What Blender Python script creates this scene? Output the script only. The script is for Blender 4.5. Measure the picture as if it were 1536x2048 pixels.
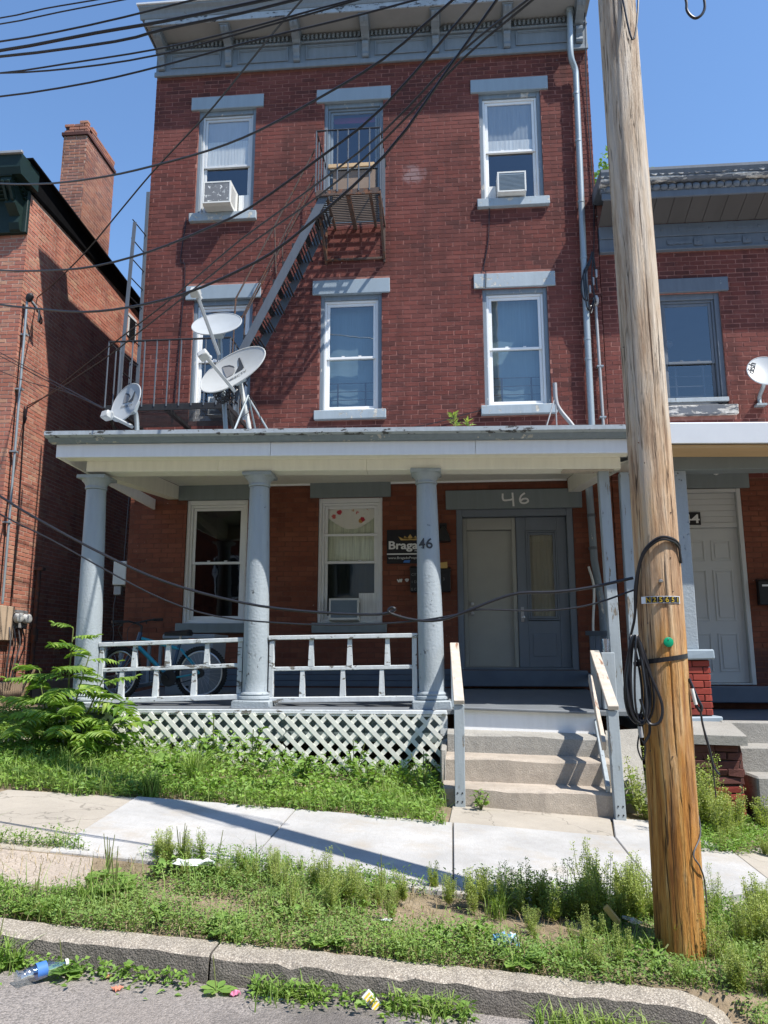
import bpy, bmesh, math, random
import numpy as np
from mathutils import Vector, Matrix
R = math.radians
rnd = random.Random(46)
npr = np.random.default_rng(46)
for o in list(bpy.data.objects): bpy.data.objects.remove(o, do_unlink=True)
sc = bpy.context.scene
col = sc.collection

# ------------------------------------------------------------------ camera, sky, sun, exposure
cam_d = bpy.data.cameras.new('camera')
cam_d.sensor_fit = 'VERTICAL'; cam_d.sensor_height = 36.0; cam_d.lens = 36.0*1539/2048
cam_d.clip_start = 0.05; cam_d.clip_end = 600
cam = bpy.data.objects.new('camera', cam_d); col.objects.link(cam)
cam.location = (0, -10.6, 1.31); cam.rotation_euler = (R(90+10.67), 0, R(5.0))
sc.camera = cam
SUN = Vector((1.0, -0.58, 1.8)).normalized()
w = bpy.data.worlds.new('World'); sc.world = w; w.use_nodes = True
wn = w.node_tree
sky = wn.nodes.new('ShaderNodeTexSky'); sky.sky_type = 'NISHITA'; sky.sun_disc = False
sky.sun_elevation = math.asin(SUN.z); sky.sun_rotation = math.atan2(SUN.x, SUN.y)
sky.air_density = 1.3; sky.dust_density = 0.1; sky.ozone_density = 8.0; sky.altitude = 50
bg = wn.nodes['Background']; bg.inputs[1].default_value = 0.14
wn.links.new(sky.outputs[0], bg.inputs[0])
sl = bpy.data.lights.new('sun', 'SUN'); sl.energy = 5.0; sl.angle = R(0.53); sl.color = (1.0, 0.95, 0.88)
so = bpy.data.objects.new('sun', sl); col.objects.link(so)
so.rotation_euler = (-SUN).to_track_quat('-Z', 'Y').to_euler(); so.location = (12, -16, 20)
sc.view_settings.view_transform = 'Standard'; sc.view_settings.look = 'None'
sc.view_settings.exposure = 0.62; sc.view_settings.gamma = 1.0; sc.view_settings.use_curve_mapping = False
sc.render.engine = 'CYCLES'
sc.cycles.use_denoising = True
sc.cycles.max_bounces = 7; sc.cycles.diffuse_bounces = 4; sc.cycles.glossy_bounces = 3
sc.cycles.transparent_max_bounces = 10; sc.cycles.transmission_bounces = 4
sc.cycles.caustics_reflective = False; sc.cycles.caustics_refractive = False

# ------------------------------------------------------------------ materials
class NT:
    def __init__(s, name):
        s.m = bpy.data.materials.new(name); s.m.use_nodes = True
        s.t = s.m.node_tree; s.p = s.t.nodes['Principled BSDF']; s.out = s.t.nodes['Material Output']
        s._g = None
    def n(s, typ, **kw):
        x = s.t.nodes.new(typ)
        for k, v in kw.items():
            if k.startswith('i_'):
                key = k[2:]; key = int(key) if key.isdigit() else key
                x.inputs[key].default_value = v
            else: setattr(x, k, v)
        return x
    def l(s, a, b): s.t.links.new(a, b)
    @property
    def geo(s):
        if s._g is None: s._g = s.n('ShaderNodeNewGeometry')
        return s._g
    def pos(s, sx=1, sy=1, sz=1):
        m = s.n('ShaderNodeVectorMath', operation='MULTIPLY'); s.l(s.geo.outputs['Position'], m.inputs[0])
        m.inputs[1].default_value = (sx, sy, sz); return m.outputs[0]
    def noise(s, scale, detail=4, rough=.6, vec=None):
        x = s.n('ShaderNodeTexNoise'); x.inputs['Scale'].default_value = scale
        x.inputs['Detail'].default_value = detail; x.inputs['Roughness'].default_value = rough
        s.l(vec if vec is not None else s.geo.outputs['Position'], x.inputs['Vector']); return x.outputs['Fac']
    def ramp(s, fac, stops):
        x = s.n('ShaderNodeValToRGB'); e = x.color_ramp.elements
        while len(e) < len(stops): e.new(0.5)
        for i, (p, c) in enumerate(stops):
            e[i].position = p; e[i].color = (c[0], c[1], c[2], 1) if hasattr(c, '__len__') else (c, c, c, 1)
        s.l(fac, x.inputs[0]); return x.outputs[0]
    def mix(s, fac, a, b, blend='MIX'):
        x = s.n('ShaderNodeMix', data_type='RGBA', blend_type=blend)
        for v, i in ((fac, 0), (a, 6), (b, 7)):
            if isinstance(v, (int, float)): x.inputs[i].default_value = v
            elif isinstance(v, (tuple, list)): x.inputs[i].default_value = (*v[:3], 1)
            else: s.l(v, x.inputs[i])
        return x.outputs[2]
    def math(s, op, a, b=None):
        x = s.n('ShaderNodeMath', operation=op)
        for i, v in ((0, a), (1, b)):
            if v is None: continue
            if isinstance(v, (int, float)): x.inputs[i].default_value = v
            else: s.l(v, x.inputs[i])
        return x.outputs[0]
    def rand(s):
        oi = s.n('ShaderNodeObjectInfo')
        return s.math('FRACT', s.math('ADD', s.geo.outputs['Random Per Island'], oi.outputs['Random']))
    def bump(s, h, strength=.3, dist=.01):
        b = s.n('ShaderNodeBump'); b.inputs['Strength'].default_value = strength; b.inputs['Distance'].default_value = dist
        s.l(h, b.inputs['Height']); s.l(b.outputs[0], s.p.inputs['Normal'])
    def done(s, colr, rough=.7, spec=.3, metal=0):
        if isinstance(colr, (tuple, list)): s.p.inputs['Base Color'].default_value = (*colr[:3], 1)
        else: s.l(colr, s.p.inputs['Base Color'])
        if isinstance(rough, (int, float)): s.p.inputs['Roughness'].default_value = rough
        else: s.l(rough, s.p.inputs['Roughness'])
        s.p.inputs['Specular IOR Level'].default_value = spec; s.p.inputs['Metallic'].default_value = metal
        return s.m
def sc3(c, k): return tuple(min(1, max(0, v*k)) for v in c)
def plain(name, c, rough=.6, var=.12, scale=7, bump=.15, bscale=70, spec=.3, metal=0, st=(1, 1, 1)):
    t = NT(name); f = t.noise(scale, 5, .6, t.pos(*st)); f2 = t.noise(scale*9, 3)
    c1 = t.ramp(f, [(.25, sc3(c, 1-var)), (.75, sc3(c, 1+var))])
    c2 = t.mix(t.math('MULTIPLY', f2, .25), c1, sc3(c, 1-2*var))
    if bump: t.bump(t.noise(bscale, 3), bump, .004)
    return t.done(c2, rough, spec, metal)
def peeling(name, c, under, thr=.62, scale=9, st=(1, 1, .5), rough=.55, var=.1, bump=.5, soft=.02, bd=.004):
    """paint over another surface, flaked off in patches, with streaks of dirt"""
    t = NT(name); v = t.pos(*st)
    f = t.noise(scale, 8, .68, v); big = t.noise(1.3, 3)
    mask = t.ramp(t.math('ADD', f, t.math('MULTIPLY', t.math('SUBTRACT', big, .5), .35)), [(thr, 0), (thr+soft, 1)])
    streak = t.noise(5, 4, .6, t.pos(3, 3, .4))
    c1 = t.ramp(streak, [(.3, sc3(c, 1-var)), (.7, sc3(c, 1+var))])
    spk = t.ramp(t.noise(46, 4, .7), [(.68, 0), (.75, .4)])
    c1 = t.mix(spk, c1, sc3(c, .55))
    un = t.ramp(t.noise(22, 4), [(.3, sc3(under, .6)), (.7, sc3(under, 1.25))])
    cc = t.mix(mask, c1, un)
    hgt = t.math('SUBTRACT', t.math('MULTIPLY', t.noise(40, 5), .5), t.math('MULTIPLY', mask, .9))
    t.bump(hgt, bump, bd)
    return t.done(cc, rough, .35)
def brickm(name, cols, mott=.35, speck=None, bump=.5, dirt=(.02, .012, .01), dirt_amt=.35, spot=None):
    t = NT(name); r = t.rand()
    n = len(cols); c1 = t.ramp(r, [(i/(n-1), c) for i, c in enumerate(cols)])
    f = t.noise(26, 6, .65); c2 = t.mix(t.math('MULTIPLY', f, mott), c1, sc3(cols[0], .45))
    big = t.ramp(t.noise(1.1, 5, .65), [(.45, 0), (.75, dirt_amt)]); c3 = t.mix(big, c2, dirt)
    stk = t.ramp(t.noise(3.2, 4, .6, t.pos(1.6, 1.6, .16)), [(.50, 0), (.68, dirt_amt*.8)]); c3 = t.mix(stk, c3, dirt)
    fade = t.ramp(t.noise(.9, 4, .55), [(.50, 0), (.70, .30)]); c3 = t.mix(fade, c3, tuple(min(1, 1.35*v+.02) for v in cols[1]))
    if spot:   # efflorescence left on the wall
        dv = t.n('ShaderNodeVectorMath', operation='DISTANCE'); t.l(t.geo.outputs['Position'], dv.inputs[0]); dv.inputs[1].default_value = spot[0]
        m_ = t.ramp(t.math('ADD', dv.outputs['Value'], t.math('MULTIPLY', t.noise(9, 4), .3)), [(spot[1], .42), (spot[1]+.10, 0)]); c3 = t.mix(m_, c3, spot[2])
    if speck:
        s_ = t.ramp(t.noise(38, 3, .5), [(.70, 0), (.73, 1)]); s2 = t.ramp(t.noise(2.2, 3), [(.5, 0), (.62, .8)])
        c3 = t.mix(t.math('MULTIPLY', s_, s2), c3, speck)
    t.bump(t.noise(90, 5, .7), bump, .004)
    return t.done(c3, .85, .2)
MAT = {}
MAT['brick_paint'] = brickm('painted_brick', [(.158, .046, .037), (.196, .060, .047), (.128, .041, .034), (.205, .070, .056), (.165, .051, .041), (.100, .037, .032), (.175, .055, .044)], .40, (.42, .33, .30), .6, (.03, .016, .015), .5, ((-.48, 0, 8.55), .24, (.36, .29, .29)))
MAT['mortar_paint'] = plain('painted_mortar', (.32, .145, .115), .9, .35, 14, .5, 60)
MAT['brick_porch'] = brickm('porch_brick', [(.19, .062, .036), (.225, .074, .043), (.155, .050, .031), (.25, .09, .053), (.17, .058, .036)], .35, (.5, .4, .35), .4)
MAT['mortar_porch'] = plain('porch_mortar', (.15, .062, .04), .9, .3, 14, .4, 60)
MAT['brick_old'] = brickm('weathered_brick', [(.41, .155, .105), (.48, .195, .13), (.36, .13, .092), (.52, .245, .165), (.44, .165, .115), (.36, .155, .12), (.54, .31, .20)], .35, (.55, .42, .33), .7)
MAT['mortar_old'] = plain('old_mortar', (.46, .33, .26), .95, .4, 12, .7, 60)
MAT['brick_chim'] = brickm('chimney_brick', [(.36, .15, .10), (.44, .20, .13), (.28, .13, .10), (.48, .25, .16), (.33, .16, .12), (.22, .13, .11)], .4, None, .7)
MAT['brick_pier'] = brickm('red_pier_brick', [(.30, .055, .040), (.34, .068, .048), (.26, .050, .038), (.32, .062, .045)], .25, None, .4)
MAT['brick_dark'] = brickm('sooty_brick', [(.10, .045, .038), (.14, .055, .045), (.08, .04, .035)], .4, None, .9)
MAT['mortar_dark'] = plain('dark_mortar', (.07, .045, .04), .95, .3, 12, .4)
MAT['lintel'] = peeling('grey_blue_stone_paint', (.27, .33, .375), (.62, .60, .55), .73, 12, (1, 1, 1), .5, .05, .3)
MAT['lintel_old'] = peeling('flaking_lintel_paint', (.32, .375, .41), (.55, .52, .45), .60, 10, (1, 1, 1), .6, .08, .9)
MAT['lintel_dull'] = peeling('dull_grey_paint', (.19, .22, .225), (.35, .34, .31), .76, 12, (1, 1, 1), .5, .06, .3)
MAT['trim'] = peeling('blue_grey_wood_paint', (.19, .23, .265), (.50, .48, .44), .63, 14, (1, 1, .35), .5, .1, .6)
MAT['column'] = peeling('column_paint', (.315, .355, .38), (.14, .155, .16), .665, 22, (1, 1, .75), .5, .07, 1.0, .02, .012)
MAT['cornice'] = peeling('cornice_paint', (.185, .215, .24), (.16, .16, .16), .70, 10, (1, 1, 1), .55, .09, .5)
MAT['fascia_worn'] = peeling('worn_fascia_paint', (.34, .385, .42), (.075, .075, .075), .575, 16, (.5, 1, 1.2), .55, .1, .9)
MAT['soffit'] = plain('soffit_paint', (.27, .27, .26), .7, .12, 2, .2)
MAT['cream'] = peeling('cream_white_paint', (.82, .80, .70), (.42, .39, .33), .76, 5, (.5, 1, 1), .55, .05, .2)
MAT['white'] = peeling('white_paint', (.82, .825, .82), (.5, .47, .42), .76, 6, (.5, 1, 1), .45, .04, .2)
MAT['vinyl'] = plain('white_vinyl', (.78, .785, .775), .4, .04, 6, .05)
MAT['vinyl_shade'] = plain('grey_white_vinyl', (.55, .57, .58), .45, .06, 6, .05)
MAT['door_cream'] = plain('cream_door_paint', (.345, .345, .31), .5, .07, 3, .05)
MAT['door_grey'] = plain('slate_door_paint', (.165, .19, .22), .45, .1, 5, .12, 60, .35, 0, (1, 1, .3))
MAT['door_white'] = plain('white_door_paint', (.50, .51, .50), .5, .05, 3, .04)
MAT['floor_paint'] = plain('grey_porch_floor_paint', (.17, .185, .20), .5, .18, 3, .2, 50, .3, 0, (1, .3, 1))
MAT['siding'] = plain('dark_blue_board_paint', (.115, .14, .175), .5, .12, 5, .1)
MAT['board_green'] = plain('grey_green_board_paint', (.20, .25, .245), .6, .12, 6, .2)
MAT['lattice'] = plain('white_lattice_paint', (.78, .78, .70), .6, .1, 5, .2)
MAT['rail_wood'] = peeling('weathered_rail_paint', (.52, .55, .56), (.17, .16, .14), .60, 18, (.4, 1, 1), .7, .12, 1.0)
MAT['post_wood'] = peeling('weathered_post_paint', (.32, .36, .38), (.22, .19, .15), .60, 20, (1, 1, .15), .7, .1, .9)
MAT['bare_wood'] = peeling('bare_worn_wood', (.49, .43, .36), (.30, .17, .11), .62, 12, (1.6, .25, .25), .75, .15, .6)
MAT['rust'] = peeling('rusty_iron', (.085, .06, .05), (.17, .075, .04), .55, 16, (1, 1, 1), .8, .2, .6)
MAT['iron_grey'] = peeling('grey_painted_iron', (.095, .11, .13), (.12, .065, .04), .70, 18, (1, 1, 1), .5, .1, .4)
MAT['iron_black'] = plain('black_iron', (.025, .025, .027), .55, .3, 10, .2)
MAT['galv'] = plain('weathered_zinc', (.30, .345, .365), .45, .14, 6, .1, 70, .5, .35, (1, 1, .4))
MAT['pipe_grey'] = plain('grey_conduit', (.34, .34, .34), .5, .15, 6, .1, 70, .5, .3)
MAT['dish'] = plain('dish_grey_enamel', (.37, .395, .405), .4, .06, 6, .05, 60, .4)
MAT['dish_white'] = plain('pale_dish_enamel', (.47, .48, .465), .4, .06, 9, .05, 60, .4)
MAT['print_dark'] = plain('dark_grey_print', (.045, .05, .058), .6, .05, 5, 0)
MAT['print_white'] = plain('white_print', (.72, .72, .70), .6, .03, 5, 0)
MAT['print_gold'] = plain('gold_print', (.55, .36, .12), .6, .05, 5, 0)
MAT['print_yellow'] = plain('yellow_print', (.75, .55, .06), .6, .05, 5, 0)
MAT['print_blue'] = plain('blue_print', (.06, .18, .5), .6, .05, 5, 0)
MAT['print_grey'] = plain('grey_print', (.22, .22, .22), .6, .05, 5, 0)
MAT['spray'] = plain('white_spray_paint', (.74, .74, .72), .7, .05, 20, 0)
MAT['black'] = plain('black_plastic', (.018, .018, .02), .45, .2, 8, .05)
MAT['rubber'] = plain('black_cable_rubber', (.014, .014, .017), .38, .25, 5, .05, 60, .5)
MAT['cable_grey'] = plain('grey_cable', (.09, .09, .095), .4, .2, 5, .05, 60, .5)
MAT['ac_white'] = plain('window_unit_enamel', (.66, .66, .62), .5, .08, 9, .1)
MAT['ac_grille'] = peeling('window_unit_coil', (.17, .175, .18), (.66, .66, .62), .60, 22, (1, 1, 1), .6, .1, .3)
MAT['ac_blue'] = plain('blue_grey_louvre', (.18, .23, .27), .5, .08, 9, .1)
MAT['interior'] = plain('dim_room_paint', (.16, .14, .125), .9, .1, 2, 0)
MAT['cardboard'] = plain('cardboard', (.25, .185, .14), .85, .1, 5, .1)
MAT['wood_raw'] = plain('raw_pine', (.58, .40, .22), .7, .15, 6, .1, 60, .3, 0, (.2, 1, 1))
MAT['green_dark'] = plain('dark_green_cornice_paint', (.010, .026, .023), .55, .25, 8, .4)
MAT['tar'] = plain('black_tarred_eave', (.008, .008, .009), .95, .3, 6, .1, 60, .05)
MAT['roofing'] = plain('dark_roofing', (.035, .035, .038), .8, .2, 6, .3)
MAT['slate_paint'] = peeling('slate_wood_paint', (.115, .135, .16), (.40, .39, .37), .70, 12, (1, 1, 1), .55, .1, .5)
MAT['slate_peel'] = peeling('badly_peeling_slate_paint', (.115, .125, .14), (.52, .50, .46), .52, 11, (.35, 1, 1.6), .6, .1, 1.0)
MAT['brown_board'] = plain('grey_brown_soffit_board', (.075, .07, .067), .7, .14, 4, .2, 60, .3, 0, (1, .2, 1))
MAT['steel_white'] = plain('white_sheet_metal', (.70, .73, .76), .35, .05, 3, .05)
MAT['tan'] = plain('tan_foundation_render', (.50, .38, .27), .9, .14, 5, .4)
MAT['teal'] = plain('teal_bicycle_enamel', (.02, .27, .36), .3, .08, 9, 0, 60, .5)
MAT['navy'] = plain('navy_bicycle_enamel', (.02, .06, .12), .3, .08, 9, 0, 60, .5)
MAT['tyre'] = plain('tyre_rubber', (.02, .02, .02), .85, .2, 9, .2)
MAT['chrome'] = plain('dull_alloy', (.5, .5, .5), .35, .1, 9, 0, 60, .5, .8)
MAT['bin'] = plain('grey_bin_plastic', (.25, .27, .29), .5, .06, 5, .05)
MAT['green_tag'] = plain('green_tag_plastic', (.0, .30, .14), .45, .05, 5, 0)
MAT['pink'] = plain('pink_paper', (.62, .22, .34), .6, .1, 30, .2)
MAT['orange_litter'] = plain('orange_plastic', (.55, .22, .14), .6, .1, 30, .2)
MAT['litter_white'] = plain('white_scrap', (.72, .73, .74), .5, .08, 12, .3)
MAT['foil'] = plain('silver_foil', (.62, .63, .66), .25, .2, 40, .5, 50, .5, .8)
MAT['blue_wrap'] = peeling('blue_printed_film', (.10, .28, .52), (.66, .70, .72), .47, 30, (1, 1, 1), .3, .1, .4)
MAT['magenta'] = plain('magenta_blind', (.22, .01, .07), .8, .1, 4, 0)
def curtain_m(name, c, var=.1):
    t = NT(name); wv = t.noise(18, 3, .6, t.pos(3, 1, .12)); cc = t.ramp(wv, [(.3, sc3(c, 1-var)), (.7, sc3(c, 1+var))])
    return t.done(cc, .9, .1)
MAT['sheer'] = curtain_m('white_sheer_cloth', (.74, .75, .73), .15)
MAT['curtain_green'] = curtain_m('pale_green_curtain', (.64, .68, .52), .2)
MAT['shade'] = curtain_m('grey_window_shade', (.34, .37, .39), .1)
MAT['teal_cloth'] = curtain_m('dusty_teal_curtain', (.17, .25, .285), .08)
MAT['blind'] = curtain_m('pale_roller_blind', (.50, .53, .56), .08)
MAT['beige_cloth'] = curtain_m('beige_door_curtain', (.27, .26, .20), .12)
def floral():
    t = NT('floral_cloth')
    v = t.n('ShaderNodeTexVoronoi', feature='F1'); v.inputs['Scale'].default_value = 8.5; t.l(t.pos(1, 0, 1), v.inputs['Vector'])
    sp = t.noise(34, 3, .6)
    d = t.math('ADD', v.outputs['Distance'], t.math('MULTIPLY', t.math('SUBTRACT', sp, .5), .5))
    flower = t.ramp(d, [(.28, 1), (.36, 0)])
    fc = t.ramp(v.outputs['Color'], [(.2, (.55, .03, .06)), (.5, (.65, .16, .12)), (.7, (.55, .36, .05)), (.9, (.05, .06, .02))])
    return t.done(t.mix(flower, (.82, .80, .72), fc), .9, .1)
MAT['floral'] = floral()
def glass(name, tint, gl=.16):
    t = NT(name); nt = t.t
    tr = t.n('ShaderNodeBsdfTransparent'); tr.inputs[0].default_value = (*tint, 1)
    g = t.n('ShaderNodeBsdfGlossy'); g.inputs['Roughness'].default_value = .015; g.inputs['Color'].default_value = (.95, .97, 1, 1)
    fr = t.n('ShaderNodeFresnel'); fr.inputs['IOR'].default_value = 1.5
    bmp = t.n('ShaderNodeBump'); bmp.inputs['Strength'].default_value = .06; bmp.inputs['Distance'].default_value = .02
    t.l(t.noise(2.2, 2), bmp.inputs['Height']); t.l(bmp.outputs[0], g.inputs['Normal'])
    f = t.math('MULTIPLY', t.math('ADD', fr.outputs[0], gl), t.math('SUBTRACT', 1.0, t.geo.outputs['Backfacing']))
    mx = t.n('ShaderNodeMixShader'); t.l(f, mx.inputs[0]); t.l(tr.outputs[0], mx.inputs[1]); t.l(g.outputs[0], mx.inputs[2])
    t.l(mx.outputs[0], t.out.inputs[0]); return t.m
MAT['glass'] = glass('window_glass', (.93, .94, .94), .09)
MAT['glass_clear'] = glass('clear_window_glass', (.98, .98, .98), .0)
MAT['glass_dim'] = glass('screened_window_glass', (.40, .42, .42), .03)
MAT['clear'] = glass('clear_plastic', (.80, .85, .88), .22)
def concrete(name, c, agg=.25, dirt=.3, cs=140, st=(1, 1, 1), crack=True, bump=.5, dcol=None, gum=False):
    t = NT(name); big = t.noise(1.4, 6, .65, t.pos(*st)); fine = t.noise(cs, 3, .7); mid = t.noise(9, 6, .7)
    c1 = t.ramp(big, [(.3, sc3(c, 1-dirt*.6)), (.7, sc3(c, 1+dirt*.3))])
    c2 = t.mix(t.ramp(fine, [(.35, agg), (.6, 0)]), c1, sc3(c, .45)); c2 = t.mix(t.ramp(mid, [(.5, 0), (.8, dirt)]), c2, dcol or sc3(c, .5))
    h = fine
    if crack:
        v = t.n('ShaderNodeTexVoronoi', feature='DISTANCE_TO_EDGE'); v.inputs['Scale'].default_value = 1.1
        wob = t.n('ShaderNodeVectorMath', operation='ADD'); nz = t.n('ShaderNodeTexNoise'); nz.inputs['Scale'].default_value = 5; nz.inputs['Detail'].default_value = 5
        t.l(t.geo.outputs['Position'], nz.inputs['Vector']); t.l(t.geo.outputs['Position'], wob.inputs[0])
        sv = t.n('ShaderNodeVectorMath', operation='SCALE'); sv.inputs['Scale'].default_value = .35; t.l(nz.outputs['Color'], sv.inputs[0]); t.l(sv.outputs[0], wob.inputs[1])
        t.l(wob.outputs[0], v.inputs['Vector'])
        cr = t.ramp(v.outputs['Distance'], [(.0, .7), (.008, 0)]); c2 = t.mix(cr, c2, sc3(c, .3))
    if gum:   # gum spots, rust-tan stains and broom marks
        gv = t.n('ShaderNodeTexVoronoi'); gv.inputs['Scale'].default_value = 3.4; t.l(t.geo.outputs['Position'], gv.inputs['Vector'])
        c2 = t.mix(t.ramp(gv.outputs['Distance'], [(.028, .6), (.045, 0)]), c2, sc3(c, .3))
        c2 = t.mix(t.ramp(t.noise(2.3, 6, .7), [(.52, 0), (.72, .55)]), c2, (.36, .30, .22))
        c2 = t.mix(t.ramp(t.noise(60, 2, .5, t.pos(3, .25, 1)), [(.45, 0), (.75, .25)]), c2, sc3(c, .6))
    t.bump(t.math('ADD', fine, t.math('MULTIPLY', mid, 1.2)), bump, .006)
    return t.done(c2, .9, .2)
MAT['walk_new'] = concrete('new_white_concrete', (.46, .45, .43), .28, .42, 110, (1, 1, 1), False, .45, (.30, .27, .225), True)
MAT['walk_old'] = concrete('old_tan_concrete', (.40, .36, .30), .25, .28, 130, (1, 1, 1), True, .35)
MAT['walk_agg'] = concrete('exposed_aggregate', (.46, .39, .32), .65, .3, 90, (1, 1, 1), False, .8)
MAT['step'] = concrete('worn_step_concrete', (.46, .40, .33), .35, .6, 100, (1, 1, 1), False, .8, (.24, .20, .165))
MAT['step_grey'] = concrete('grey_step_concrete', (.36, .345, .31), .45, .35, 80, (1, 1, 1), False, .9)
def kerbm():
    t = NT('kerb_aggregate'); v = t.n('ShaderNodeTexVoronoi'); v.inputs['Scale'].default_value = 120; t.l(t.geo.outputs['Position'], v.inputs['Vector'])
    peb = t.ramp(v.outputs['Color'], [(.1, (.22, .19, .16)), (.4, (.46, .41, .33)), (.7, (.62, .56, .47)), (1, (.34, .28, .22))])
    e = t.ramp(v.outputs['Distance'], [(.25, 0), (.6, .7)]); c1 = t.mix(e, peb, (.22, .19, .155))
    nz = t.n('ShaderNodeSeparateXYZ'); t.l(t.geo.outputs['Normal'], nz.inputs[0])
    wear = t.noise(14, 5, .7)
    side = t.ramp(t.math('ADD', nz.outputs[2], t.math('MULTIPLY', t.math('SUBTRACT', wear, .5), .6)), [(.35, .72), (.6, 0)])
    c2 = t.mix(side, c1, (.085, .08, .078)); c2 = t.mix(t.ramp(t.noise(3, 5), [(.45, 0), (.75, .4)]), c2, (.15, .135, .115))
    h = t.math('SUBTRACT', t.math('MULTIPLY', t.noise(95, 5, .75), 1.6), v.outputs['Distance']); t.bump(h, .6, .010)
    return t.done(c2, .92, .2)
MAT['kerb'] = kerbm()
def roadm():
    t = NT('worn_asphalt'); v = t.n('ShaderNodeTexVoronoi'); v.inputs['Scale'].default_value = 130; t.l(t.geo.outputs['Position'], v.inputs['Vector'])
    c1 = t.ramp(v.outputs['Color'], [(.1, (.14, .128, .117)), (.5, (.245, .222, .205)), (.85, (.335, .30, .27)), (1, (.42, .385, .345))])
    c2 = t.mix(t.ramp(t.noise(2.0, 6, .65), [(.4, 0), (.7, .5)]), c1, (.23, .20, .175))
    c3 = t.mix(t.ramp(t.noise(.8, 4, .6), [(.56, 0), (.66, .6)]), c2, (.075, .068, .064))
    t.bump(t.math('SUBTRACT', t.noise(40, 4), v.outputs['Distance']), .7, .008)
    return t.done(c3, .9, .25)
MAT['road'] = roadm()
def soilm():
    t = NT('dry_soil'); c1 = t.ramp(t.noise(6, 8, .7), [(.3, (.17, .125, .085)), (.55, (.31, .24, .165)), (.8, (.44, .36, .26))])
    c2 = t.mix(t.ramp(t.noise(1.3, 4), [(.35, .45), (.6, .05)]), c1, (.10, .10, .05))
    t.bump(t.noise(30, 6, .7), .9, .02); return t.done(c2, .95, .1)
MAT['soil'] = soilm()
def leafm(name, cols, trans=.32, dead=None):
    t = NT(name); r = t.rand(); n = len(cols); c1 = t.ramp(r, [(i/(n-1), c) for i, c in enumerate(cols)])
    pt = t.noise(1.6, 4, .6); c2 = t.mix(t.ramp(pt, [(.42, 0), (.62, .75)]), c1, t.mix(.5, c1, dead or sc3(cols[-1], 1.25)))
    t.l(c2, t.p.inputs['Base Color']); t.p.inputs['Roughness'].default_value = .5; t.p.inputs['Specular IOR Level'].default_value = .25
    tl = t.n('ShaderNodeBsdfTranslucent'); t.l(t.mix(1.0, c2, (1.2, 1.25, .5), 'MULTIPLY'), tl.inputs[0])
    mx = t.n('ShaderNodeMixShader'); mx.inputs[0].default_value = trans; t.l(t.p.outputs[0], mx.inputs[1]); t.l(tl.outputs[0], mx.inputs[2]); t.l(mx.outputs[0], t.out.inputs[0])
    return t.m
MAT['grass'] = leafm('grass_blades', [(.13, .23, .04), (.19, .31, .06), (.25, .38, .08), (.15, .26, .05), (.32, .37, .13)])
MAT['weed'] = leafm('weed_leaves', [(.10, .20, .035), (.15, .27, .05), (.21, .34, .07), (.12, .23, .045), (.26, .38, .08)])
MAT['clover'] = leafm('clover_leaves', [(.13, .22, .06), (.17, .28, .075), (.22, .34, .09), (.15, .25, .065), (.26, .36, .10)], .32, (.27, .36, .11))
MAT['broad'] = leafm('broad_leaves', [(.13, .24, .05), (.19, .32, .07), (.25, .38, .09), (.16, .27, .06)])
MAT['pepper'] = leafm('pepperweed_foliage', [(.25, .34, .08), (.31, .40, .10), (.36, .43, .12), (.21, .30, .07), (.40, .42, .16)], .35)
MAT['ailanthus'] = leafm('sapling_leaflets', [(.08, .17, .035), (.14, .26, .05), (.19, .33, .07), (.25, .39, .085), (.36, .46, .12)], .40)
MAT['stem'] = plain('green_stem', (.16, .18, .06), .7, .2, 9, .1)
MAT['bark'] = plain('grey_bark', (.12, .10, .08), .9, .2, 9, .4)
MAT['dead'] = leafm('dry_stalks', [(.34, .27, .15), (.42, .34, .20), (.28, .22, .12)], .2)
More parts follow.
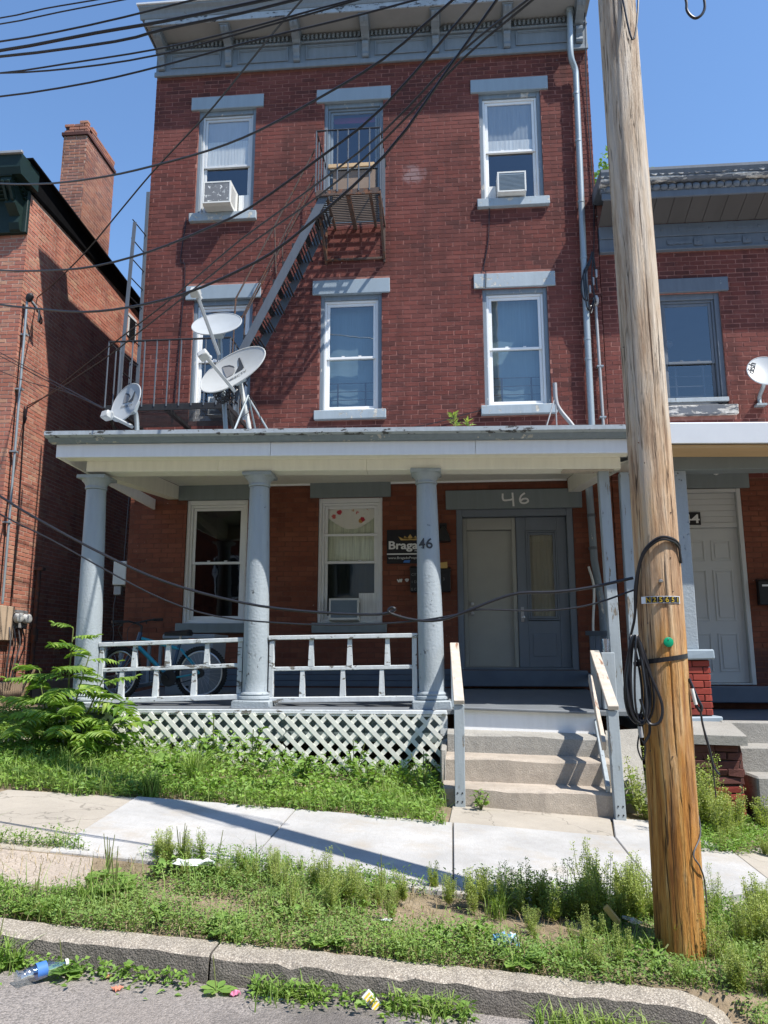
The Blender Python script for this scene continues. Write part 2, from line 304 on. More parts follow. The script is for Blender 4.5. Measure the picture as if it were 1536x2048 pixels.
def polem():
    t = NT('utility_pole_wood')
    s1 = t.noise(5.5, 7, .66, t.pos(3.4, 3.4, .30)); s2 = t.noise(26, 6, .7, t.pos(2.6, 2.6, .12)); patch = t.noise(2.0, 5, .6, t.pos(2.6, 2.6, .8))
    z = t.n('ShaderNodeSeparateXYZ'); t.l(t.geo.outputs['Position'], z.inputs[0])
    hz = t.n('ShaderNodeMapRange'); hz.inputs['From Min'].default_value = .2; hz.inputs['From Max'].default_value = 3.6; t.l(z.outputs[2], hz.inputs['Value'])
    pale = t.ramp(s1, [(.34, (.34, .24, .16)), (.46, (.52, .42, .31)), (.58, (.60, .52, .42)), (.70, (.46, .42, .37))])
    orange = t.ramp(s1, [(.34, (.22, .085, .022)), (.46, (.45, .20, .045)), (.56, (.56, .30, .09)), (.68, (.58, .42, .22))])
    mixf = t.math('ADD', hz.outputs[0], t.math('MULTIPLY', t.math('SUBTRACT', patch, .5), 1.1))
    c = t.mix(t.ramp(mixf, [(.2, 0), (.85, 1)]), orange, pale)
    c = t.mix(t.ramp(s2, [(.58, 0), (.68, .55)]), c, (.15, .065, .025))
    kn = t.n('ShaderNodeTexVoronoi'); kn.inputs['Scale'].default_value = 2.6; t.l(t.pos(1.6, 1.6, .75), kn.inputs['Vector'])
    c = t.mix(t.ramp(kn.outputs['Distance'], [(.05, .85), (.10, 0)]), c, (.10, .045, .02))
    s3 = t.noise(7.0, 3, .5, t.pos(4.5, 4.5, .16)); crk = t.ramp(t.math('ABSOLUTE', t.math('SUBTRACT', s3, .5)), [(.004, 1), (.016, 0)])
    s4 = t.noise(3.0, 3, .5, t.pos(6, 6, .22)); crk = t.math('MULTIPLY', crk, t.ramp(s4, [(.45, 0), (.55, 1)]))
    c = t.mix(t.math('MULTIPLY', crk, .85), c, (.05, .025, .012))
    t.bump(t.math('SUBTRACT', t.math('ADD', s2, t.math('MULTIPLY', s1, 1.5)), t.math('MULTIPLY', crk, 1.6)), 1.0, .014)
    return t.done(c, .72, .25)
MAT['pole'] = polem()
for m_ in MAT.values(): m_.use_fake_user = False
# ------------------------------------------------------------------ mesh helpers
def V(*a): return Vector(a)
class MB:
    def __init__(s): s.v = []; s.f = []; s.sm = False
    def add(s, vs, fs):
        n = len(s.v); s.v += [tuple(p) for p in vs]; s.f += [tuple(i+n for i in f) for f in fs]; return s
    def box(s, x0, x1, y0, y1, z0, z1, c=0.0, j=0.0):
        """axis-aligned box, chamfered by c"""
        if x1 < x0: x0, x1 = x1, x0
        if y1 < y0: y0, y1 = y1, y0
        if z1 < z0: z0, z1 = z1, z0
        return s.obox(V((x0+x1)/2, (y0+y1)/2, (z0+z1)/2), V(1, 0, 0), V(0, 1, 0), V(0, 0, 1), (x1-x0)/2, (y1-y0)/2, (z1-z0)/2, c, j)
    def obox(s, o, ax, ay, az, hx, hy, hz, c=0.0, j=0.0):
        J = (lambda: V(rnd.uniform(-j, j), rnd.uniform(-j, j), rnd.uniform(-j, j))) if j else (lambda: V(0, 0, 0))
        c = min(c, hx*.45, hy*.45, hz*.45)
        if c <= 0:
            vs = [o+ax*(hx*a)+ay*(hy*b)+az*(hz*d)+J() for a in (-1, 1) for b in (-1, 1) for d in (-1, 1)]
            return s.add(vs, [(0, 1, 3, 2), (4, 6, 7, 5), (0, 4, 5, 1), (2, 3, 7, 6), (0, 2, 6, 4), (1, 5, 7, 3)])
        vs = []; idx = {}
        for a in (-1, 1):
            for b in (-1, 1):
                for d in (-1, 1):
                    jj = J()
                    for k, (p, q, r_) in enumerate(((0, c, c), (c, 0, c), (c, c, 0))):
                        idx[a, b, d, k] = len(vs); vs.append(o+ax*(a*(hx-p))+ay*(b*(hy-q))+az*(d*(hz-r_))+jj)
        fs = []
        for sg in (-1, 1):
            q = [(-1, -1), (1, -1), (1, 1), (-1, 1)]
            f = [idx[sg, b, d, 0] for b, d in q]; fs.append(f if sg > 0 else f[::-1])
            f = [idx[a, sg, d, 1] for a, d in q]; fs.append(f[::-1] if sg > 0 else f)
            f = [idx[a, b, sg, 2] for a, b in q]; fs.append(f if sg > 0 else f[::-1])
        for a in (-1, 1):
            for b in (-1, 1):
                fs.append([idx[a, b, -1, 0], idx[a, b, 1, 0], idx[a, b, 1, 1], idx[a, b, -1, 1]])
                fs.append([idx[a, -1, b, 0], idx[a, 1, b, 0], idx[a, 1, b, 2], idx[a, -1, b, 2]])
                fs.append([idx[-1, a, b, 1], idx[1, a, b, 1], idx[1, a, b, 2], idx[-1, a, b, 2]])
                for d in (-1, 1): fs.append([idx[a, b, d, 0], idx[a, b, d, 1], idx[a, b, d, 2]])
        return s.add(vs, fs)
    def bar(s, p, q, w, h, up=V(0, 0, 1), c=0.0):
        """rectangular bar from p to q, w across, h along up"""
        p = V(*p); q = V(*q); d = (q-p); L = d.length; d.normalize()
        side = d.cross(up)
        if side.length < 1e-4: side = d.cross(V(0, 1, 0))
        side.normalize(); u = side.cross(d).normalized()
        return s.obox((p+q)/2, d, side, u, L/2, w/2, h/2, c)
    def tube(s, pts, r, n=8, caps=True):
        pts = [V(*p) for p in pts]; m = len(pts); rr = r if hasattr(r, '__len__') else [r]*m
        s.sm = True; vs = []; prev = None
        for i, p in enumerate(pts):
            d = (pts[min(i+1, m-1)]-pts[max(i-1, 0)]).normalized()
            if prev is None:
                a = d.cross(V(0, 0, 1)); a = a if a.length > .05 else d.cross(V(0, 1, 0))
            else: a = prev-d*prev.dot(d)
            a.normalize(); prev = a; b = d.cross(a)
            vs += [p+(a*math.cos(t)+b*math.sin(t))*rr[i] for t in [2*math.pi*k/n for k in range(n)]]
        fs = [(i*n+k, i*n+(k+1) % n, (i+1)*n+(k+1) % n, (i+1)*n+k) for i in range(m-1) for k in range(n)]
        if caps: fs += [tuple(range(n))[::-1], tuple((m-1)*n+k for k in range(n))]
        return s.add(vs, fs)
    def lathe(s, prof, n=24, o=(0, 0, 0), ax=V(0, 0, 1), caps=True, jit=0.0):
        """profile [(r, h)...] turned round ax"""
        s.sm = True; o = V(*o); ax = V(*ax).normalized(); a = ax.cross(V(0, 0, 1)); a = a if a.length > .05 else V(1, 0, 0); a.normalize(); b = ax.cross(a)
        vs = [o+ax*h+(a*math.cos(2*math.pi*k/n)+b*math.sin(2*math.pi*k/n))*(r+(rnd.uniform(-jit, jit) if jit else 0)) for r, h in prof for k in range(n)]
        m = len(prof); fs = [(i*n+k, i*n+(k+1) % n, (i+1)*n+(k+1) % n, (i+1)*n+k) for i in range(m-1) for k in range(n)]
        if caps: fs += [tuple(range(n))[::-1], tuple((m-1)*n+k for k in range(n))]
        return s.add(vs, fs)
    def prism(s, poly, axis, a, b):
        """closed polygon swept from a to b: axis 'x' (y,z), 'y' (x,z) or 'z' (x,y)"""
        mk = {'x': lambda t, p: (t, p[0], p[1]), 'y': lambda t, p: (p[0], t, p[1]), 'z': lambda t, p: (p[0], p[1], t)}[axis]
        n = len(poly); return s.add([mk(a, p) for p in poly]+[mk(b, p) for p in poly],
            [tuple(range(n)), tuple(range(2*n-1, n-1, -1))]+[(k, k+n, (k+1) % n+n, (k+1) % n) for k in range(n)])
    def map(s, fn): s.v = [tuple(fn(V(*p))) for p in s.v]; return s
    def build(s, name, mat, parent=None, smooth=None, kind=None, label=None):
        me = bpy.data.meshes.new(name); me.from_pydata(s.v, [], s.f)
        bm = bmesh.new(); bm.from_mesh(me); bmesh.ops.recalc_face_normals(bm, faces=bm.faces); bm.to_mesh(me); bm.free()
        if smooth if smooth is not None else s.sm:
            me.polygons.foreach_set('use_smooth', [True]*len(me.polygons))
            try: me.set_sharp_from_angle(angle=R(40))
            except Exception: pass
        return link(name, me, mat, parent, kind, label)
def link(name, me, mat, parent=None, kind=None, label=None):
    if mat is not None and not me.materials: me.materials.append(MAT[mat] if isinstance(mat, str) else mat)
    o = bpy.data.objects.new(name, me); col.objects.link(o)
    if parent is not None: adopt(o, parent)
    if kind: o['kind'] = kind
    if label: o['label'] = label
    return o
WLOC = {}
def adopt(o, parent):
    """parent o, keeping the world coordinates its mesh is written in"""
    o.parent = parent; o.matrix_parent_inverse = Matrix.Translation(-WLOC.get(parent.name, V(0, 0, 0)))
def tag(o, label, cat, group=None):
    o['label'] = label; o['category'] = cat
    if group: o['group'] = group
    return o
def thing(name, label, cat, loc=(0, 0, 0), group=None):
    o = bpy.data.objects.new(name, None); col.objects.link(o); o.location = loc; o.empty_display_size = .2
    WLOC[o.name] = V(*loc); return tag(o, label, cat, group)
def structure(o): o['kind'] = 'structure'; return o
def np_mesh(name, vs, fs, mat, parent=None, kind=None, smooth=False):
    me = bpy.data.meshes.new(name); vs = np.asarray(vs, dtype=np.float32); fs = np.asarray(fs, dtype=np.int32); k = fs.shape[1]
    me.vertices.add(len(vs)); me.vertices.foreach_set('co', vs.ravel())
    me.loops.add(fs.size); me.loops.foreach_set('vertex_index', fs.ravel())
    me.polygons.add(len(fs)); me.polygons.foreach_set('loop_start', np.arange(0, fs.size, k, dtype=np.int32))
    me.update(calc_edges=True)
    me.polygons.foreach_set('use_smooth', [bool(smooth)]*len(fs))
    return link(name, me, mat, parent, kind)
def densify(pts, L=.6):
    out = []
    for a, b in zip(pts, pts[1:]):
        a, b = V(*a), V(*b); k = max(1, int((b-a).length/L)); out += [a+(b-a)*(i/k) for i in range(k)]
    return out+[V(*pts[-1])]
def spline(pts, seg=10):
    P = [V(*p) for p in pts]; out = []
    for i in range(len(P)-1):
        a = P[i-1] if i else P[0]*2-P[1]; b = P[i]; c = P[i+1]; d = P[i+2] if i+2 < len(P) else P[-1]*2-P[-2]
        for k in range(seg):
            t = k/seg; out.append(.5*((2*b)+(c-a)*t+(2*a-5*b+4*c-d)*t*t+(3*b-a-3*c+d)*t**3))
    return out+[P[-1]]
def text(s, size, o, ax, up, mat, parent, name='lettering', bold=0.0, align='LEFT', width=None, ext=.0012, thick=0):
    """flat lettering at o, running along ax, upright along up"""
    cu = bpy.data.curves.new('t', 'FONT'); cu.body = s; cu.size = size; cu.align_x = align; cu.extrude = ext; cu.offset = bold; cu.resolution_u = 3
    ob = bpy.data.objects.new('t', cu); col.objects.link(ob); bpy.context.view_layer.update()
    me = bpy.data.meshes.new_from_object(ob.evaluated_get(bpy.context.evaluated_depsgraph_get())); bpy.data.objects.remove(ob); bpy.data.curves.remove(cu)
    ax = V(*ax).normalized(); up = V(*up); up = (up-ax*up.dot(ax)).normalized(); nn = ax.cross(up); k = 1.0
    if width:
        xs = [v.co.x for v in me.vertices]; k = width/(max(xs)-min(xs))
    for v in me.vertices: v.co = V(*o)+ax*(v.co.x*k)+up*v.co.y+nn*v.co.z
    me.materials.clear(); me.name = name
    return link(name, me, mat, parent)

# ------------------------------------------------------------------ brickwork
CAMP = V(0, -10.6, 1.31); FW = V(-math.sin(R(5))*math.cos(R(10.67)), math.cos(R(5))*math.cos(R(10.67)), math.sin(R(10.67))); RT = V(math.cos(R(5)), math.sin(R(5)), 0); UP = RT.cross(FW)
def in_frame(p):
    v = p-CAMP; z = v.dot(FW)
    return z > 0 and abs(v.dot(RT)/z) < .49 and abs(v.dot(UP)/z) < .66
def bricks(wall, mat, u0, u1, z0, z1, holes, frame, course=.0702, blen=.212, joint=.0130, proud=.0046, singles=300, skip=None, hide=None, shift=0.0):
    """courses of bricks in running bond on a wall; frame(u, z, out) gives the place. The nearest whole bricks are objects."""
    full = []; rest = []
    nrow = int((z1-z0)/course)
    for r_ in range(nrow):
        za = z0+r_*course+joint/2; zb = za+course-joint
        off = (r_ % 2)*blen/2+rnd.uniform(-.012, .012)+shift
        k = math.floor((u0-off)/blen)
        spans = [(u0, u1)]
        for hx0, hx1, hz0, hz1 in holes:
            if zb > hz0+.004 and za < hz1-.004:
                ns = []
                for a, b in spans:
                    if hx1 <= a or hx0 >= b: ns.append((a, b)); continue
                    if hx0 > a: ns.append((a, hx0))
                    if hx1 < b: ns.append((hx1, b))
                spans = ns
        while off+k*blen < u1:
            a = off+k*blen+joint/2+rnd.uniform(-.003, .003); b = off+(k+1)*blen-joint/2+rnd.uniform(-.003, .003); k += 1
            for sa, sb in spans:
                aa = max(a, sa); bb = min(b, sb)
                if bb-aa < .02: continue
                if skip and skip((aa+bb)/2, (za+zb)/2): continue
                whole = abs(bb-aa-(b-a)) < 1e-6
                (full if whole else rest).append((aa, bb, za+rnd.uniform(-.0015, .0015), zb+rnd.uniform(-.0015, .0015)))
    def score(t):
        p = V(*frame((t[0]+t[1])/2, (t[2]+t[3])/2, 0)); s_ = (p-CAMP).dot(FW)
        if not in_frame(p): s_ += 100
        if hide and hide((t[0]+t[1])/2, (t[2]+t[3])/2): s_ += 50
        return s_
    full.sort(key=score); one = full[:singles]; rest += full[singles:]
    if one:
        o0 = V(*frame(0, 0, 0)); au = (V(*frame(1, 0, 0))-o0); az = V(0, 0, 1); an = (V(*frame(0, 0, 1))-o0)
        var = []
        for k in range(8):
            mb = MB(); mb.obox(an*((proud-.012)/2+rnd.uniform(-.001, .001)), au, an, az, (blen-joint)/2, (proud+.012)/2, (course-joint)/2, .0022, .0016)
            me = bpy.data.meshes.new('brick'); me.from_pydata(mb.v, [], mb.f); me.materials.append(MAT[mat]); var.append(me)
        for a, b, za, zb in one:
            o = link('brick', rnd.choice(var), None, wall); o.location = V(*frame((a+b)/2, (za+zb)/2, rnd.uniform(-.0012, .0018)))
    if rest:
        n = len(rest); A = np.array(rest); j = npr.uniform(-.002, .002, (n, 8, 2)); out = proud+npr.uniform(-.0012, .0018, n)
        vs = np.zeros((n, 8, 3)); o0 = np.array(frame(0, 0, 0)); au = np.array(frame(1, 0, 0))-o0; an = np.array(frame(0, 0, 1))-o0
        i = 0
        for d in (0, 1):
            for uu, zz in ((0, 2), (1, 2), (1, 3), (0, 3)):
                u_ = A[:, uu]+j[:, i, 0]; z_ = A[:, zz]+j[:, i, 1]; dep = out if d else np.full(n, -.012)
                vs[:, i] = o0+u_[:, None]*au+dep[:, None]*an; vs[:, i, 2] = z_+0*an[2]; i += 1
        q = np.array([[4, 5, 6, 7], [0, 1, 5, 4], [1, 2, 6, 5], [2, 3, 7, 6], [3, 0, 4, 7]])
        fs = (np.arange(n)[:, None, None]*8+q[None]).reshape(-1, 4)
        np_mesh('brickwork', vs.reshape(-1, 3), fs, mat, wall, 'stuff')
def sheet_with_holes(mb, u0, u1, z0, z1, holes, P, depth):
    """wall slab with openings: P(u, z, d) with d the depth behind the face; reveals included"""
    us = sorted({u0, u1, *[min(max(h[i], u0), u1) for h in holes for i in (0, 1)]}); zs = sorted({z0, z1, *[min(max(h[i], z0), z1) for h in holes for i in (2, 3)]})
    def inside(u, z): return any(h[0] < u < h[1] and h[2] < z < h[3] for h in holes)
    for a, b in zip(us, us[1:]):
        for c, d in zip(zs, zs[1:]):
            if inside((a+b)/2, (c+d)/2): continue
            for dd in (0, depth): mb.add([P(a, c, dd), P(b, c, dd), P(b, d, dd), P(a, d, dd)], [(0, 1, 2, 3)])
    for a, b, c, d in holes:
        for (p, q) in (((a, c), (b, c)), ((b, c), (b, d)), ((b, d), (a, d)), ((a, d), (a, c))):
            mb.add([P(*p, 0), P(*q, 0), P(*q, depth), P(*p, depth)], [(0, 1, 2, 3)])
    return mb
def G(x, y):
    """height of the sloping street side"""
    z = -.066*(x-.9)+.03*(y+3.6)
    if y < -5.8: z -= .055*min(1, (-5.8-y)/.9)
    if y > 0: z -= .03*y*.6
    return z
def kerb_top(x): return -.085-.066*x
def road_z(x, y): return kerb_top(x)-.115+.02*(-6.9-y if y > -9 else 2.1)
# ------------------------------------------------------------------ the ground, road, kerb and pavement
def ground_sheet():
    xs = sorted(set([-150, -90, -50, -30, -20, -14, 10, 14, 20, 30, 50, 90, 150]+[round(-11+.35*i, 3) for i in range(58)])); ys = sorted(set([80, 50, 30, 20, 14]+[-7.7, -7.4, -7.1, -6.9, -6.735]+[round(-6.72+.3*i, 3) for i in range(65)]))
    vs = []
    for y in ys:
        for x in xs:
            z = G(max(-14, min(12, x)), y)-.012
            if -11 < x < 9 and y < 3: z += .012*math.sin(3.1*x+1.7*y)*math.sin(2.3*y-x)
            d = math.hypot(x-1.09, (y+6.35)); z += .05*math.exp(-(d/.4)**2)
            if -2.75 < x < 4 and -5.8 < y < -4.25: z -= .025
            if y < -6.73:
                rz = road_z(x, y); z = rz-.06 if x < 1.1 else rz+.004+.085*max(0, min(1, (y+7.5)/.8))*min(1, (x-1.1)/.3)
            vs.append((x, y, z))
    nx = len(xs); fs = [(j*nx+i, j*nx+i+1, (j+1)*nx+i+1, (j+1)*nx+i) for j in range(len(ys)-1) for i in range(nx-1)]
    return structure(np_mesh('ground', vs, fs, 'soil', smooth=True))
ground_sheet()
def road_sheet():
    xs = [-150, -60, -25, -12]+[-8+.5*i for i in range(33)]+[12, 25, 60, 150]; ys = [-100, -40, -20, -13, -11, -10, -9, -8.5, -8, -7.6, -7.3, -7.0, -6.8]
    vs = [(x, y, road_z(max(-25, min(25, x)), max(y, -9))) for y in ys for x in xs]; nx = len(xs)
    return structure(np_mesh('road', vs, [(j*nx+i, j*nx+i+1, (j+1)*nx+i+1, (j+1)*nx+i) for j in range(len(ys)-1) for i in range(nx-1)], 'road', smooth=True))
road_sheet()
kb = bpy.data.objects.new('kerb', None); col.objects.link(kb); structure(kb)
for a, b in ((-9.0, -4.0), (-3.992, -1.118), (-1.108, 1.17)):
    mb = MB(); n = int((b-a)/.06); prof = []
    for i in range(n+1):
        x = a+(b-a)*i/n; t = kerb_top(x); e = .004*math.sin(x*3)+rnd.uniform(-.003, .003); rr = .012+rnd.uniform(-.004, .006)+(.03*rnd.random() if rnd.random() < .08 else 0)
        if b == 1.17 and x > .95: t -= .07*((x-.95)/.22)**2; rr += .02*(x-.95)/.22
        prof.append([(x, -6.7+rnd.uniform(-.008, .008), t-.02), (x, -6.73, t+rnd.uniform(-.004, .004)), (x, -6.90+rr+.012+e, t+rnd.uniform(-.005, .004)), (x, -6.90+e, t-rr+rnd.uniform(-.008, .008)), (x, -6.91+e*1.3+rnd.uniform(-.004, .004), t-.07), (x, -6.925+e, t-.24), (x, -6.7, t-.24)])
    m = 7; mb.add([p for q in prof for p in q], [(i*m+k, i*m+(k+1) % m, (i+1)*m+(k+1) % m, (i+1)*m+k) for i in range(n) for k in range(m)]+[tuple(range(m)), tuple(n*m+k for k in range(m))])
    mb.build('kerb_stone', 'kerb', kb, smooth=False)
walk = bpy.data.objects.new('sidewalk', None); col.objects.link(walk); structure(walk)
def slab(poly, mat, lift=.004, th=.09, name='slab'):
    """a paving slab with a rounded arris, laid on the slope"""
    c = V(sum(p[0] for p in poly)/len(poly), sum(p[1] for p in poly)/len(poly), 0); mb = MB(); n = len(poly); rings = []
    for ins, dz in ((0, -th), (0, -.008), (.008, 0)):
        rings.append([])
        for x, y in poly:
            d = (c-V(x, y, 0)).normalized()*ins; px, py = x+d.x, y+d.y; rings[-1].append((px, py, -.066*(px-.9)+.03*(py+3.6)+lift+dz))
    mb.add([p for r_ in rings for p in r_], [(k*n+i, k*n+(i+1) % n, (k+1)*n+(i+1) % n, (k+1)*n+i) for k in range(2) for i in range(n)]+[tuple(2*n+i for i in range(n))])
    return mb.build(name, mat, walk, smooth=False)
slab([(-2.44, -5.85), (-1.256, -5.85), (-1.256, -4.28), (-2.53, -4.33)], 'walk_new', .012)
slab([(-1.248, -5.85), (-.022, -5.88), (-.022, -4.27), (-1.248, -4.27)], 'walk_new', .010)
slab([(-.014, -5.9), (1.2, -5.9), (1.2, -4.27), (-.014, -4.27)], 'walk_new', .012)
slab([(1.208, -5.75), (2.02, -5.2), (2.02, -4.4), (1.68, -3.62), (1.32, -3.62), (1.208, -4.27)], 'walk_new', .011)
slab([(-.05, -4.262), (1.20, -4.262), (1.30, -3.62), (-.02, -3.62)], 'walk_old', .006)
slab([(-3.7, -5.85), (-2.448, -5.85), (-2.538, -4.33), (-3.55, -4.45)], 'walk_old', .004)
slab([(-5.1, -5.8), (-3.78, -5.85), (-3.66, -4.4), (-5.1, -4.3)], 'walk_old', .008)
slab([(-6.6, -5.8), (-5.11, -5.8), (-5.11, -4.3), (-6.6, -4.3)], 'walk_old', .004)
slab([(-3.1, -6.62), (-1.98, -6.34), (-2.16, -5.858), (-3.1, -5.858)], 'walk_agg', -.006)
slab([(1.35, -5.78), (2.6, -6.15), (3.4, -5.2), (2.03, -5.18)], 'walk_old', -.01)
slab([(2.03, -5.17), (3.4, -5.19), (4.6, -4.5), (2.6, -3.9), (2.03, -4.4)], 'walk_old', .002)
# trodden bare patch of the verge and loose scraps of old concrete in it
# ------------------------------------------------------------------ brick house 46
H46 = thing('brick_house', 'three storey dark red brick row house with grey lintels and bracketed cornice', 'house', (-1.2, 0, .9))
W = {'3L': (-3.89, -2.96, 8.05, 9.88), '3M': (-1.87, -.94, 7.80, 9.88), '3R': (.54, 1.48, 8.05, 9.88), '2L': (-3.83, -2.91, 4.72, 6.63), '2M': (-1.88, -.96, 4.81, 6.63), '2R': (.52, 1.46, 4.82, 6.63), 'GL': (-3.78, -2.88, 1.77, 3.53), 'GM': (-1.86, -.95, 1.77, 3.53), 'D': (.08, 1.68, 1.14, 3.33)}
HX0, HX1 = -4.62, 2.225; ROOF = 11.36
holes = list(W.values())
mb = MB(); sheet_with_holes(mb, HX0, HX1, .0, 3.75, [h for h in holes if h[2] < 3.6], lambda u, z, d: (u, d, z), .30)
lower = mb.build('wall', 'mortar_porch', H46)
mb = MB(); sheet_with_holes(mb, HX0, HX1, 3.75, 10.55, [h for h in holes if h[2] > 3.6], lambda u, z, d: (u, d, z), .30)
upper = mb.build('wall', 'mortar_paint', H46)
mb = MB(); mb.box(HX0+.002, HX0+.28, .302, 11.5, 0, 11.2); side_l = mb.build('side_wall', 'brick_dark', H46)
mb = MB(); mb.box(HX1-.28, HX1-.002, .302, 11.5, 0, 11.2); mb.build('side_wall', 'brick_dark', H46)
mb = MB(); mb.box(HX0+.29, HX1-.29, 11.2, 11.5, 0, 11.2); mb.build('back_wall', 'interior', H46)
mb = MB(); mb.box(HX0, HX1, .31, 11.52, 11.21, 11.3); mb.build('roof', 'roofing', H46)
for z in (.78, 4.12, 7.32, 10.5):
    mb = MB(); mb.box(HX0+.29, HX1-.29, .31, 11.19, z, z+.18); mb.build('floor', 'interior', H46)
mb = MB(); mb.box(HX0+.3, HX1-.3, 3.2, 3.3, .97, 10.49); mb.build('partition', 'interior', H46)
FR = lambda u, z, out: (u, -out, z)
lint = {k: (v[0]-.12, v[1]+.12, v[3], v[3]+.225) for k, v in W.items()}; lint['D'] = (-.06, 1.81, 3.33, 3.60)
sill = {k: (v[0]-.06, v[1]+.065, v[2]-.135, v[2]) for k, v in W.items() if k not in ('3M', 'D', '2L')}
bh = holes+list(lint.values())+list(sill.values())
bricks(upper, 'brick_paint', HX0, HX1, 3.75, 10.55, bh, FR, singles=300, hide=lambda u, z: z < 4.0 or (1.3 < u) or u < -2.6)
bricks(lower, 'brick_porch', HX0, HX1, 1.155, 3.75, bh, FR, course=.0702, proud=.003, singles=300, hide=lambda u, z: u > 1.6 or z < 1.4 or abs(u+3.95) < .2 or abs(u+2.1) < .2 or abs(u+.25) < .2)
mb = MB()
for k in range(3): mb.box(HX0+.01, .06, -.012-.004*(k % 2), .0, .92+k*.078, .92+k*.078+.074, .004)
mb.build('base_board', 'siding', H46)
for k, (a, b, c, d) in lint.items():
    m = 'lintel_dull' if k in ('GL', 'GM', 'D') else ('lintel_old' if k == '2R' else 'lintel')
    mb = MB(); mb.box(a, b, -.035, .10, c, d, .006, .002); mb.build('lintel', m, H46)
for k, (a, b, c, d) in sill.items():
    mb = MB(); mb.box(a, b, -.075, .10, c, d, .008, .003); mb.build('window_sill', 'lintel_dull' if k[0] == 'G' else 'lintel_old', H46)
def pane(parent, x0, x1, y, z0, z1, m='glass'):
    mb = MB(); mb.box(x0, x1, y, y+.005, z0, z1); return mb.build('pane', m, parent)
def ring(mb, x0, x1, y0, y1, z0, z1, w, c=.004, wt=None, wb=None):
    wt = wt or w; wb = wb or w
    mb.box(x0, x0+w, y0, y1, z0, z1, c); mb.box(x1-w, x1, y0, y1, z0, z1, c); mb.box(x0+w+.0005, x1-w-.0005, y0+.001, y1-.001, z1-wt, z1, c); mb.box(x0+w+.0005, x1-w-.0005, y0+.001, y1-.001, z0, z0+wb, c)
def window(k, house=H46, opn=None, casing='trim', frame='vinyl', up=None, low_open=0, cw=.055, gl='glass', gl2=None, mid=None, y=.03, top_blind=0.0):
    """double-hung window: painted casing, vinyl frame, upper and lower sash with panes. low_open lifts the lower sash"""
    a, b, c, d = opn or W[k]; gl2 = gl2 or gl
    mb = MB(); ring(mb, a, b, y, y+.10, c, d, cw, .005, cw+.02, .018); win = mb.build('window', casing, house)
    x0, x1, z0, z1 = a+cw+.001, b-cw-.001, c+.02, d-cw-.022
    mb = MB(); ring(mb, x0, x1, y+.03, y+.12, z0, z1, .034, .004); mb.build('frame', frame, win)
    x0 += .036; x1 -= .036; z0 += .036; z1 -= .036
    zm = mid or (z0+z1)/2; s_ = .042
    mb = MB(); ring(mb, x0, x1, y+.05, y+.078, zm-.02, z1, s_, .004, None, .035); mb.build('upper_sash', frame, win)
    pane(win, x0+s_, x1-s_, y+.062, zm+.015, z1-s_, gl)
    lo = z0+low_open; lt = zm+.02+low_open
    mb = MB(); ring(mb, x0, x1, y+.082, y+.11, lo, lt, s_, .004, .035, .05); mb.build('lower_sash', frame, win)
    pane(win, x0+s_, x1-s_, y+.094, lo+.05, lt-.035, gl2)
    mb = MB()
    for t in (.33, .67): mb.box(x0+(x1-x0)*t-.022, x0+(x1-x0)*t+.022, y+.058, y+.081, zm+.0205, zm+.034, .003)
    mb.build('sash_lock', frame, win)
    return win, (x0, x1, z0, z1, zm)
def cloth(parent, x0, x1, y, z0, z1, mat, name='curtain', amp=.018, waves=9, scal=0):
    n = 40; vs = []; fs = []
    for i in range(n+1):
        t = i/n; x = x0+(x1-x0)*t; yy = y+amp*math.sin(t*waves*6.283+.7*math.sin(t*9)); zb = z0+(scal*(1-math.sin(math.pi*t)) if scal else .004*math.sin(t*31))
        vs += [(x, yy, zb), (x, yy, (zb+z1)/2), (x, yy*.5+y*.5, z1)]
    fs = [(i*3+k, i*3+3+k, i*3+4+k, i*3+1+k) for i in range(n) for k in range(2)]
    return np_mesh(name, vs, fs, mat, parent, smooth=True)
def guard(parent, x0, x1, y, z0, h=.42):
    mb = MB()
    for k in range(4): mb.tube([(x0, y, z0+.04+k*h/3.3), (x1, y, z0+.04+k*h/3.3)], .006, 6)
    for t in (.22, .78): mb.box(x0+(x1-x0)*t-.012, x0+(x1-x0)*t+.012, y-.008, y+.008, z0, z0+h, .002)
    return mb.build('window_guard', 'iron_black', parent)
wn_, q = window('3L', low_open=.0, gl='glass', mid=8.93, frame='vinyl_shade'); cloth(wn_, q[0]+.03, q[1]-.03, .1035, q[4]+.025, q[4]+.45, 'sheer', waves=13, amp=.003); cloth(wn_, q[0]+.03, q[1]-.03, .109, q[4]+.40, q[3], 'blind', 'window_shade', .003, 2)
wn_, q = window('3M', frame='trim', mid=8.78, gl='glass'); mb = MB(); mb.box(q[0]+.05, q[1]-.02, .072, .080, q[2]+.33, q[4]-.05, .002); mb.build('cardboard_sheet', 'cardboard', wn_); mb = MB(); mb.box(q[0]+.0, q[1]-.0, .066, .071, q[2], q[2]+.36, .002); mb.build('cardboard_sheet', 'cardboard', wn_); mb = MB(); mb.box(q[0]-.02, q[1]-.05, .02, .055, q[4]-.02, q[4]+.045, .004); mb.build('loose_board', 'wood_raw', wn_)
mb = MB(); mb.box(q[0]-.02, q[1]+.02, .19, .2, q[3]-.12, q[3]-.02); mb.build('roller_blind', 'magenta', wn_)
wn_, q = window('3R', mid=8.92); cloth(wn_, q[0]+.03, q[1]-.03, .111, q[4]+.03, q[3]-.02, 'shade', waves=10, amp=.003); cloth(wn_, q[0]+.03, q[1]-.03, .103, q[4]+.025, q[4]+.20, 'sheer', 'half_curtain', .003, 12)
wn_, q = window('2L', mid=5.68)
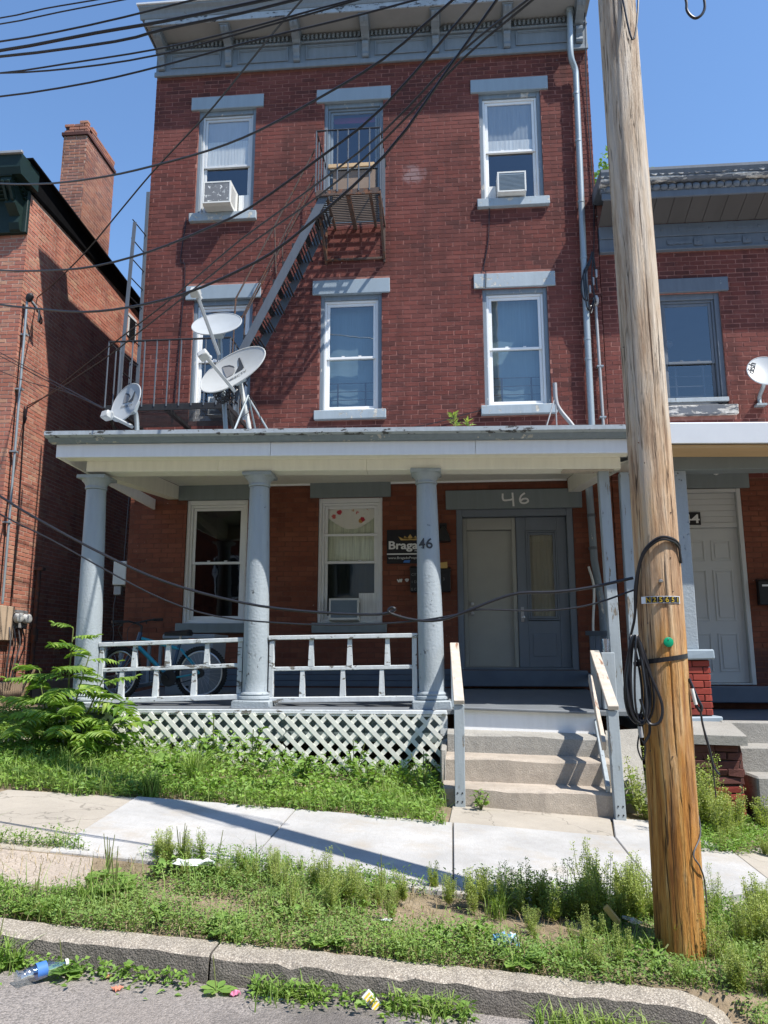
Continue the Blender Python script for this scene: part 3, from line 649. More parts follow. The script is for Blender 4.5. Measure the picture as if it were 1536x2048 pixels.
wn_, q = window('2M', mid=5.66); guard(wn_, q[0], q[1], .16, q[2]); cloth(wn_, q[0], q[1], .22, q[2], q[3], 'teal_cloth', 'window_shade', .004, 3)
wn_, q = window('2R', mid=5.72); guard(wn_, q[0], q[1], .16, q[2]); cloth(wn_, q[0], q[1], .21, q[2], q[3], 'teal_cloth', 'window_shade', .003, 3)
wn_, q = window('GL', casing='vinyl', gl='glass_dim', mid=2.63, cw=.045); guard(wn_, q[0], q[1], .17, q[2], .5); mb = MB(); mb.prism([(q[0], q[3]+.03), (q[1], q[3]+.03), (q[1]-.2, q[3]-.1), ((q[0]+q[1])/2, q[3]-.14), (q[0]+.2, q[3]-.1)], 'y', .15, .156); mb.build('magenta_valance', 'magenta', wn_)
wn_, q = window('GM', casing='vinyl', gl='glass', mid=2.62, low_open=.0, cw=.045, gl2='glass_dim') if False else window('GM', casing='vinyl', gl='glass_clear', mid=2.62, cw=.045, gl2='glass_dim'); cloth(wn_, q[0], q[1], .150, q[2]+.3, q[3]+.02, 'curtain_green', waves=9, amp=.006); cloth(wn_, q[0], q[1], .122, q[3]-.33, q[3]+.03, 'floral', 'floral_valance', .006, 6, .20)
mb = MB(); mb.box(q[0]-.005, q[1]+.005, .045, .06, 2.985, 3.02, .003); mb.build('sash_bar', 'vinyl', wn_)
mb = MB(); mb.box(q[0]+.49, q[1], .10, .115, q[2], q[2]+.36); mb.build('accordion_panel', 'sheer', wn_)
# --- front doors in one wide frame
mb = MB(); ring(mb, .08, 1.68, .01, .14, 1.14, 3.33, .085, .006, .10, .03); dfr = mb.build('door_frame', 'door_grey', H46)
mb = MB(); mb.box(.02, 1.76, -.16, .30, .93, 1.135, .008); mb.build('door_step', 'siding', H46)
mb = MB(); ring(mb, .168, .90, .10, .17, 1.172, 3.225, .055, .005, .17, .012); mb.build('inner_frame', 'door_cream', dfr)
d1 = MB(); d1.box(.226, .885, .15, .19, 1.186, 3.05, .003); d1 = d1.build('door', 'door_cream', H46, label='plain cream flush door with two locks')
for z in (2.03, 1.90):
    mb = MB(); mb.lathe([(.024, 0), (.024, .01), (.016, .014), (.016, .026), (.021, .032), (.019, .052), (.008, .056)], 14, (.285, .15, z), (0, -1, 0)); mb.build('lock', 'chrome', d1)
mb = MB(); x0, x1 = .905, 1.592; ring(mb, x0, x1, .085, .13, 1.172, 3.225, .13, .005, .19, .62); d2 = mb.build('door', 'door_grey', H46, label='slate grey door with tall oval-framed glass')
mb = MB(); ring(mb, x0+.131, x1-.131, .075, .12, 1.80, 3.03, .022, .004); ring(mb, x0+.155, x1-.155, .09, .125, 1.826, 3.004, .03, .004); mb.build('moulding', 'door_grey', d2)
mb = MB(); mb.box(x0+.184, x1-.184, .105, .11, 1.856, 2.974); mb.build('pane', 'glass_clear', d2)
cloth(d2, x0+.175, x1-.175, .122, 1.85, 2.99, 'beige_cloth', amp=.004, waves=4)
mb = MB(); mb.box(x0+.035, x0+.075, .075, .086, 1.78, 1.98, .003); mb.lathe([(.01, 0), (.01, .03), (.026, .04), (.026, .06), (.01, .068)], 14, (x0+.055, .075, 1.84), (0, -1, 0)); mb.build('handle', 'chrome', d2)
mb = MB(); mb.box(x0+.19, x1-.19, .075, .09, 1.32, 1.62, .006); mb.build('panel', 'door_grey', d2)
# hand-painted 46 on the door lintel
def strokes(name, lines, o, r_, mat, parent, ax=V(1, 0, 0), up=V(0, 0, 1), off=.004):
    mb = MB(); nn = ax.cross(up)
    for ln in lines:
        pts = spline([V(*o)+ax*x+up*z for x, z in ln], 8)
        for i in range(len(pts)-1):
            p, q_ = pts[i], pts[i+1]; d = (q_-p).normalized(); s_ = d.cross(nn)*r_; e = d*r_*.5
            mb.add([p-s_-e+nn*off, q_-s_+e+nn*off, q_+s_+e+nn*(off+.0004*(i % 3)), p+s_-e+nn*(off+.0004*(i % 3))], [(0, 1, 2, 3)])
    return mb.build(name, mat, parent)
strokes('painted_number', [[(.0, .17), (.0, .11), (.02, .08), (.10, .085), (.145, .10)], [(.135, .18), (.14, .10), (.145, .0)], [(.30, .175), (.255, .14), (.235, .09), (.25, .045), (.30, .035), (.345, .06), (.33, .095), (.28, .095), (.245, .07)]], (.73, -.036, 3.365), .0125, 'spray', H46)
# --- cornice: frieze, panels, dentils, brackets, soffit, crown
cor = MB(); cor.box(HX0-.005, HX1+.002, -.045, .30, 10.53, 11.10, .004); cor.box(HX0-.02, HX1+.004, -.075, -.044, 10.50, 10.585, .008); cor.box(HX0-.02, HX1+.004, -.085, -.044, 10.93, 10.965, .006); cor = cor.build('cornice', 'cornice', H46)
bx = [-4.52+i*1.103 for i in range(7)]
for a, b in zip(bx, bx[1:]):
    mb = MB(); ring(mb, a+.14, b-.14, -.065, -.046, 10.645, 10.90, .022, .005); ring(mb, a+.165, b-.165, -.058, -.046, 10.67, 10.875, .016, .003); mb.build('panel_moulding', 'cornice', cor)
mb = MB(); x = HX0+.02
while x < HX1-.05:
    if min(abs(x+.018-c) for c in bx) > .095: mb.box(x, x+.036, -.10, -.046, 10.985, 11.065, .003)
    x += .068
mb.build('dentils', 'cornice', cor, kind='stuff')
for c in bx:
    mb = MB(); hw = .062
    mb.prism([(-.046, 11.095), (-.40, 11.095), (-.405, 11.05), (-.36, 11.0), (-.30, 10.965), (-.24, 10.95), (-.17, 10.93), (-.13, 10.90), (-.046, 10.86)], 'x', c-hw, c+hw)
    mb.prism([(-.046, 10.859), (-.13, 10.859), (-.155, 10.83), (-.15, 10.79), (-.115, 10.74), (-.10, 10.69), (-.115, 10.64), (-.10, 10.605), (-.046, 10.595)], 'x', c-hw*.8, c+hw*.8)
    for dx in (-.03, .03): mb.prism([(-.12, 10.92), (-.37, 10.99), (-.41, 11.03), (-.41, 11.06), (-.1, 11.03)], 'x', c+dx-.012, c+dx+.012)
    mb.box(c-.085, c+.085, -.42, -.046, 11.072, 11.094, .004); mb.build('bracket', 'cornice', cor)
XL, XR = HX0-.06, HX1+.01
mb = MB(); mb.box(XL+.02, XR, -.43, .02, 11.10, 11.125); mb.build('soffit', 'soffit', cor)
mb = MB(); mb.prism([(-.435, 11.095), (-.455, 11.095), (-.455, 11.205), (-.435, 11.22)], 'x', XL, XR); mb.build('fascia', 'fascia_worn', cor)
mb = MB(); mb.prism([(-.44, 11.21), (-.462, 11.21), (-.475, 11.235), (-.485, 11.27), (-.51, 11.31), (-.555, 11.345), (-.56, 11.375), (-.44, 11.38)], 'x', XL-.075, XR); mb.build('crown_moulding', 'cornice', cor)
mb = MB(); mb.prism([(-.585, 11.376), (-.588, 11.40), (-.3, 11.425), (.35, 11.43), (.35, 11.376)], 'x', XL-.10, XR+.01); mb.build('roof_edge_flashing', 'steel_white', cor)
mb = MB(); mb.prism([(-.44, 11.10), (-.44, 11.376), (.3, 11.376), (.3, 11.10)], 'x', XL-.02, XL); mb.prism([(-.54, 11.35), (-.44, 11.22), (.3, 11.22), (.3, 11.35)], 'x', XL-.06, XL-.021); mb.build('cornice_end', 'cornice', cor)
# --- rainwater pipe with its offset, straps and lower run inside the porch
mb = MB(); pth = spline([(1.955, -.20, 11.09), (1.945, -.20, 10.8), (1.935, -.19, 10.45), (1.95, -.16, 10.25), (2.01, -.10, 10.10), (2.015, -.09, 9.9)], 5)+[V(2.005, -.09, 8.5), V(1.99, -.09, 7.0), V(1.985, -.09, 5.6), V(1.98, -.09, 3.76)]
mb.tube(pth, .046, 12); dsp = mb.build('downspout', 'galv', H46)
for z in (9.7, 8.9, 7.9, 7.0, 5.75, 5.45): mb = MB(); mb.tube([(2.002-(9-z)*.006, -.09, z-.018), (2.002-(9-z)*.006, -.09, z+.018)], .052, 12); mb.box(1.99-(9-z)*.006, 2.015-(9-z)*.006, -.09, .0, z-.008, z+.008); mb.build('strap', 'galv', dsp)
mb = MB(); mb.tube([(1.955, -.20, 11.02), (1.955, -.2, 11.10)], .06, 12); mb.build('gutter_outlet', 'galv', dsp)
mb = MB(); mb.tube([(1.90, -.10, 3.62), (1.92, -.10, 2.6), (1.99, -.12, 1.95), (2.0, -.12, .95)], .05, 12); mb.build('lower_pipe', 'trim', dsp)
for z in (3.2, 2.75): mb = MB(); mb.tube([(1.91, -.1, z-.02), (1.91, -.1, z+.02)], .056, 12); mb.build('strap', 'iron_grey', dsp)
# ------------------------------------------------------------------ front porch of 46
PO = thing('front_porch', 'grey painted front porch of the tall brick house with round columns and flat roof', 'porch', (-1.1, -2.4, .2))
zr = lambda x: -.0148*(x+1.25)
def shear(mb): return mb.map(lambda p: V(p.x, p.y, p.z+zr(p.x)*min(1, max(0, -p.y/2.4))+.0))
PX0, PX1 = -4.28, 1.86
mb = MB(); mb.prism([(-2.90, 3.60), (-2.935, 3.62), (-2.935, 3.665), (-2.86, 3.685), (-2.0, 3.74), (0, 3.90), (0, 3.86), (-2.78, 3.60)], 'x', PX0-.08, PX1+.02); shear(mb).build('roof', 'fascia_worn', PO)
mb = MB(); mb.prism([(-2.90, 3.598), (-2.86, 3.565), (-2.815, 3.555), (-2.77, 3.555), (-2.77, 3.598)], 'x', PX0-.06, PX1+.015); shear(mb).build('crown_moulding', 'trim', PO)
for a, b in ((PX0, -1.90), (-1.896, .27), (.274, PX1)): mb = MB(); mb.box(a, b, -2.80, -2.765, 3.405, 3.553, .003); shear(mb).build('fascia_board', 'white', PO)
mb = MB(); mb.box(PX0, PX0+.03, -2.764, -.0, 3.405, 3.553, .003); shear(mb).build('fascia_board', 'white', PO)
mb = MB(); mb.box(PX0+.031, PX1, -2.763, -2.53, 3.43, 3.45); shear(mb).build('soffit', 'cream', PO)
for a, b in ((-4.06, -2.55), (-2.548, -.9), (-.898, 1.80)): mb = MB(); mb.box(a, b, -2.525, -2.29, 3.31, 3.555, .004); shear(mb).build('beam', 'cream', PO)
for x in (-4.06, 1.63): mb = MB(); mb.prism([(-2.289, 3.31), (-2.289, 3.56), (-.0, 3.74), (-.0, 3.55)], 'x', x, x+.16); shear(mb).build('side_beam', 'cream', PO)
for i, (a, b) in enumerate(((-3.899, -2.18), (-2.178, -.45), (-.448, 1.629))): mb = MB(); mb.add([(a, -2.288, 3.56), (b, -2.288, 3.56), (b, -.001, 3.745), (a, -.001, 3.745), (a, -2.288, 3.585), (b, -2.288, 3.585), (b, -.001, 3.77), (a, -.001, 3.77)], [(0, 1, 2, 3), (4, 5, 6, 7), (0, 1, 5, 4), (2, 3, 7, 6), (1, 2, 6, 5), (0, 3, 7, 4)]); shear(mb).build('ceiling_panel', 'cream', PO)
mb = MB(); mb.box(-4.0, 1.62, -.03, -.001, 3.715, 3.742, .004); mb.build('ceiling_moulding', 'white', PO)
def column(x, base, top, lean=0, r0=.134, r1=.108):
    h = top-base; mb = MB(); prof = [(r0+.004, base+.085)]+[(r0-(r0-r1)*max(0, (t/12-.25)/.75)**1.3, base+.09+(h-.25)*t/12) for t in range(13)]
    mb.lathe([(r, z-base) for r, z in prof], 28, (x, -2.4, base)); mb.map(lambda p: V(p.x+lean*(p.z-base)/h, p.y, p.z)); c = mb.build('column', 'column', PO)
    mb = MB(); mb.lathe([(r1+.004, 0), (r1+.012, .008), (r1+.012, .022), (r1+.006, .03), (r1+.02, .07), (r1+.05, .10), (r1+.055, .112)], 28, (x+lean, -2.4, top-.155)); mb.box(x+lean-.165, x+lean+.165, -2.56, -2.235, top-.044, top-.002, .006, .004); mb.build('capital', 'column', c)
    mb = MB(); mb.lathe([(r0+.03, 0), (r0+.042, .015), (r0+.038, .035), (r0+.015, .045), (r0+.022, .06), (r0+.016, .075), (r0+.003, .085)], 28, (x, -2.4, base+.065)); mb.box(x-.20, x+.20, -2.60, -2.2, base-.03, base+.0645, .012, .006); mb.build('base', 'column', c)
    return c
c1 = column(-3.94, .78, 3.32, -.05); c2 = column(-2.085, .80, 3.315, -.02); c3 = column(-.215, .81, 3.31, -.04)
def bend_text(s, size, z, off, bold=0):
    o = text(s, size, (0, 0, z), (1, 0, 0), (0, 0, 1), 'print_dark', c3, 'house_number', bold, 'CENTER')
    for v in o.data.vertices:
        a = (v.co.x-.02)/.118; r_ = .122-(v.co.z-2.5)*.0+off+(-v.co.y); v.co.x = -.245+r_*math.sin(a); v.co.y = -2.4-r_*math.cos(a)
bend_text('46', .155, 2.44, .003, .002)
mb = MB(); mb.box(1.60, 1.71, -2.46, -2.35, .79, 3.30, .006); mb.map(lambda p: V(p.x-.03*(p.z-.79)/2.5+.01, p.y, p.z)); mb.build('square_post', 'post_wood', PO)
mb = MB(); mb.box(1.20, 1.73, -2.5, -2.36, 3.296, 3.306); shear(mb).build('packing_board', 'bare_wood', PO)
# floor boards, rim, skirt and lattice
fz = lambda y: .90+.10*max(-2.7, y)/2.5
nb = 0
for k in range(10):
    y0 = -2.66+k*.266; mb = MB(); mb.add([(-4.05, y0, fz(y0)-.03), (1.75, y0, fz(y0)-.03-.02), (1.75, y0+.262, fz(y0+.262)-.03), (-4.05, y0+.262, fz(y0+.262)-.03), (-4.05, y0, fz(y0)), (1.75, y0, fz(y0)-.01), (1.75, y0+.262, fz(y0+.262)), (-4.05, y0+.262, fz(y0+.262))], [(4, 5, 6, 7), (0, 1, 2, 3), (0, 1, 5, 4), (2, 3, 7, 6), (1, 2, 6, 5), (0, 3, 7, 4)]); mb.build('floor_board', 'floor_paint', PO)
mb = MB(); mb.box(-4.10, -.06, -2.70, -2.661, .745, .785, .008, .004); mb.build('nosing_board', 'rail_wood', PO)
for a, b in ((-4.06, -2.4), (-2.397, -.9), (-.897, -.08)): mb = MB(); mb.box(a, b, -2.64, -2.60, .47, .744, .004, .003); mb.build('rim_board', 'board_green', PO)
mb = MB(); mb.box(-.14, -.06, -2.66, -2.56, .12, .77, .006, .004); mb.build('corner_board', 'rail_wood', PO); mb = MB(); mb.box(-4.1, -4.02, -2.66, -2.56, .2, .77, .006); mb.build('corner_board', 'rail_wood', PO)
mb = MB(); mb.box(.02, 1.40, -2.665, -2.635, .56, .80, .004); mb.map(lambda p: V(p.x, p.y, p.z-.028*(p.x-.02))); mb.build('white_riser_board', 'white', PO)
mb = MB(); mb.box(.0, 1.42, -2.72, -2.6, .802, .826, .006); mb.map(lambda p: V(p.x, p.y, p.z-.03*(p.x-.02))); mb.build('step_edge', 'floor_paint', PO)
def lattice(x0, x1, z0, z1, y, dz):
    lp = MB(); lp.box(x0, x1, y+.012, y+.02, z1-.012, z1+.004); lp = lp.build('lattice_panel', 'lattice', PO)
    P_ = .152; w = .043; hgt = z1-z0
    for sgn, dy in ((1, 0), (-1, -.0055)):
        k = -int(hgt/P_)-2
        while True:
            xb = x0+k*P_+dz+rnd.uniform(-.006, .006); k += 1
            if xb-hgt > x1+.3: break
            # line x = xb + sgn*(z-z0), clipped to the panel and a ragged foot
            za, zb = z0-rnd.uniform(-.05, .06)+(.22*rnd.random() if rnd.random() < .12 else 0), z1
            X = lambda z: (xb+(z-z0)) if sgn > 0 else (xb-(z-z0))
            if sgn > 0: za = max(za, z0+(x0-xb)); zb = min(zb, z0+(x1-xb))
            else: za = max(za, z0+(xb-x1)); zb = min(zb, z0+(xb-x0))
            if zb-za < .03: continue
            mb = MB(); mb.bar((X(za), y+dy, za), (X(zb), y+dy, zb), .005, w, V(-sgn, 0, 1)); mb.build('lattice_slat', 'lattice', lp)
lattice(-3.62, -1.70, .19, .745, -2.70, .0); lattice(-1.685, -.12, .20, .738, -2.702, .05)
# --- railings
def railing(x0, x1, zt, zm, zb, ups, lows, tilt=0.0, y=-2.4):
    zz = lambda x: tilt*(x-x0)
    mb = MB(); mb.bar((x0, y, zt+zz(x0)), (x1, y, zt+zz(x1)), .085, .045, c=.005); rl = mb.build('railing', 'rail_wood', PO)
    mb = MB(); mb.bar((x0+.06, y, zm+zz(x0)), (x1-.06, y, zm+zz(x1)), .05, .042, c=.005); mb.build('mid_rail', 'rail_wood', rl)
    mb = MB(); mb.bar((x0, y-.01, zb+zz(x0)), (x1, y-.01, zb+zz(x1)), .08, .055, c=.006); mb.build('bottom_rail', 'rail_wood', rl)
    for x, a, b in [(x_, zm+.021, zt-.023) for x_ in ups]+[(x_, zb+.028, zm-.021) for x_ in lows]:
        a += zz(x)+.001; b += zz(x)-.001; mb = MB(); t0, t1 = .030, .021
        mb.add([(x-t0, y-.025, a), (x+t0, y-.025, a), (x+t0, y+.025, a), (x-t0, y+.025, a), (x-t1, y-.018, b), (x+t1, y-.018, b), (x+t1, y+.018, b), (x-t1, y+.018, b)], [(0, 1, 2, 3), (4, 5, 6, 7), (0, 1, 5, 4), (1, 2, 6, 5), (2, 3, 7, 6), (3, 0, 4, 7)]); mb.build('baluster', 'rail_wood', rl)
    for x in (x0+.035, x1-.035):
        mb = MB(); mb.box(x-.026, x+.026, y-.028, y+.028, zb+.029+zz(x), zt-.024+zz(x), .005); mb.build('end_post', 'rail_wood', rl)
railing(-3.82, -2.22, 1.44, 1.17, .845, (-3.05, -2.62, -3.42), (-3.17, -2.75, -3.55), .033)
railing(-1.95, -.36, 1.51, 1.185, .865, (-1.49, -1.08, -.68), (-1.58, -1.15, -.74), .015)
mb = MB(); mb.bar((1.72, -2.3, 1.55), (1.78, -.1, 1.62), .05, .06, c=.004); mb.bar((1.72, -2.3, 1.0), (1.78, -.1, 1.07), .05, .06, c=.004)
sr = mb.build('side_railing', 'siding', PO)
for t in (.06, .25, .45, .65, .85):
    mb = MB(); y = -2.3+2.2*t; mb.box(1.70+.06*t, 1.76+.06*t, y-.025, y+.025, 1.0, 1.58, .004); mb.build('baluster', 'siding', sr)
mb = MB(); mb.bar((-3.98, -2.25, 1.46), (-3.98, -.05, 1.52), .06, .045, c=.004); mb.bar((-3.98, -2.25, .9), (-3.98, -.05, .98), .06, .045, c=.004); sr = mb.build('side_railing', 'trim', PO)
for t in (.15, .35, .55, .75, .93): mb = MB(); y = -2.25+2.2*t; mb.box(-4.0, -3.96, y-.02, y+.02, .95, 1.46, .003); mb.build('baluster', 'trim', sr)
# ------------------------------------------------------------------ concrete steps and handrails
ST = thing('concrete_steps', 'worn concrete entrance steps below the white riser board', 'steps', (.7, -3.2, .1))
for i, (yf, zt, zb, x0, x1) in enumerate(((-2.96, .585, .37, -.06, 1.47), (-3.30, .405, .17, -.10, 1.43), (-3.63, .195, -.16, -.10, 1.40))):
    mb = MB(); n = 26; rows = []
    for k in range(n+1):
        x = x0+(x1-x0)*k/n; s_ = -.026*(x-.5); e = .006*math.sin(x*5+i)+rnd.uniform(-.002, .002); ch = .018+.007*math.sin(x*7+2*i)+rnd.uniform(-.003, .003)
        rows.append([(x, -2.60-.335*(i-1) if i else -2.62, zt+s_+.012), (x, yf+ch*1.5, zt+s_+rnd.uniform(-.003, .003)), (x, yf+e+.004, zt+s_-ch), (x, yf+e*1.1+rnd.uniform(-.0015, .0015), (zt+zb)/2+s_), (x, yf-.004+e, zb-.05+s_), (x, -2.60-.335*(i-1) if i else -2.62, zb-.05)])
    m = 6; mb.add([p for q in rows for p in q], [(k*m+j, k*m+(j+1) % m, (k+1)*m+(j+1) % m, (k+1)*m+j) for k in range(n) for j in range(m)]+[tuple(range(m)), tuple(n*m+j for j in range(m))]); mb.build('step', ('step_grey', 'step', 'step')[i], ST)
mb = MB(); mb.add([(1.48, -2.62, -.15), (1.80, -2.62, -.15), (1.72, -3.3, -.15), (1.46, -3.3, -.15), (1.48, -2.62, .60), (1.80, -2.62, .62), (1.70, -3.2, .20), (1.47, -3.2, .22)], [(4, 5, 6, 7), (0, 1, 5, 4), (1, 2, 6, 5), (2, 3, 7, 6), (3, 0, 4, 7)]); mb.build('rough_cheek', 'step_grey', ST)
mb = MB(); mb.box(-.11, -.065, -3.3, -2.6, -.1, .5, .02, .015); mb.build('cheek', 'step_grey', ST)
def handrail(label, xf, xb, xtop, lower, zt=.90, zback=1.44):
    t = thing('handrail', label, 'handrail', (xf, -3.65, G(xf, -3.65)))
    zb = G(xf, -3.7)-.01
    mb = MB(); mb.box(xf-.044, xf+.044, -3.70, -3.61, zb, zt, .004); mb.map(lambda p: V(p.x+(xtop-xf)*(p.z-zb)/(zt-zb), p.y, p.z)); pst = mb.build('post', 'post_wood', t)
    mb = MB()
    for z in (.06, .13):
        for dx in (-.02, .02): mb.lathe([(.007, 0), (.007, .004)], 8, (xf+dx, -3.70, zb+z), (0, -1, 0))
    mb.build('bolt', 'iron_black', pst)
    mb = MB(); mb.bar((xtop, -3.72, zt+.024), (xb, -2.46, zback), .09, .038, c=.004); mb.build('top_rail', 'bare_wood', t)
    if lower: mb = MB(); mb.bar((xtop-.075, -3.62, .56), (xb-.06, -2.48, 1.10), .036, .085, c=.004); mb.build('lower_rail', 'bare_wood', t); mb = MB(); mb.bar((xtop-.055, -3.60, .20), (xb-.04, -2.52, .74), .036, .08, c=.004); mb.build('lower_rail', 'post_wood', t)
    mb = MB(); mb.box(xb-.04, xb+.04, -2.50, -2.42, .8, zback-.02, .004); mb.build('back_post', 'post_wood', t)
    return t
handrail('weathered handrail left of the entrance steps, post standing in the weeds', .045, .02, .05, False)
handrail('leaning double handrail right of the entrance steps with bare wood top', 1.375, 1.445, 1.355, True, .86, 1.36)
# ------------------------------------------------------------------ fire escape
FE = thing('fire_escape', 'iron fire escape with two slatted balconies, steep stair and wall ladder', 'fire escape', (-2.8, 0, 4.6))
def balcony(x0, x1, d, zf, hr, nsl, m_floor, m_rail, bars_front, bars_side, gap=None):
    mb = MB(); mb.box(x0, x1, -d, -d+.02, zf-.055, zf+.035, .003); mb.box(x0, x0+.02, -d+.021, 0, zf-.05, zf+.02, .003); mb.box(x1-.02, x1, -d+.021, 0, zf-.05, zf+.02, .003); mb.box((x0+x1)/2-.03, (x0+x1)/2+.03, -d+.021, 0, zf-.06, zf-.012); mb.box(x0+.13, x0+.17, -d+.021, 0, zf-.04, zf-.012); mb.box(x1-.17, x1-.13, -d+.021, 0, zf-.04, zf-.012)
    b = mb.build('balcony_frame', m_floor, FE)
    for k in range(nsl):
        y = -d+.045+(d-.1)*k/(nsl-1); mb = MB(); mb.box(x0+.022, x1-.022, y-.010, y+.010, zf-.011, zf-.003); mb.build('floor_slat', 'iron_black', b)
    mb = MB(); zt = zf+hr; mb.tube([(x0, -.01, zt), (x0, -d, zt), (x1, -d, zt), (x1, -.01, zt)], .014, 6); mb.build('top_rail', 'iron_black', b)
    for i in range(bars_front):
        x = x0+.002+(x1-x0-.004)*i/(bars_front-1); mb = MB(); mb.tube([(x, -d+.0, zf+.0), (x, -d, zt)], .0105, 6); mb.build('baluster', m_rail, b)
    for xx in (x0, x1):
        for i in range(1, bars_side+1):
            y = -d+d*i/(bars_side+1)
            if gap and xx == x0 and gap[0] < y < gap[1]: continue
            mb = MB(); mb.tube([(xx, y, zf), (xx, y, zt)], .0105, 6); mb.build('baluster', m_rail, b)
    for xx in (x0+.02, x1-.02):
        mb = MB(); mb.bar((xx, -d+.06, zf-.05), (xx, -.01, zf-.58), .035, .035); mb.bar((xx, -.02, zf-.62), (xx, -.02, zf-.06), .03, .03); mb.build('bracket', m_floor, b)
    mb = MB(); mb.bar((x0, -.03, zf-.56), (x1, -.03, zf-.56), .03, .03); mb.build('tie_bar', m_floor, b)
    return b
balcony(-1.82, -.90, .90, 7.74, .97, 19, 'rust', 'iron_grey', 7, 3)
balcony(-4.66, -2.94, .95, 4.64, .95, 17, 'iron_black', 'iron_grey', 11, 3)
sa, sb = V(-1.74, 0, 7.62), V(-2.86, 0, 5.26); zl = V(-3.1, 0, 4.68)
top, bot = V(-1.70, 0, 7.70), V(-3.15, 0, 4.70)
sd = (bot-top).normalized()
for y, m in ((-.86, 'iron_grey'), (-.36, 'iron_grey')):
    mb = MB(); mb.bar((top.x, y, top.z), (bot.x, y, bot.z), .012, .115, V(0, 0, 1)); mb.build('stair_stringer', m, FE)
for k in range(11):
    p = top+(bot-top)*((k+.7)/11.2)
    tr = MB(); tr.box(p.x-.10, p.x-.06, -.853, -.368, p.z-.03, p.z+.03); tr = tr.build('stair_tread', 'iron_black', FE)
    for j in range(4):
        x = p.x-.05+j*.048; mb = MB(); mb.box(x, x+.022, -.853, -.368, p.z-.006, p.z+.004)
        mb.build('tread_bar', 'iron_black', tr)
for y in (-.86, -.36):
    mb = MB(); mb.tube([(-1.84, y, 8.45), (-2.4, y, 7.28), (-2.92, y, 6.2), (-2.95, y, 4.68)], .012, 6); mb.tube([(-1.84, y, 8.05), (-2.9, y, 5.75)], .010, 6); mb.tube([(-2.4, y, 7.28), (-2.36, y, 6.55)], .009, 6); mb.build('stair_handrail', 'rust', FE)
for (x0_, y0_, z0_, x1_, y1_, z1_) in ((-4.62, -.07, 8.45, -4.60, -.07, 4.7), (-4.60, -.52, 7.66, -4.66, -.56, 4.68)):
    mb = MB(); mb.bar((x0_, y0_, z0_), (x1_, y1_, z1_), .05, .018, V(0, 1, 0)); mb.build('ladder_rail', 'iron_grey', FE)
for k in range(10): z = 5.0+k*.3; mb = MB(); mb.tube([(-4.63, -.54+.01*k/9, z), (-4.61, -.07, z)], .009, 6); mb.build('ladder_rung', 'iron_black', FE)
# ------------------------------------------------------------------ window air conditioners
def ac(label, x0, x1, z0, z1, out, grille, slats=0):
    a = thing('air_conditioner', label, 'air conditioner', ((x0+x1)/2, -out/2, z0))
    mb = MB(); mb.prism([(-out, z0+.02), (-out, z1), (.12, z1+.02), (.12, z0+.005), (-out+.05, z0)], 'x', x0, x1); body = mb.build('case', 'ac_white', a)
    mb = MB(); mb.box(x0+.02, x1-.02, -out-.004, -out+.01, z0+.05, z1-.02, .002); mb.build('grille', grille, a)
    mb = MB(); ring(mb, x0-.002, x1+.002, -out-.01, -out+.004, z0+.02, z1+.002, .025, .003); mb.build('front_frame', 'ac_white', a)
    if slats:
        mb = MB()
        for k in range(slats): z = z0+.06+(z1-z0-.10)*k/slats; mb.box(x0+.024, x1-.024, -out-.009, -out-.003, z, z+.008)
        mb.build('louvres', 'ac_blue', a, kind='stuff')
    mb = MB()
    for k in range(5): mb.box(x1-.006, x1+.002, -out+.05+k*.045, -out+.07+k*.045, z0+.06, z1-.05)
    mb.build('side_vents', 'print_grey', a, kind='stuff')
    return a
ac('scuffed white air conditioner jutting out of the top left window', -3.67, -3.24, 8.05, 8.43, .27, 'ac_grille')
mb = MB(); mb.box(-3.22, -3.04, .10, .115, 8.07, 8.42); filler = mb.build('accordion_filler', 'sheer', H46)
ac('white air conditioner with grey grille in the top right window', .78, 1.20, 8.07, 8.42, .14, 'ac_blue', 12)
mb = MB(); mb.box(.62, .77, .10, .115, 8.08, 8.35); mb.build('accordion_filler', 'sheer', H46)
ac('air conditioner with blue-grey louvres in the porch window with floral valance', -1.68, -1.27, 1.79, 2.10, .06, 'ac_blue', 11)
ac('small white air conditioner in the window behind the satellite dishes', -3.5, -3.1, 4.75, 5.05, .10, 'ac_blue', 9)
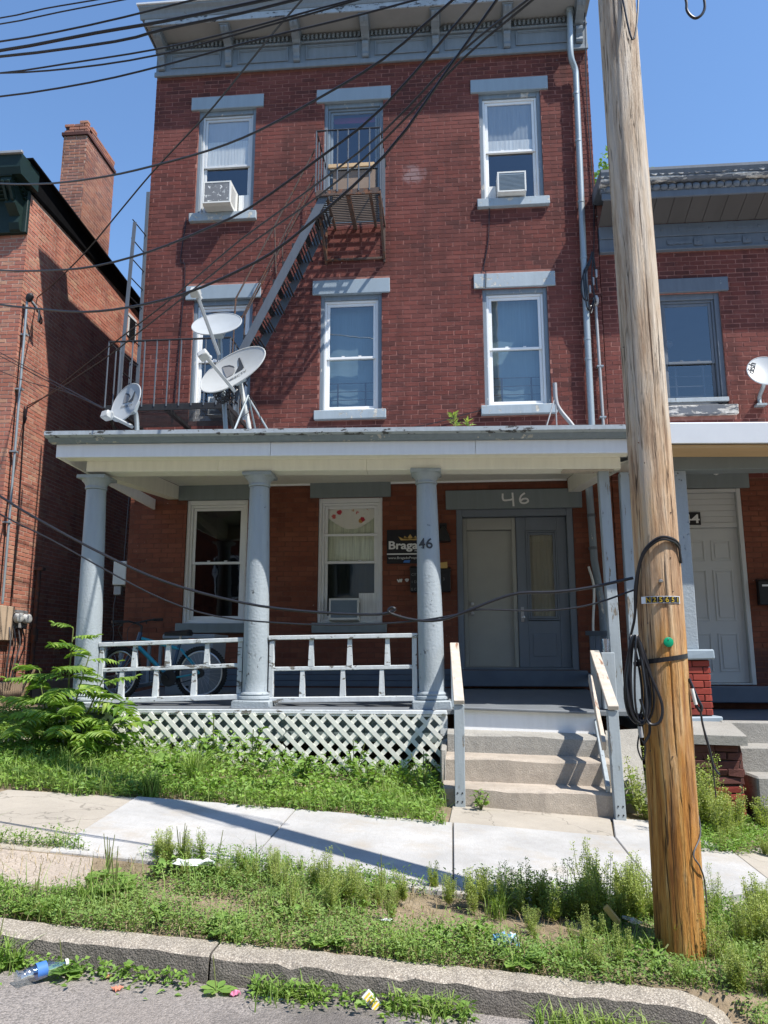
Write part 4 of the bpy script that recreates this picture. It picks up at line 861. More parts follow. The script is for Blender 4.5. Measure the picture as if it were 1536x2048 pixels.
# ------------------------------------------------------------------ satellite dishes
def dish(label, c, n, updir, a, b, mat, lnb, foot, logo=None, logo_mat='print_dark', struts=(), skew=0, arm_from=None, back=None):
    """offset dish: reflector with centre c, facing n, half sizes a (across) and b (along updir)"""
    c = V(*c); n = V(*n).normalized(); u = V(*updir); u = (u-n*u.dot(n)).normalized(); s_ = u.cross(n)
    if skew: q_ = Matrix.Rotation(R(skew), 3, n); u = q_ @ u; s_ = q_ @ s_
    t = thing('satellite_dish', label, 'satellite dish', foot)
    mb = MB(); mb.sm = True; nr, na = 7, 40; vs = []
    for k in range(nr+1):
        for i in range(na):
            th = 2*math.pi*i/na; r_ = k/nr; vs.append(c+s_*(a*r_*math.cos(th))+u*(b*r_*math.sin(th))+n*(.16*a*(r_*r_-1)+(.0 if k < nr else .0)))
    fs = [(k*na+i, k*na+(i+1) % na, (k+1)*na+(i+1) % na, (k+1)*na+i) for k in range(nr) for i in range(na)]
    mb.add(vs, fs); mb.add([v-n*.012 for v in vs], fs)
    rim = [(nr*na+i) for i in range(na)]; mb.f += [(rim[i], rim[(i+1) % na], rim[(i+1) % na]+len(vs), rim[i]+len(vs)) for i in range(na)]
    rf = mb.build('reflector', mat, t, smooth=True)
    mb = MB(); mb.tube([c+s_*(a*math.cos(th))+u*(b*math.sin(th))-n*.004 for th in [2*math.pi*i/na for i in range(na+1)]], .008, 6); mb.build('rim', mat, rf)
    arm0 = V(*arm_from) if arm_from else c-u*(b*.98)-n*.03; L = V(*lnb)
    mb = MB(); d = (L-arm0); mb.bar(arm0, L, .035, .045, n, .004); mb.build('feed_arm', mat, t)
    ld = (c-L).normalized(); mb = MB(); mb.obox(L-ld*.03, s_, u, n, .055, .045, .05, .012); mb.lathe([(.03, 0), (.034, .03), (.034, .06), (.02, .065)], 14, L+ld*.01, ld); mb.build('feed_horn', 'dish_white', t)
    bk = c-n*(.16*a+.09); F = V(*foot)
    mb = MB(); mb.tube(spline([bk, bk-n*.05+V(0, 0, -.08), F+V(0, 0, .12), F], 6), .028, 10); mb.build('mast', 'dish_white' if mat == 'dish_white' else 'galv', t)
    mb = MB(); mb.obox(bk+n*.03, s_, u, n, .07, .09, .05, .008); mb.build('back_bracket', 'galv', t)
    mb = MB(); mb.box(F.x-.07, F.x+.07, F.y-.07, F.y+.07, F.z-.02, F.z+.008, .003); mb.build('foot_plate', 'galv', t)
    for p, q_ in struts: mb = MB(); mb.tube([p, q_], .012, 8); mb.build('strut', 'galv', t)
    if logo: logo(t, c, s_, u, n, a, b)
    return t
def surf(c, s_, u, n, a, b, x, y): r2 = (x/a)**2+(y/b)**2; return c+s_*x+u*y+n*(.16*a*(r2-1)+.006)
def directv(k=1.0, oy=.25):
    def f(t, c, s_, u, n, a, b):
        mb = MB(); h = .058*k; o = (0, oy*b)
        def patch(poly):
            m = len(poly); P_ = [surf(c, s_, u, n, a, b, o[0]+x*h, o[1]+y*h) for x, y in poly]; ctr = sum(P_, V(0, 0, 0))/m
            mb.add(P_+[ctr], [(i, (i+1) % m, m) for i in range(m)])
        patch([(-1.25, 1), (-.85, .95), (-.2, .65), (.1, .1), (0, -.5), (-.35, -.85), (-1.25, -.9)])
        mb.build('logo', 'print_grey', t)
        mb = MB(); patch([(-.1, -.9), (.35, -.75), (.75, -.3), (.95, .3), (1.05, 1.0), (1.3, 1.0), (1.3, -.9)]); patch([(-1.3, 1.05), (-.9, 1.05), (-.3, .85), (.1, .4), (.2, 0), (.05, .3), (-.4, .7), (-1.3, .92)])
        mb.build('logo', 'print_dark', t)
        tx = text('DIRECTV', .042*k, (0, 0, 0), (1, 0, 0), (0, 1, 0), 'print_dark', t, 'lettering', 0, 'CENTER')
        for v in tx.data.vertices: v.co = surf(c, s_, u, n, a, b, o[0]+v.co.x, o[1]-h*1.95+v.co.y)
    return f
dish('small grey satellite dish at the left end of the porch roof', (-3.80, -2.2, 4.27), (-.42, -.86, .28), (0, 0, 1), .225, .262, 'dish', (-3.79, -2.65, 3.97), (-3.70, -2.05, 3.80), directv(1.15, .30), arm_from=(-3.72, -2.16, 3.98))
dish('upper pale satellite dish tilted to the sky, top of the pair', (-2.74, -2.2, 5.22), (-.02, -.80, .60), (0, 0, 1), .30, .255, 'dish', (-2.85, -2.62, 5.39), (-2.62, -2.05, 3.80), None, arm_from=(-2.68, -2.25, 4.80))
dish('large oval white satellite dish in front, tilted sideways on tripod mast', (-2.48, -2.35, 4.58), (-.28, -.88, .38), (0, 0, 1), .43, .27, 'dish_white', (-2.66, -2.78, 4.57), (-2.30, -2.2, 3.79), directv(1.6, .28), skew=30, arm_from=(-2.42, -2.42, 4.28),
     struts=(((-2.32, -2.2, 4.28), (-2.02, -2.25, 3.79)), ((-2.32, -2.2, 4.28), (-2.30, -1.7, 3.80)), ((-2.32, -2.22, 4.3), (-2.36, -2.6, 3.76))))
def dishlogo(t, c, s_, u, n, a, b):
    tx = text('dish', .13, (0, 0, 0), (1, 0, 0), (0, 1, 0), 'print_dark', t, 'lettering', .001, 'CENTER')
    for v in tx.data.vertices: x, y = v.co.x*.3-v.co.y*.954, v.co.x*.954+v.co.y*.3; v.co = surf(c, s_, u, n, a, b, x-.12, y+.06)
dish('pale satellite dish cut by the right edge, on the neighbouring brick wall', (4.24, -.42, 5.08), (-.1, -.90, .42), (0, 0, 1), .23, .255, 'dish', (4.30, -.85, 4.92), (4.28, -.04, 4.72), dishlogo, arm_from=(4.26, -.46, 4.83))
# cable tangle behind the dishes
mb = MB(); pts = []
for k in range(40): pts.append((-2.62+.11*math.sin(k*1.9)+.02*math.sin(k), -2.15+.08*math.cos(k*1.3), 4.36+.11*math.cos(k*1.7+.4)))
mb.tube(spline(pts, 4), .006, 5); mb.tube(spline([(-2.3, -2.2, 4.3), (-2.2, -2.3, 4.15), (-2.15, -2.25, 3.95), (-2.28, -2.3, 3.85), (-2.42, -2.3, 3.95), (-2.3, -2.22, 4.1)], 6), .004, 5); tag(mb.build('cable_tangle', 'rubber', None), 'tangle of black coaxial cable behind the big oval satellite dish', 'cable')
# pipe stub with stays on the porch roof
PS = thing('mast_stub', 'bent grey pipe stub with thin stays on the porch roof below the right window', 'pipe', (1.5, -1.0, 3.83))
mb = MB(); mb.tube(spline([(1.37, -1.0, 4.78), (1.375, -1.0, 4.56), (1.42, -1.0, 4.42), (1.62, -1.0, 4.12), (1.66, -1.0, 3.84)], 5), .028, 10); mb.build('pipe', 'pipe_grey', PS)
for q in ((1.12, -1.15, 3.83), (1.36, -1.1, 3.83)): mb = MB(); mb.tube([(1.37, -1.0, 4.60), q], .009, 6); mb.build('stay', 'pipe_grey', PS)
# electrical conduit and wire tangle at the party wall
CD = thing('service_conduit', 'grey service conduit with drip-loop wires climbing beside the downspout', 'conduit', (2.13, -.05, 3.8))
mb = MB(); mb.tube([(2.15, -.06, 3.86), (2.14, -.06, 5.2), (2.13, -.06, 6.28)], .022, 10); mb.build('pipe', 'pipe_grey', CD)
mb = MB(); mb.lathe([(.03, 0), (.045, .04), (.045, .10), (.02, .14)], 12, (2.13, -.07, 6.27), (0, -.3, 1)); mb.build('weatherhead', 'pipe_grey', CD)
for k in range(5):
    a = rnd.uniform(-.1, .1); mb = MB(); mb.tube(spline([(2.12, -.1, 6.38), (2.04+a, -.16, 6.32-.05*k), (2.0+a, -.18, 6.55+.05*k), (2.06+a*.5, -.15, 6.85), (2.12, -.12, 6.95+.03*k), (2.16, -.08, 6.5)], 6), .010, 6); mb.build('drip_loop', 'rubber', CD)
for k in range(3): mb = MB(); mb.box(2.03+k*.05, 2.06+k*.05, -.17, -.13, 6.42+.12*k, 6.54+.12*k, .006); mb.build('connector', 'pipe_grey', CD)
mb = MB(); mb.tube(spline([(2.14, -.03, 6.9), (2.19, -.03, 8.0), (2.17, -.03, 9.6), (2.2, -.1, 11.1)], 5), .008, 5); mb.build('riser_wire', 'rubber', CD)
for z in (5.35, 4.6): mb = MB(); mb.box(2.10, 2.19, -.085, -.0, z-.01, z+.01); mb.build('strap', 'galv', CD)
# thin cables stapled on the facade
for nm, pts in (('dark cable stapled down the wall under the top right window', [(.66, -.02, 7.95), (.63, -.02, 7.4), (.55, -.02, 6.95), (.58, -.045, 6.86), (.57, -.05, 6.62)]), ('thin cable looping down the brick left of the second floor window', [(-4.0, -.02, 8.0), (-4.06, -.02, 7.3), (-3.98, -.02, 7.1), (-4.02, -.02, 5.6), (-4.05, -.02, 4.7)]), ('slack black cable running along the wall just above the porch roof', [(-2.0, -.03, 4.45), (-1.2, -.03, 4.48), (-.4, -.03, 4.55), (.3, -.03, 4.72), (.55, -.03, 4.78)])):
    mb = MB(); mb.tube(spline(pts, 6), .007, 5); tag(mb.build('wall_cable', 'rubber'), nm, 'cable')
# ------------------------------------------------------------------ things on the porch
SG = thing('property_sign', 'black property sign with gold crown and white lettering beside the door', 'sign', (-.56, -.02, 2.58))
mb = MB(); mb.box(-.885, -.23, -.022, -.008, 2.58, 3.055, .002); mb.build('board', 'black', SG)
text('Bragado', .155, (-.868, -.024, 2.785), (1, 0, 0), (0, 0, 1), 'print_white', SG, 'lettering', .004, 'LEFT', .60)
text('PROPERTIES', .036, (-.50, -.024, 2.745), (1, 0, 0), (0, 0, 1), 'print_white', SG, 'lettering', 0, 'LEFT', .23)
text('www.BragadoProperties.com', .045, (-.865, -.024, 2.645), (1, 0, 0), (0, 0, 1), 'print_white', SG, 'lettering', 0, 'LEFT', .60)
mb = MB(); mb.box(-.885, -.23, -.026, -.0225, 2.705, 2.722); mb.build('rule', 'print_white', SG)
cx, cz = -.56, 2.905; mb = MB()
cr = [(-.13, 0), (.13, 0), (.165, .055), (.10, .022), (.075, .062), (.045, .024), (0, .085), (-.045, .024), (-.075, .062), (-.10, .022), (-.165, .055)]
mb.add([(cx+x, -.0245, cz+z) for x, z in cr]+[(cx, -.0245, cz+.012)], [(i, (i+1) % 11, 11) for i in range(11)]); mb.build('crown_emblem', 'print_gold', SG)
mb = MB(); mb.add([(-.66, -.0246, 2.595), (-.57, -.0246, 2.59), (-.56, -.0246, 2.63), (-.64, -.0246, 2.625)], [(0, 1, 2, 3)]); mb.build('sticker', 'print_blue', SG)
LM = thing('wall_lamp', 'unlit black bell-shaped wall lamp beside the door', 'lamp', (-.12, -.02, 2.92))
mb = MB(); mb.lathe([(.105, 0), (.10, .03), (.07, .12), (.05, .17), (.02, .20)], 20, (-.10, -.14, 2.86)); mb.build('shade', 'iron_black', LM); mb = MB(); mb.box(-.15, -.05, -.03, -.004, 3.02, 3.14, .006); mb.bar((-.1, -.03, 3.08), (-.1, -.14, 3.05), .03, .03); mb.build('arm', 'iron_black', LM)
def mailbox(label, x0, x1, z0, z1, flap=True):
    m = thing('mailbox', label, 'mailbox', ((x0+x1)/2, -.06, z0)); mb = MB(); mb.box(x0, x1, -.11, -.012, z0, z1, .008); mb.build('box', 'black', m)
    mb = MB(); mb.prism([(-.118, z1-.045), (-.122, z1-.02), (-.02, z1+.022), (-.012, z1+.008)], 'x', x0-.006, x1+.006); mb.build('lid', 'black', m); return m
m1 = mailbox('black mailbox with worn stickers left of the front column', -.56, -.30, 2.18, 2.52)
for k, (s_, z) in enumerate((('CITY', 2.40), ('1 D', 2.30), ('E C P', 2.20))): text(s_, .05, (-.545, -.113, z), (1, 0, 0), (0, 0, 1), 'print_grey', m1, 'lettering')
m2 = mailbox('black mailbox marked 3 stuffed with papers beside the door frame', -.27, -.01, 2.18, 2.50)
text('3', .055, (-.115, -.113, 2.335), (1, 0, 0), (0, 0, 1), 'print_grey', m2, 'lettering')
mb = MB(); mb.box(-.19, -.05, -.09, -.07, 2.45, 2.585, .002); mb.box(-.23, -.07, -.066, -.05, 2.45, 2.56, .002); mb.map(lambda p: V(p.x, p.y, p.z+.12*(p.x+.1))); tag(mb.build('mail', 'print_gold'), 'folded papers sticking out of the mailbox marked 3', 'mail')
strokes('paint_marks', [[(0, .03), (.02, 0), (.035, .03), (.05, .0), (.06, .035)], [(.11, .03), (.13, .005), (.15, .03), (.12, .035)], [(.20, .045), (.20, -.005)]], (-.74, -.012, 2.33), .009, 'spray', H46)
UB = thing('utility_box', 'small white utility box on the alley corner beside the bicycle', 'utility box', (-4.72, .06, 2.1))
mb = MB(); mb.box(-4.82, -4.626, -.0, .28, 2.32, 2.66, .008); mb.build('case', 'ac_white', UB); mb = MB(); mb.tube([(-4.72, .12, 2.66), (-4.70, .1, 3.5), (-4.66, .1, 4.4)], .008, 6); mb.build('cable', 'cable_grey', UB); mb = MB(); mb.tube(spline([(-4.76, .08, 2.32), (-4.8, .05, 2.0), (-4.78, .05, 1.5), (-4.95, .05, 1.35)], 6), .007, 6); mb.build('cable', 'cable_grey', UB); mb = MB(); mb.box(-4.81, -4.70, .03, .12, 2.18, 2.315, .01); mb.build('fitting', 'pipe_grey', UB)
# ------------------------------------------------------------------ bicycle
BK = thing('bicycle', 'teal and navy mountain bicycle parked behind the left porch railing', 'bicycle', (-3.35, -1.85, .82))
by = -1.85; wr = .30; rw = V(-2.86, by, .83+wr); fw_ = V(-3.80, by-.05, .83+wr)
def wheel(c, ax):
    ax = ax.normalized(); a = ax.cross(V(0, 0, 1)).normalized(); b = V(0, 0, 1)
    circ = lambda r_, n=44: [c+a*(r_*math.cos(2*math.pi*i/n))+b*(r_*math.sin(2*math.pi*i/n)) for i in range(n+1)]
    hub = MB(); hub.lathe([(.018, -.045), (.026, -.03), (.018, -.02), (.018, .02), (.026, .03), (.018, .045)], 12, c, ax); wh = hub.build('wheel', 'chrome', BK)
    mb = MB(); mb.tube(circ(wr-.024), .024, 10, False); 
    for i in range(60):
        th = 2*math.pi*i/60; d = a*math.cos(th)+b*math.sin(th); tg = -a*math.sin(th)+b*math.cos(th)
        for s_ in (-1, 1): mb.obox(c+d*(wr-.006)+ax*(.013*s_), d, tg, ax, .009, .008, .008)
    mb.build('tyre', 'tyre', wh)
    mb = MB(); mb.tube(circ(wr-.056), .011, 8, False); mb.build('rim', 'chrome', wh)
    mb = MB()
    for i in range(28):
        th = 2*math.pi*i/28; t2 = th+(.5 if i % 2 else -.5); s_ = .028 if i % 4 < 2 else -.028
        mb.tube([c+(a*math.cos(t2)+b*math.sin(t2))*.024+ax*s_, c+(a*math.cos(th)+b*math.sin(th))*(wr-.062)], .0015, 4, False)
    mb.build('spokes', 'chrome', wh, kind='stuff')
wheel(rw, V(0, 1, 0)); wheel(fw_, V(.35, 1, 0))
bb = V(-3.22, by, 1.07); st = V(-3.12, by, 1.50); hd = V(-3.60, by, 1.56); hl = V(-3.63, by, 1.44)
mb = MB(); mb.tube([hd+V(.02, 0, -.04), st+V(-.01, 0, -.10)], .021, 10); mb.build('top_tube', 'teal', BK)
mb = MB(); mb.tube([hl, bb], .024, 10); mb.build('down_tube', 'teal', BK)
mb = MB(); mb.tube([bb, st], .02, 10); mb.build('seat_tube', 'navy', BK)
mb = MB()
for s_ in (-1, 1): mb.tube([st+V(.01, .02*s_, -.10), rw+V(0, .05*s_, 0)], .010, 8); mb.tube([bb+V(.02, .03*s_, 0), rw+V(0, .05*s_, 0)], .011, 8)
mb.build('rear_stays', 'teal', BK)
mb = MB(); mb.tube([hd+V(-.0, 0, .03), hl+V(-.02, 0, -.04)], .024, 10)
for s_ in (-1, 1): mb.tube([hl+V(-.03, .05*s_, -.04), fw_+V(.0, .055*s_, 0)], .015, 8)
mb.build('fork', 'navy', BK)
mb = MB(); mb.tube([hd, hd+V(.01, 0, .10), hd+V(-.06, -.01, .14)], .014, 8); mb.tube(spline([hd+V(-.22, -.26, .14), hd+V(-.10, -.12, .15), hd+V(-.06, 0, .14), hd+V(.06, .14, .18), hd+V(.14, .27, .19)], 5), .012, 8); hb = mb.build('handlebar', 'iron_black', BK)
for p, q in (((-.23, -.27, .14), (-.15, -.18, .147)), ((.08, .17, .183), (.145, .28, .19))): mb = MB(); mb.tube([hd+V(*p), hd+V(*q)], .018, 8); mb.build('grip', 'black', hb)
for p, q in (((-.12, -.15, .15), (-.26, -.19, .09)), ((.03, .1, .17), (-.02, .2, .14))): mb = MB(); mb.tube([hd+V(*p), hd+V(*q)], .006, 6); mb.build('brake_lever', 'iron_black', hb)
mb = MB(); mb.tube(spline([hd+V(-.13, -.15, .15), hd+V(-.22, -.1, .05), hd+V(-.12, -.02, -.12), hd+V(.02, 0, -.04)], 6), .004, 5); mb.tube(spline([hd+V(.05, .1, .17), hd+V(-.16, .06, .1), hd+V(-.15, .02, -.1), hl+V(-.02, 0, -.06)], 6), .004, 5); mb.build('brake_cable', 'rubber', BK)
mb = MB(); mb.tube([st+V(0, 0, -.02), st+V(-.0, 0, .06)], .014, 8); mb.build('seat_post', 'chrome', BK)
mb = MB(); sp_ = [(-.19, .018, .02), (-.12, .028, .03), (-.03, .05, .035), (.05, .095, .045), (.10, .09, .05), (.125, .05, .045)]; vs = []
for dx, hw, hz in sp_: vs += [tuple(st+V(dx, -hw, .065+hz*.6)), tuple(st+V(dx, 0, .072+hz)), tuple(st+V(dx, hw, .065+hz*.6)), tuple(st+V(dx, hw*.8, .05)), tuple(st+V(dx, -hw*.8, .05))]
mb.add(vs, [(i*5+k, i*5+(k+1) % 5, (i+1)*5+(k+1) % 5, (i+1)*5+k) for i in range(5) for k in range(5)]+[(0, 1, 2, 3, 4), (25, 26, 27, 28, 29)]); mb.sm = True; mb.build('saddle', 'black', BK)
mb = MB(); mb.lathe([(.09, -.004), (.092, 0), (.09, .004)], 24, bb+V(0, -.05, 0), (0, 1, 0)); ck = mb.build('chainring', 'iron_black', BK)
for s_ in (-1, 1): mb = MB(); mb.bar(bb+V(0, .07*s_, 0), bb+V(.13*s_, .075*s_, -.10*s_), .016, .024); mb.box(bb.x+.13*s_-.04, bb.x+.13*s_+.04, bb.y+.08*s_, bb.y+.16*s_, bb.z-.10*s_-.012, bb.z-.10*s_+.012, .004); mb.build('crank', 'iron_black', BK)
mb = MB(); mb.lathe([(.05, -.012), (.05, .012)], 16, rw+V(0, -.04, 0), (0, 1, 0)); mb.tube([rw+V(0, -.05, .05), bb+V(0, -.052, .085)], .006, 5); mb.tube([rw+V(0, -.05, -.05), bb+V(0, -.052, -.085)], .006, 5); mb.build('drivetrain', 'iron_black', BK)
mb = MB(); mb.box(rw.x-.16, rw.x-.10, by-.03, by+.03, 1.47, 1.52, .006); mb.build('rear_reflector', 'orange_litter', BK)
BN = thing('storage_bin', 'grey lidded plastic bin standing behind the bicycle saddle', 'bin', (-3.15, -1.1, .88))
mb = MB(); mb.prism([(-3.42, .87), (-2.90, .87), (-2.86, 1.52), (-3.46, 1.52)], 'y', -1.45, -.9); mb.build('tub', 'bin', BN); mb = MB(); mb.box(-3.48, -2.84, -1.48, -.87, 1.521, 1.58, .015); mb.build('lid', 'bin', BN)
CP = thing('plastic_cup', 'clear plastic cup left on the side rail by the square post', 'cup', (1.56, -2.30, 1.33))
mb = MB(); mb.lathe([(.034, 0), (.046, .13), (.049, .131), (.0445, .13), (.032, .004)], 20, (1.55, -2.52, 1.36), caps=False); mb.build('cup', 'clear', CP); mb = MB(); mb.lathe([(.0, .0), (.034, 0.0)], 16, (1.55, -2.52, 1.361), caps=False); mb.build('cup_base', 'clear', CP)
mb = MB(); mb.box(1.49, 1.62, -2.58, -2.46, .80, 1.355, .006); mb.build('short_post', 'post_wood', PO)
mb = MB(); mb.tube(spline([(1.84, -.12, 2.5), (1.88, -.2, 2.2), (1.84, -.22, 1.7), (1.86, -.2, 1.35), (1.9, -.2, 1.1)], 6), .016, 8); tag(mb.build('drain_hose', 'ac_white'), 'white corrugated drain hose hanging by the lower downspout', 'hose')
# ------------------------------------------------------------------ neighbouring house on the left
HL = thing('brick_house', 'left neighbouring red brick house with black eave and tall chimney', 'house', (-9, .2, .5))
LX, LY = -6.70, .18; LZ = 8.72
mb = MB(); mb.box(-13, LX, LY, LY+9, .93, LZ); lw = mb.build('wall', 'mortar_old', HL)
vent = (4.05, 4.45, 7.95, 8.45)
bricks(lw, 'brick_old', LY, LY+5.2, .95, LZ-.03, [vent], lambda u, z, out: (LX+out, u, z), course=.0657, blen=.205, joint=.014, proud=.004, singles=300, hide=lambda u, z: (u > .9 and z < 6.8) or z < 2.4)
mb = MB(); mb.box(-13, LX-.001, LY-.004, LY-.001, .93, LZ); fwall = mb.build('front_wall', 'mortar_old', HL)
bricks(fwall, 'brick_old', -8.6, LX+.008, .95, LZ-.03, [], lambda u, z, out: (u, LY-.004-out, z), course=.0657, blen=.205, joint=.014, proud=.004, singles=160)
mb = MB(); mb.box(-13, LX+.03, LY-.03, LY+9, -.2, .945, .02); mb.build('foundation', 'tan', HL)
mb = MB(); ring(mb, *(0, 0, 0, 0, 0, 0, .01)) if False else mb.box(LX-.02, LX+.02, vent[0], vent[1], vent[2], vent[3]); lv = mb.build('louvre_vent', 'vinyl_shade', HL)
for k in range(8): z = vent[2]+.04+k*.055; mb = MB(); mb.add([(LX+.021, vent[0]+.05, z), (LX+.021, vent[1]-.05, z), (LX+.05, vent[1]-.05, z-.03), (LX+.05, vent[0]+.05, z-.03), (LX+.021, vent[0]+.05, z+.008), (LX+.021, vent[1]-.05, z+.008), (LX+.052, vent[1]-.05, z-.022), (LX+.052, vent[0]+.05, z-.022)], [(0, 1, 2, 3), (4, 5, 6, 7), (0, 1, 5, 4), (2, 3, 7, 6), (1, 2, 6, 5), (0, 3, 7, 4)]); mb.build('slat', 'print_dark', lv)
# side eave (black boards) and roof
ezl = lambda p: V(p.x, p.y, p.z-.062*(p.y-LY)*(1 if p.z > LZ+.1 else 0))
mb = MB(); mb.prism([(LX-.3, LZ+.0), (LX+.03, LZ-.02), (LX+.05, LZ+.02), (LX+.10, LZ+.36), (LX-.3, LZ+.36)], 'y', LY-.05, LY+9); mb.map(ezl); ev = mb.build('eave', 'tar', HL)
mb = MB(); mb.box(-13.2, LX-.3, LY-.5, LY+9, LZ+.1, LZ+.30); mb.build('roof', 'roofing', HL)
mb = MB(); mb.box(LX-.35, LX+.17, LY-.3, LY+9, LZ+.362, LZ+.40, .006); mb.map(ezl); mb.build('roof_edge', 'tar', HL)
mb = MB(); mb.box(-13.2, LX-.351, LY-.56, LY+9, LZ+.345, LZ+.375, .006); mb.build('roof_edge', 'tar', HL)
mb = MB(); mb.prism([(LY-.50, LZ-.0), (LY-.54, LZ+.10), (LY-.56, LZ+.34), (LY+.0, LZ+.34), (LY+.0, LZ)], 'x', -13, LX+.12); mb.box(-13, LX+.02, LY-.09, LY-.01, LZ-.75, LZ-.01, .01); lc = mb.build('cornice', 'green_dark', HL)
mb = MB(); mb.box(-13, LX+.16, LY-.60, LY-.545, LZ+.30, LZ+.343, .005); mb.build('gutter_edge', 'pipe_grey', lc)
for bxx in (LX-.14, LX-1.25):
    mb = MB(); hw = .085; mb.prism([(LY-.091, LZ-.02), (LY-.47, LZ-.02), (LY-.48, LZ-.09), (LY-.40, LZ-.17), (LY-.33, LZ-.22), (LY-.30, LZ-.30), (LY-.32, LZ-.37), (LY-.22, LZ-.45), (LY-.15, LZ-.50), (LY-.17, LZ-.62), (LY-.13, LZ-.72), (LY-.091, LZ-.74)], 'x', bxx-hw, bxx+hw)
    for dx in (-.05, .05): mb.prism([(LY-.2, LZ-.2), (LY-.46, LZ-.05), (LY-.5, LZ-.10), (LY-.42, LZ-.2), (LY-.34, LZ-.32), (LY-.25, LZ-.36)], 'x', bxx+dx-.02, bxx+dx+.02)
    mb.box(bxx-.11, bxx+.11, LY-.5, LY-.09, LZ-.019, LZ-.002, .004); mb.build('bracket', 'green_dark', lc)
for k in range(4): mb = MB(); mb.box(-13, LX+.0, LY-.14-.05*k, LY-.085, LZ-.16+.04*k-.02, LZ-.16+.04*k, .006); mb.build('moulding', 'green_dark', lc)
# chimney
CX1, CX0, CY0, CY1 = -6.95, -7.42, 2.26, 3.48; CT = 11.35
mb = MB(); mb.box(CX0, CX1, CY0, CY1, LZ, CT); ch = mb.build('chimney', 'mortar_old', HL)
bricks(ch, 'brick_chim', CX0, CX1+.007, LZ+.3, CT, [], lambda u, z, out: (u, CY0-out, z), course=.0657, blen=.205, joint=.014, proud=.005, singles=120)
bricks(ch, 'brick_chim', CY0, CY1, LZ+.3, CT, [], lambda u, z, out: (CX1+out, u, z), course=.0657, blen=.205, joint=.014, proud=.005, singles=180)
mb = MB(); mb.box(CX0-.035, CX1+.035, CY0-.035, CY1+.035, CT-.02, CT+.055, .008, .003); mb.build('chimney_band', 'brick_dark', ch)
for r_ in range(4):
    for face in (0, 1):
        L0, L1 = (CX0, CX1) if face == 0 else (CY0+.1, CY1); u = L0+(.1 if r_ % 2 else 0)
        while u < L1-.06:
            e = min(u+.19, L1); u2 = u; u += .203
            if r_ == 3 and (rnd.random() < .6 or u2 > L0+.7): continue
            if r_ == 2 and u2 > L0+.8 and rnd.random() < .35: continue
            mb = MB(); z = CT+.058+r_*.066
            if face == 0: mb.box(u2, e, CY0-.004, CY0+.1, z, z+.056, .004, .003)
            else: mb.box(CX1-.1, CX1+.004, u2, e, z, z+.056, .004, .003)
            mb.build('brick', 'brick_chim', ch)
mb = MB(); mb.box(CX0+.02, CX1-.02, CY0+.02, CY1-.02, CT+.055, CT+.19); mb.build('chimney_core', 'mortar_dark', ch)
# service mast, meters, pipes on the side wall
SM = thing('service_mast', 'thin galvanised service mast with weatherhead on the left brick corner', 'conduit', (LX+.07, .35, 2.05))
mb = MB(); mb.tube([(LX+.08, .30, 2.08), (LX+.08, .26, 4.5), (LX+.08, .22, 6.85)], .019, 10); mb.build('pipe', 'galv', SM); mb = MB(); mb.lathe([(.03, 0), (.055, .05), (.055, .11), (.02, .15)], 12, (LX+.09, .22, 6.84), (.4, 0, 1)); mb.build('weatherhead', 'iron_black', SM)
for z in (3.3, 4.4, 5.4, 6.3): mb = MB(); mb.box(LX+.0, LX+.11, .23, .31, z-.012, z+.012); mb.build('strap', 'galv', SM)
for k in range(3): mb = MB(); mb.tube(spline([(LX+.11, .22, 6.9), (LX+.2, .36+.05*k, 6.75-.04*k), (LX+.16, .44+.04*k, 6.6), (LX+.14, .48, 6.78+.03*k)], 6), .012, 6); mb.build('drip_loop', 'rubber' if k else 'galv', SM)
MT = thing('electric_meters', 'pair of round glass electric meters on a weathered board at the left edge', 'meter', (LX+.1, .6, 1.6))
mb = MB(); mb.box(LX+.012, LX+.10, .18, .62, 1.55, 2.06, .01); mb.build('panel', 'tan', MT)
for y in (.66, .90):
    mb = MB(); mb.lathe([(.085, 0), (.085, .06), (.075, .075), (.072, .13), (.055, .145), (.0, .148)], 22, (LX+.06, y, 1.89), (1, -.25, 0)); mt = mb.build('meter', 'dish_white', MT); mb = MB(); mb.lathe([(.088, .055), (.088, .07)], 22, (LX+.06, y, 1.89), (1, -.25, 0)); mb.build('meter_ring', 'rust', mt)
mb = MB(); mb.box(LX+.012, LX+.09, .62, 1.0, 1.74, 2.02, .01); mb.build('backing_plate', 'pipe_grey', MT)
for k in range(4): mb = MB(); mb.tube(spline([(LX+.1, .5+.12*k, 1.75), (LX+.14, .5+.13*k, 1.5), (LX+.1, .52+.1*k, 1.2), (LX+.1, .55+.06*k, .95)], 6), .012, 6); mb.build('lead', 'rubber' if k % 2 else 'cable_grey', MT)
VP = thing('vent_pipe', 'rusty brown vertical vent pipe on the left brick wall', 'pipe', (LX+.07, 1.26, .6))
mb = MB(); mb.tube([(LX+.08, 1.26, .55), (LX+.08, 1.24, 2.72)], .036, 10); mb.build('pipe', 'rust', VP); mb = MB(); mb.tube([(LX+.08, 1.26, 1.55), (LX+.08, 1.26, 1.75)], .055, 10); mb.box(LX+.0, LX+.16, 1.20, 1.30, 2.68, 2.73, .005); mb.build('fitting', 'rust', VP)
mb = MB(); mb.tube(spline([(LX+.03, .5, 5.2), (LX+.02, .56, 4.6), (LX+.03, .60, 3.4), (LX+.03, .62, 2.2)], 5), .010, 6); mb.tube([(LX+.02, .6, 5.05), (LX+.02, .56, 4.95), (LX+.06, .5, 5.0), (LX+.06, .52, 5.2)], .012, 6); tag(mb.build('wall_cable', 'rubber'), 'black cable hooked on the left brick wall and hanging straight down', 'cable')
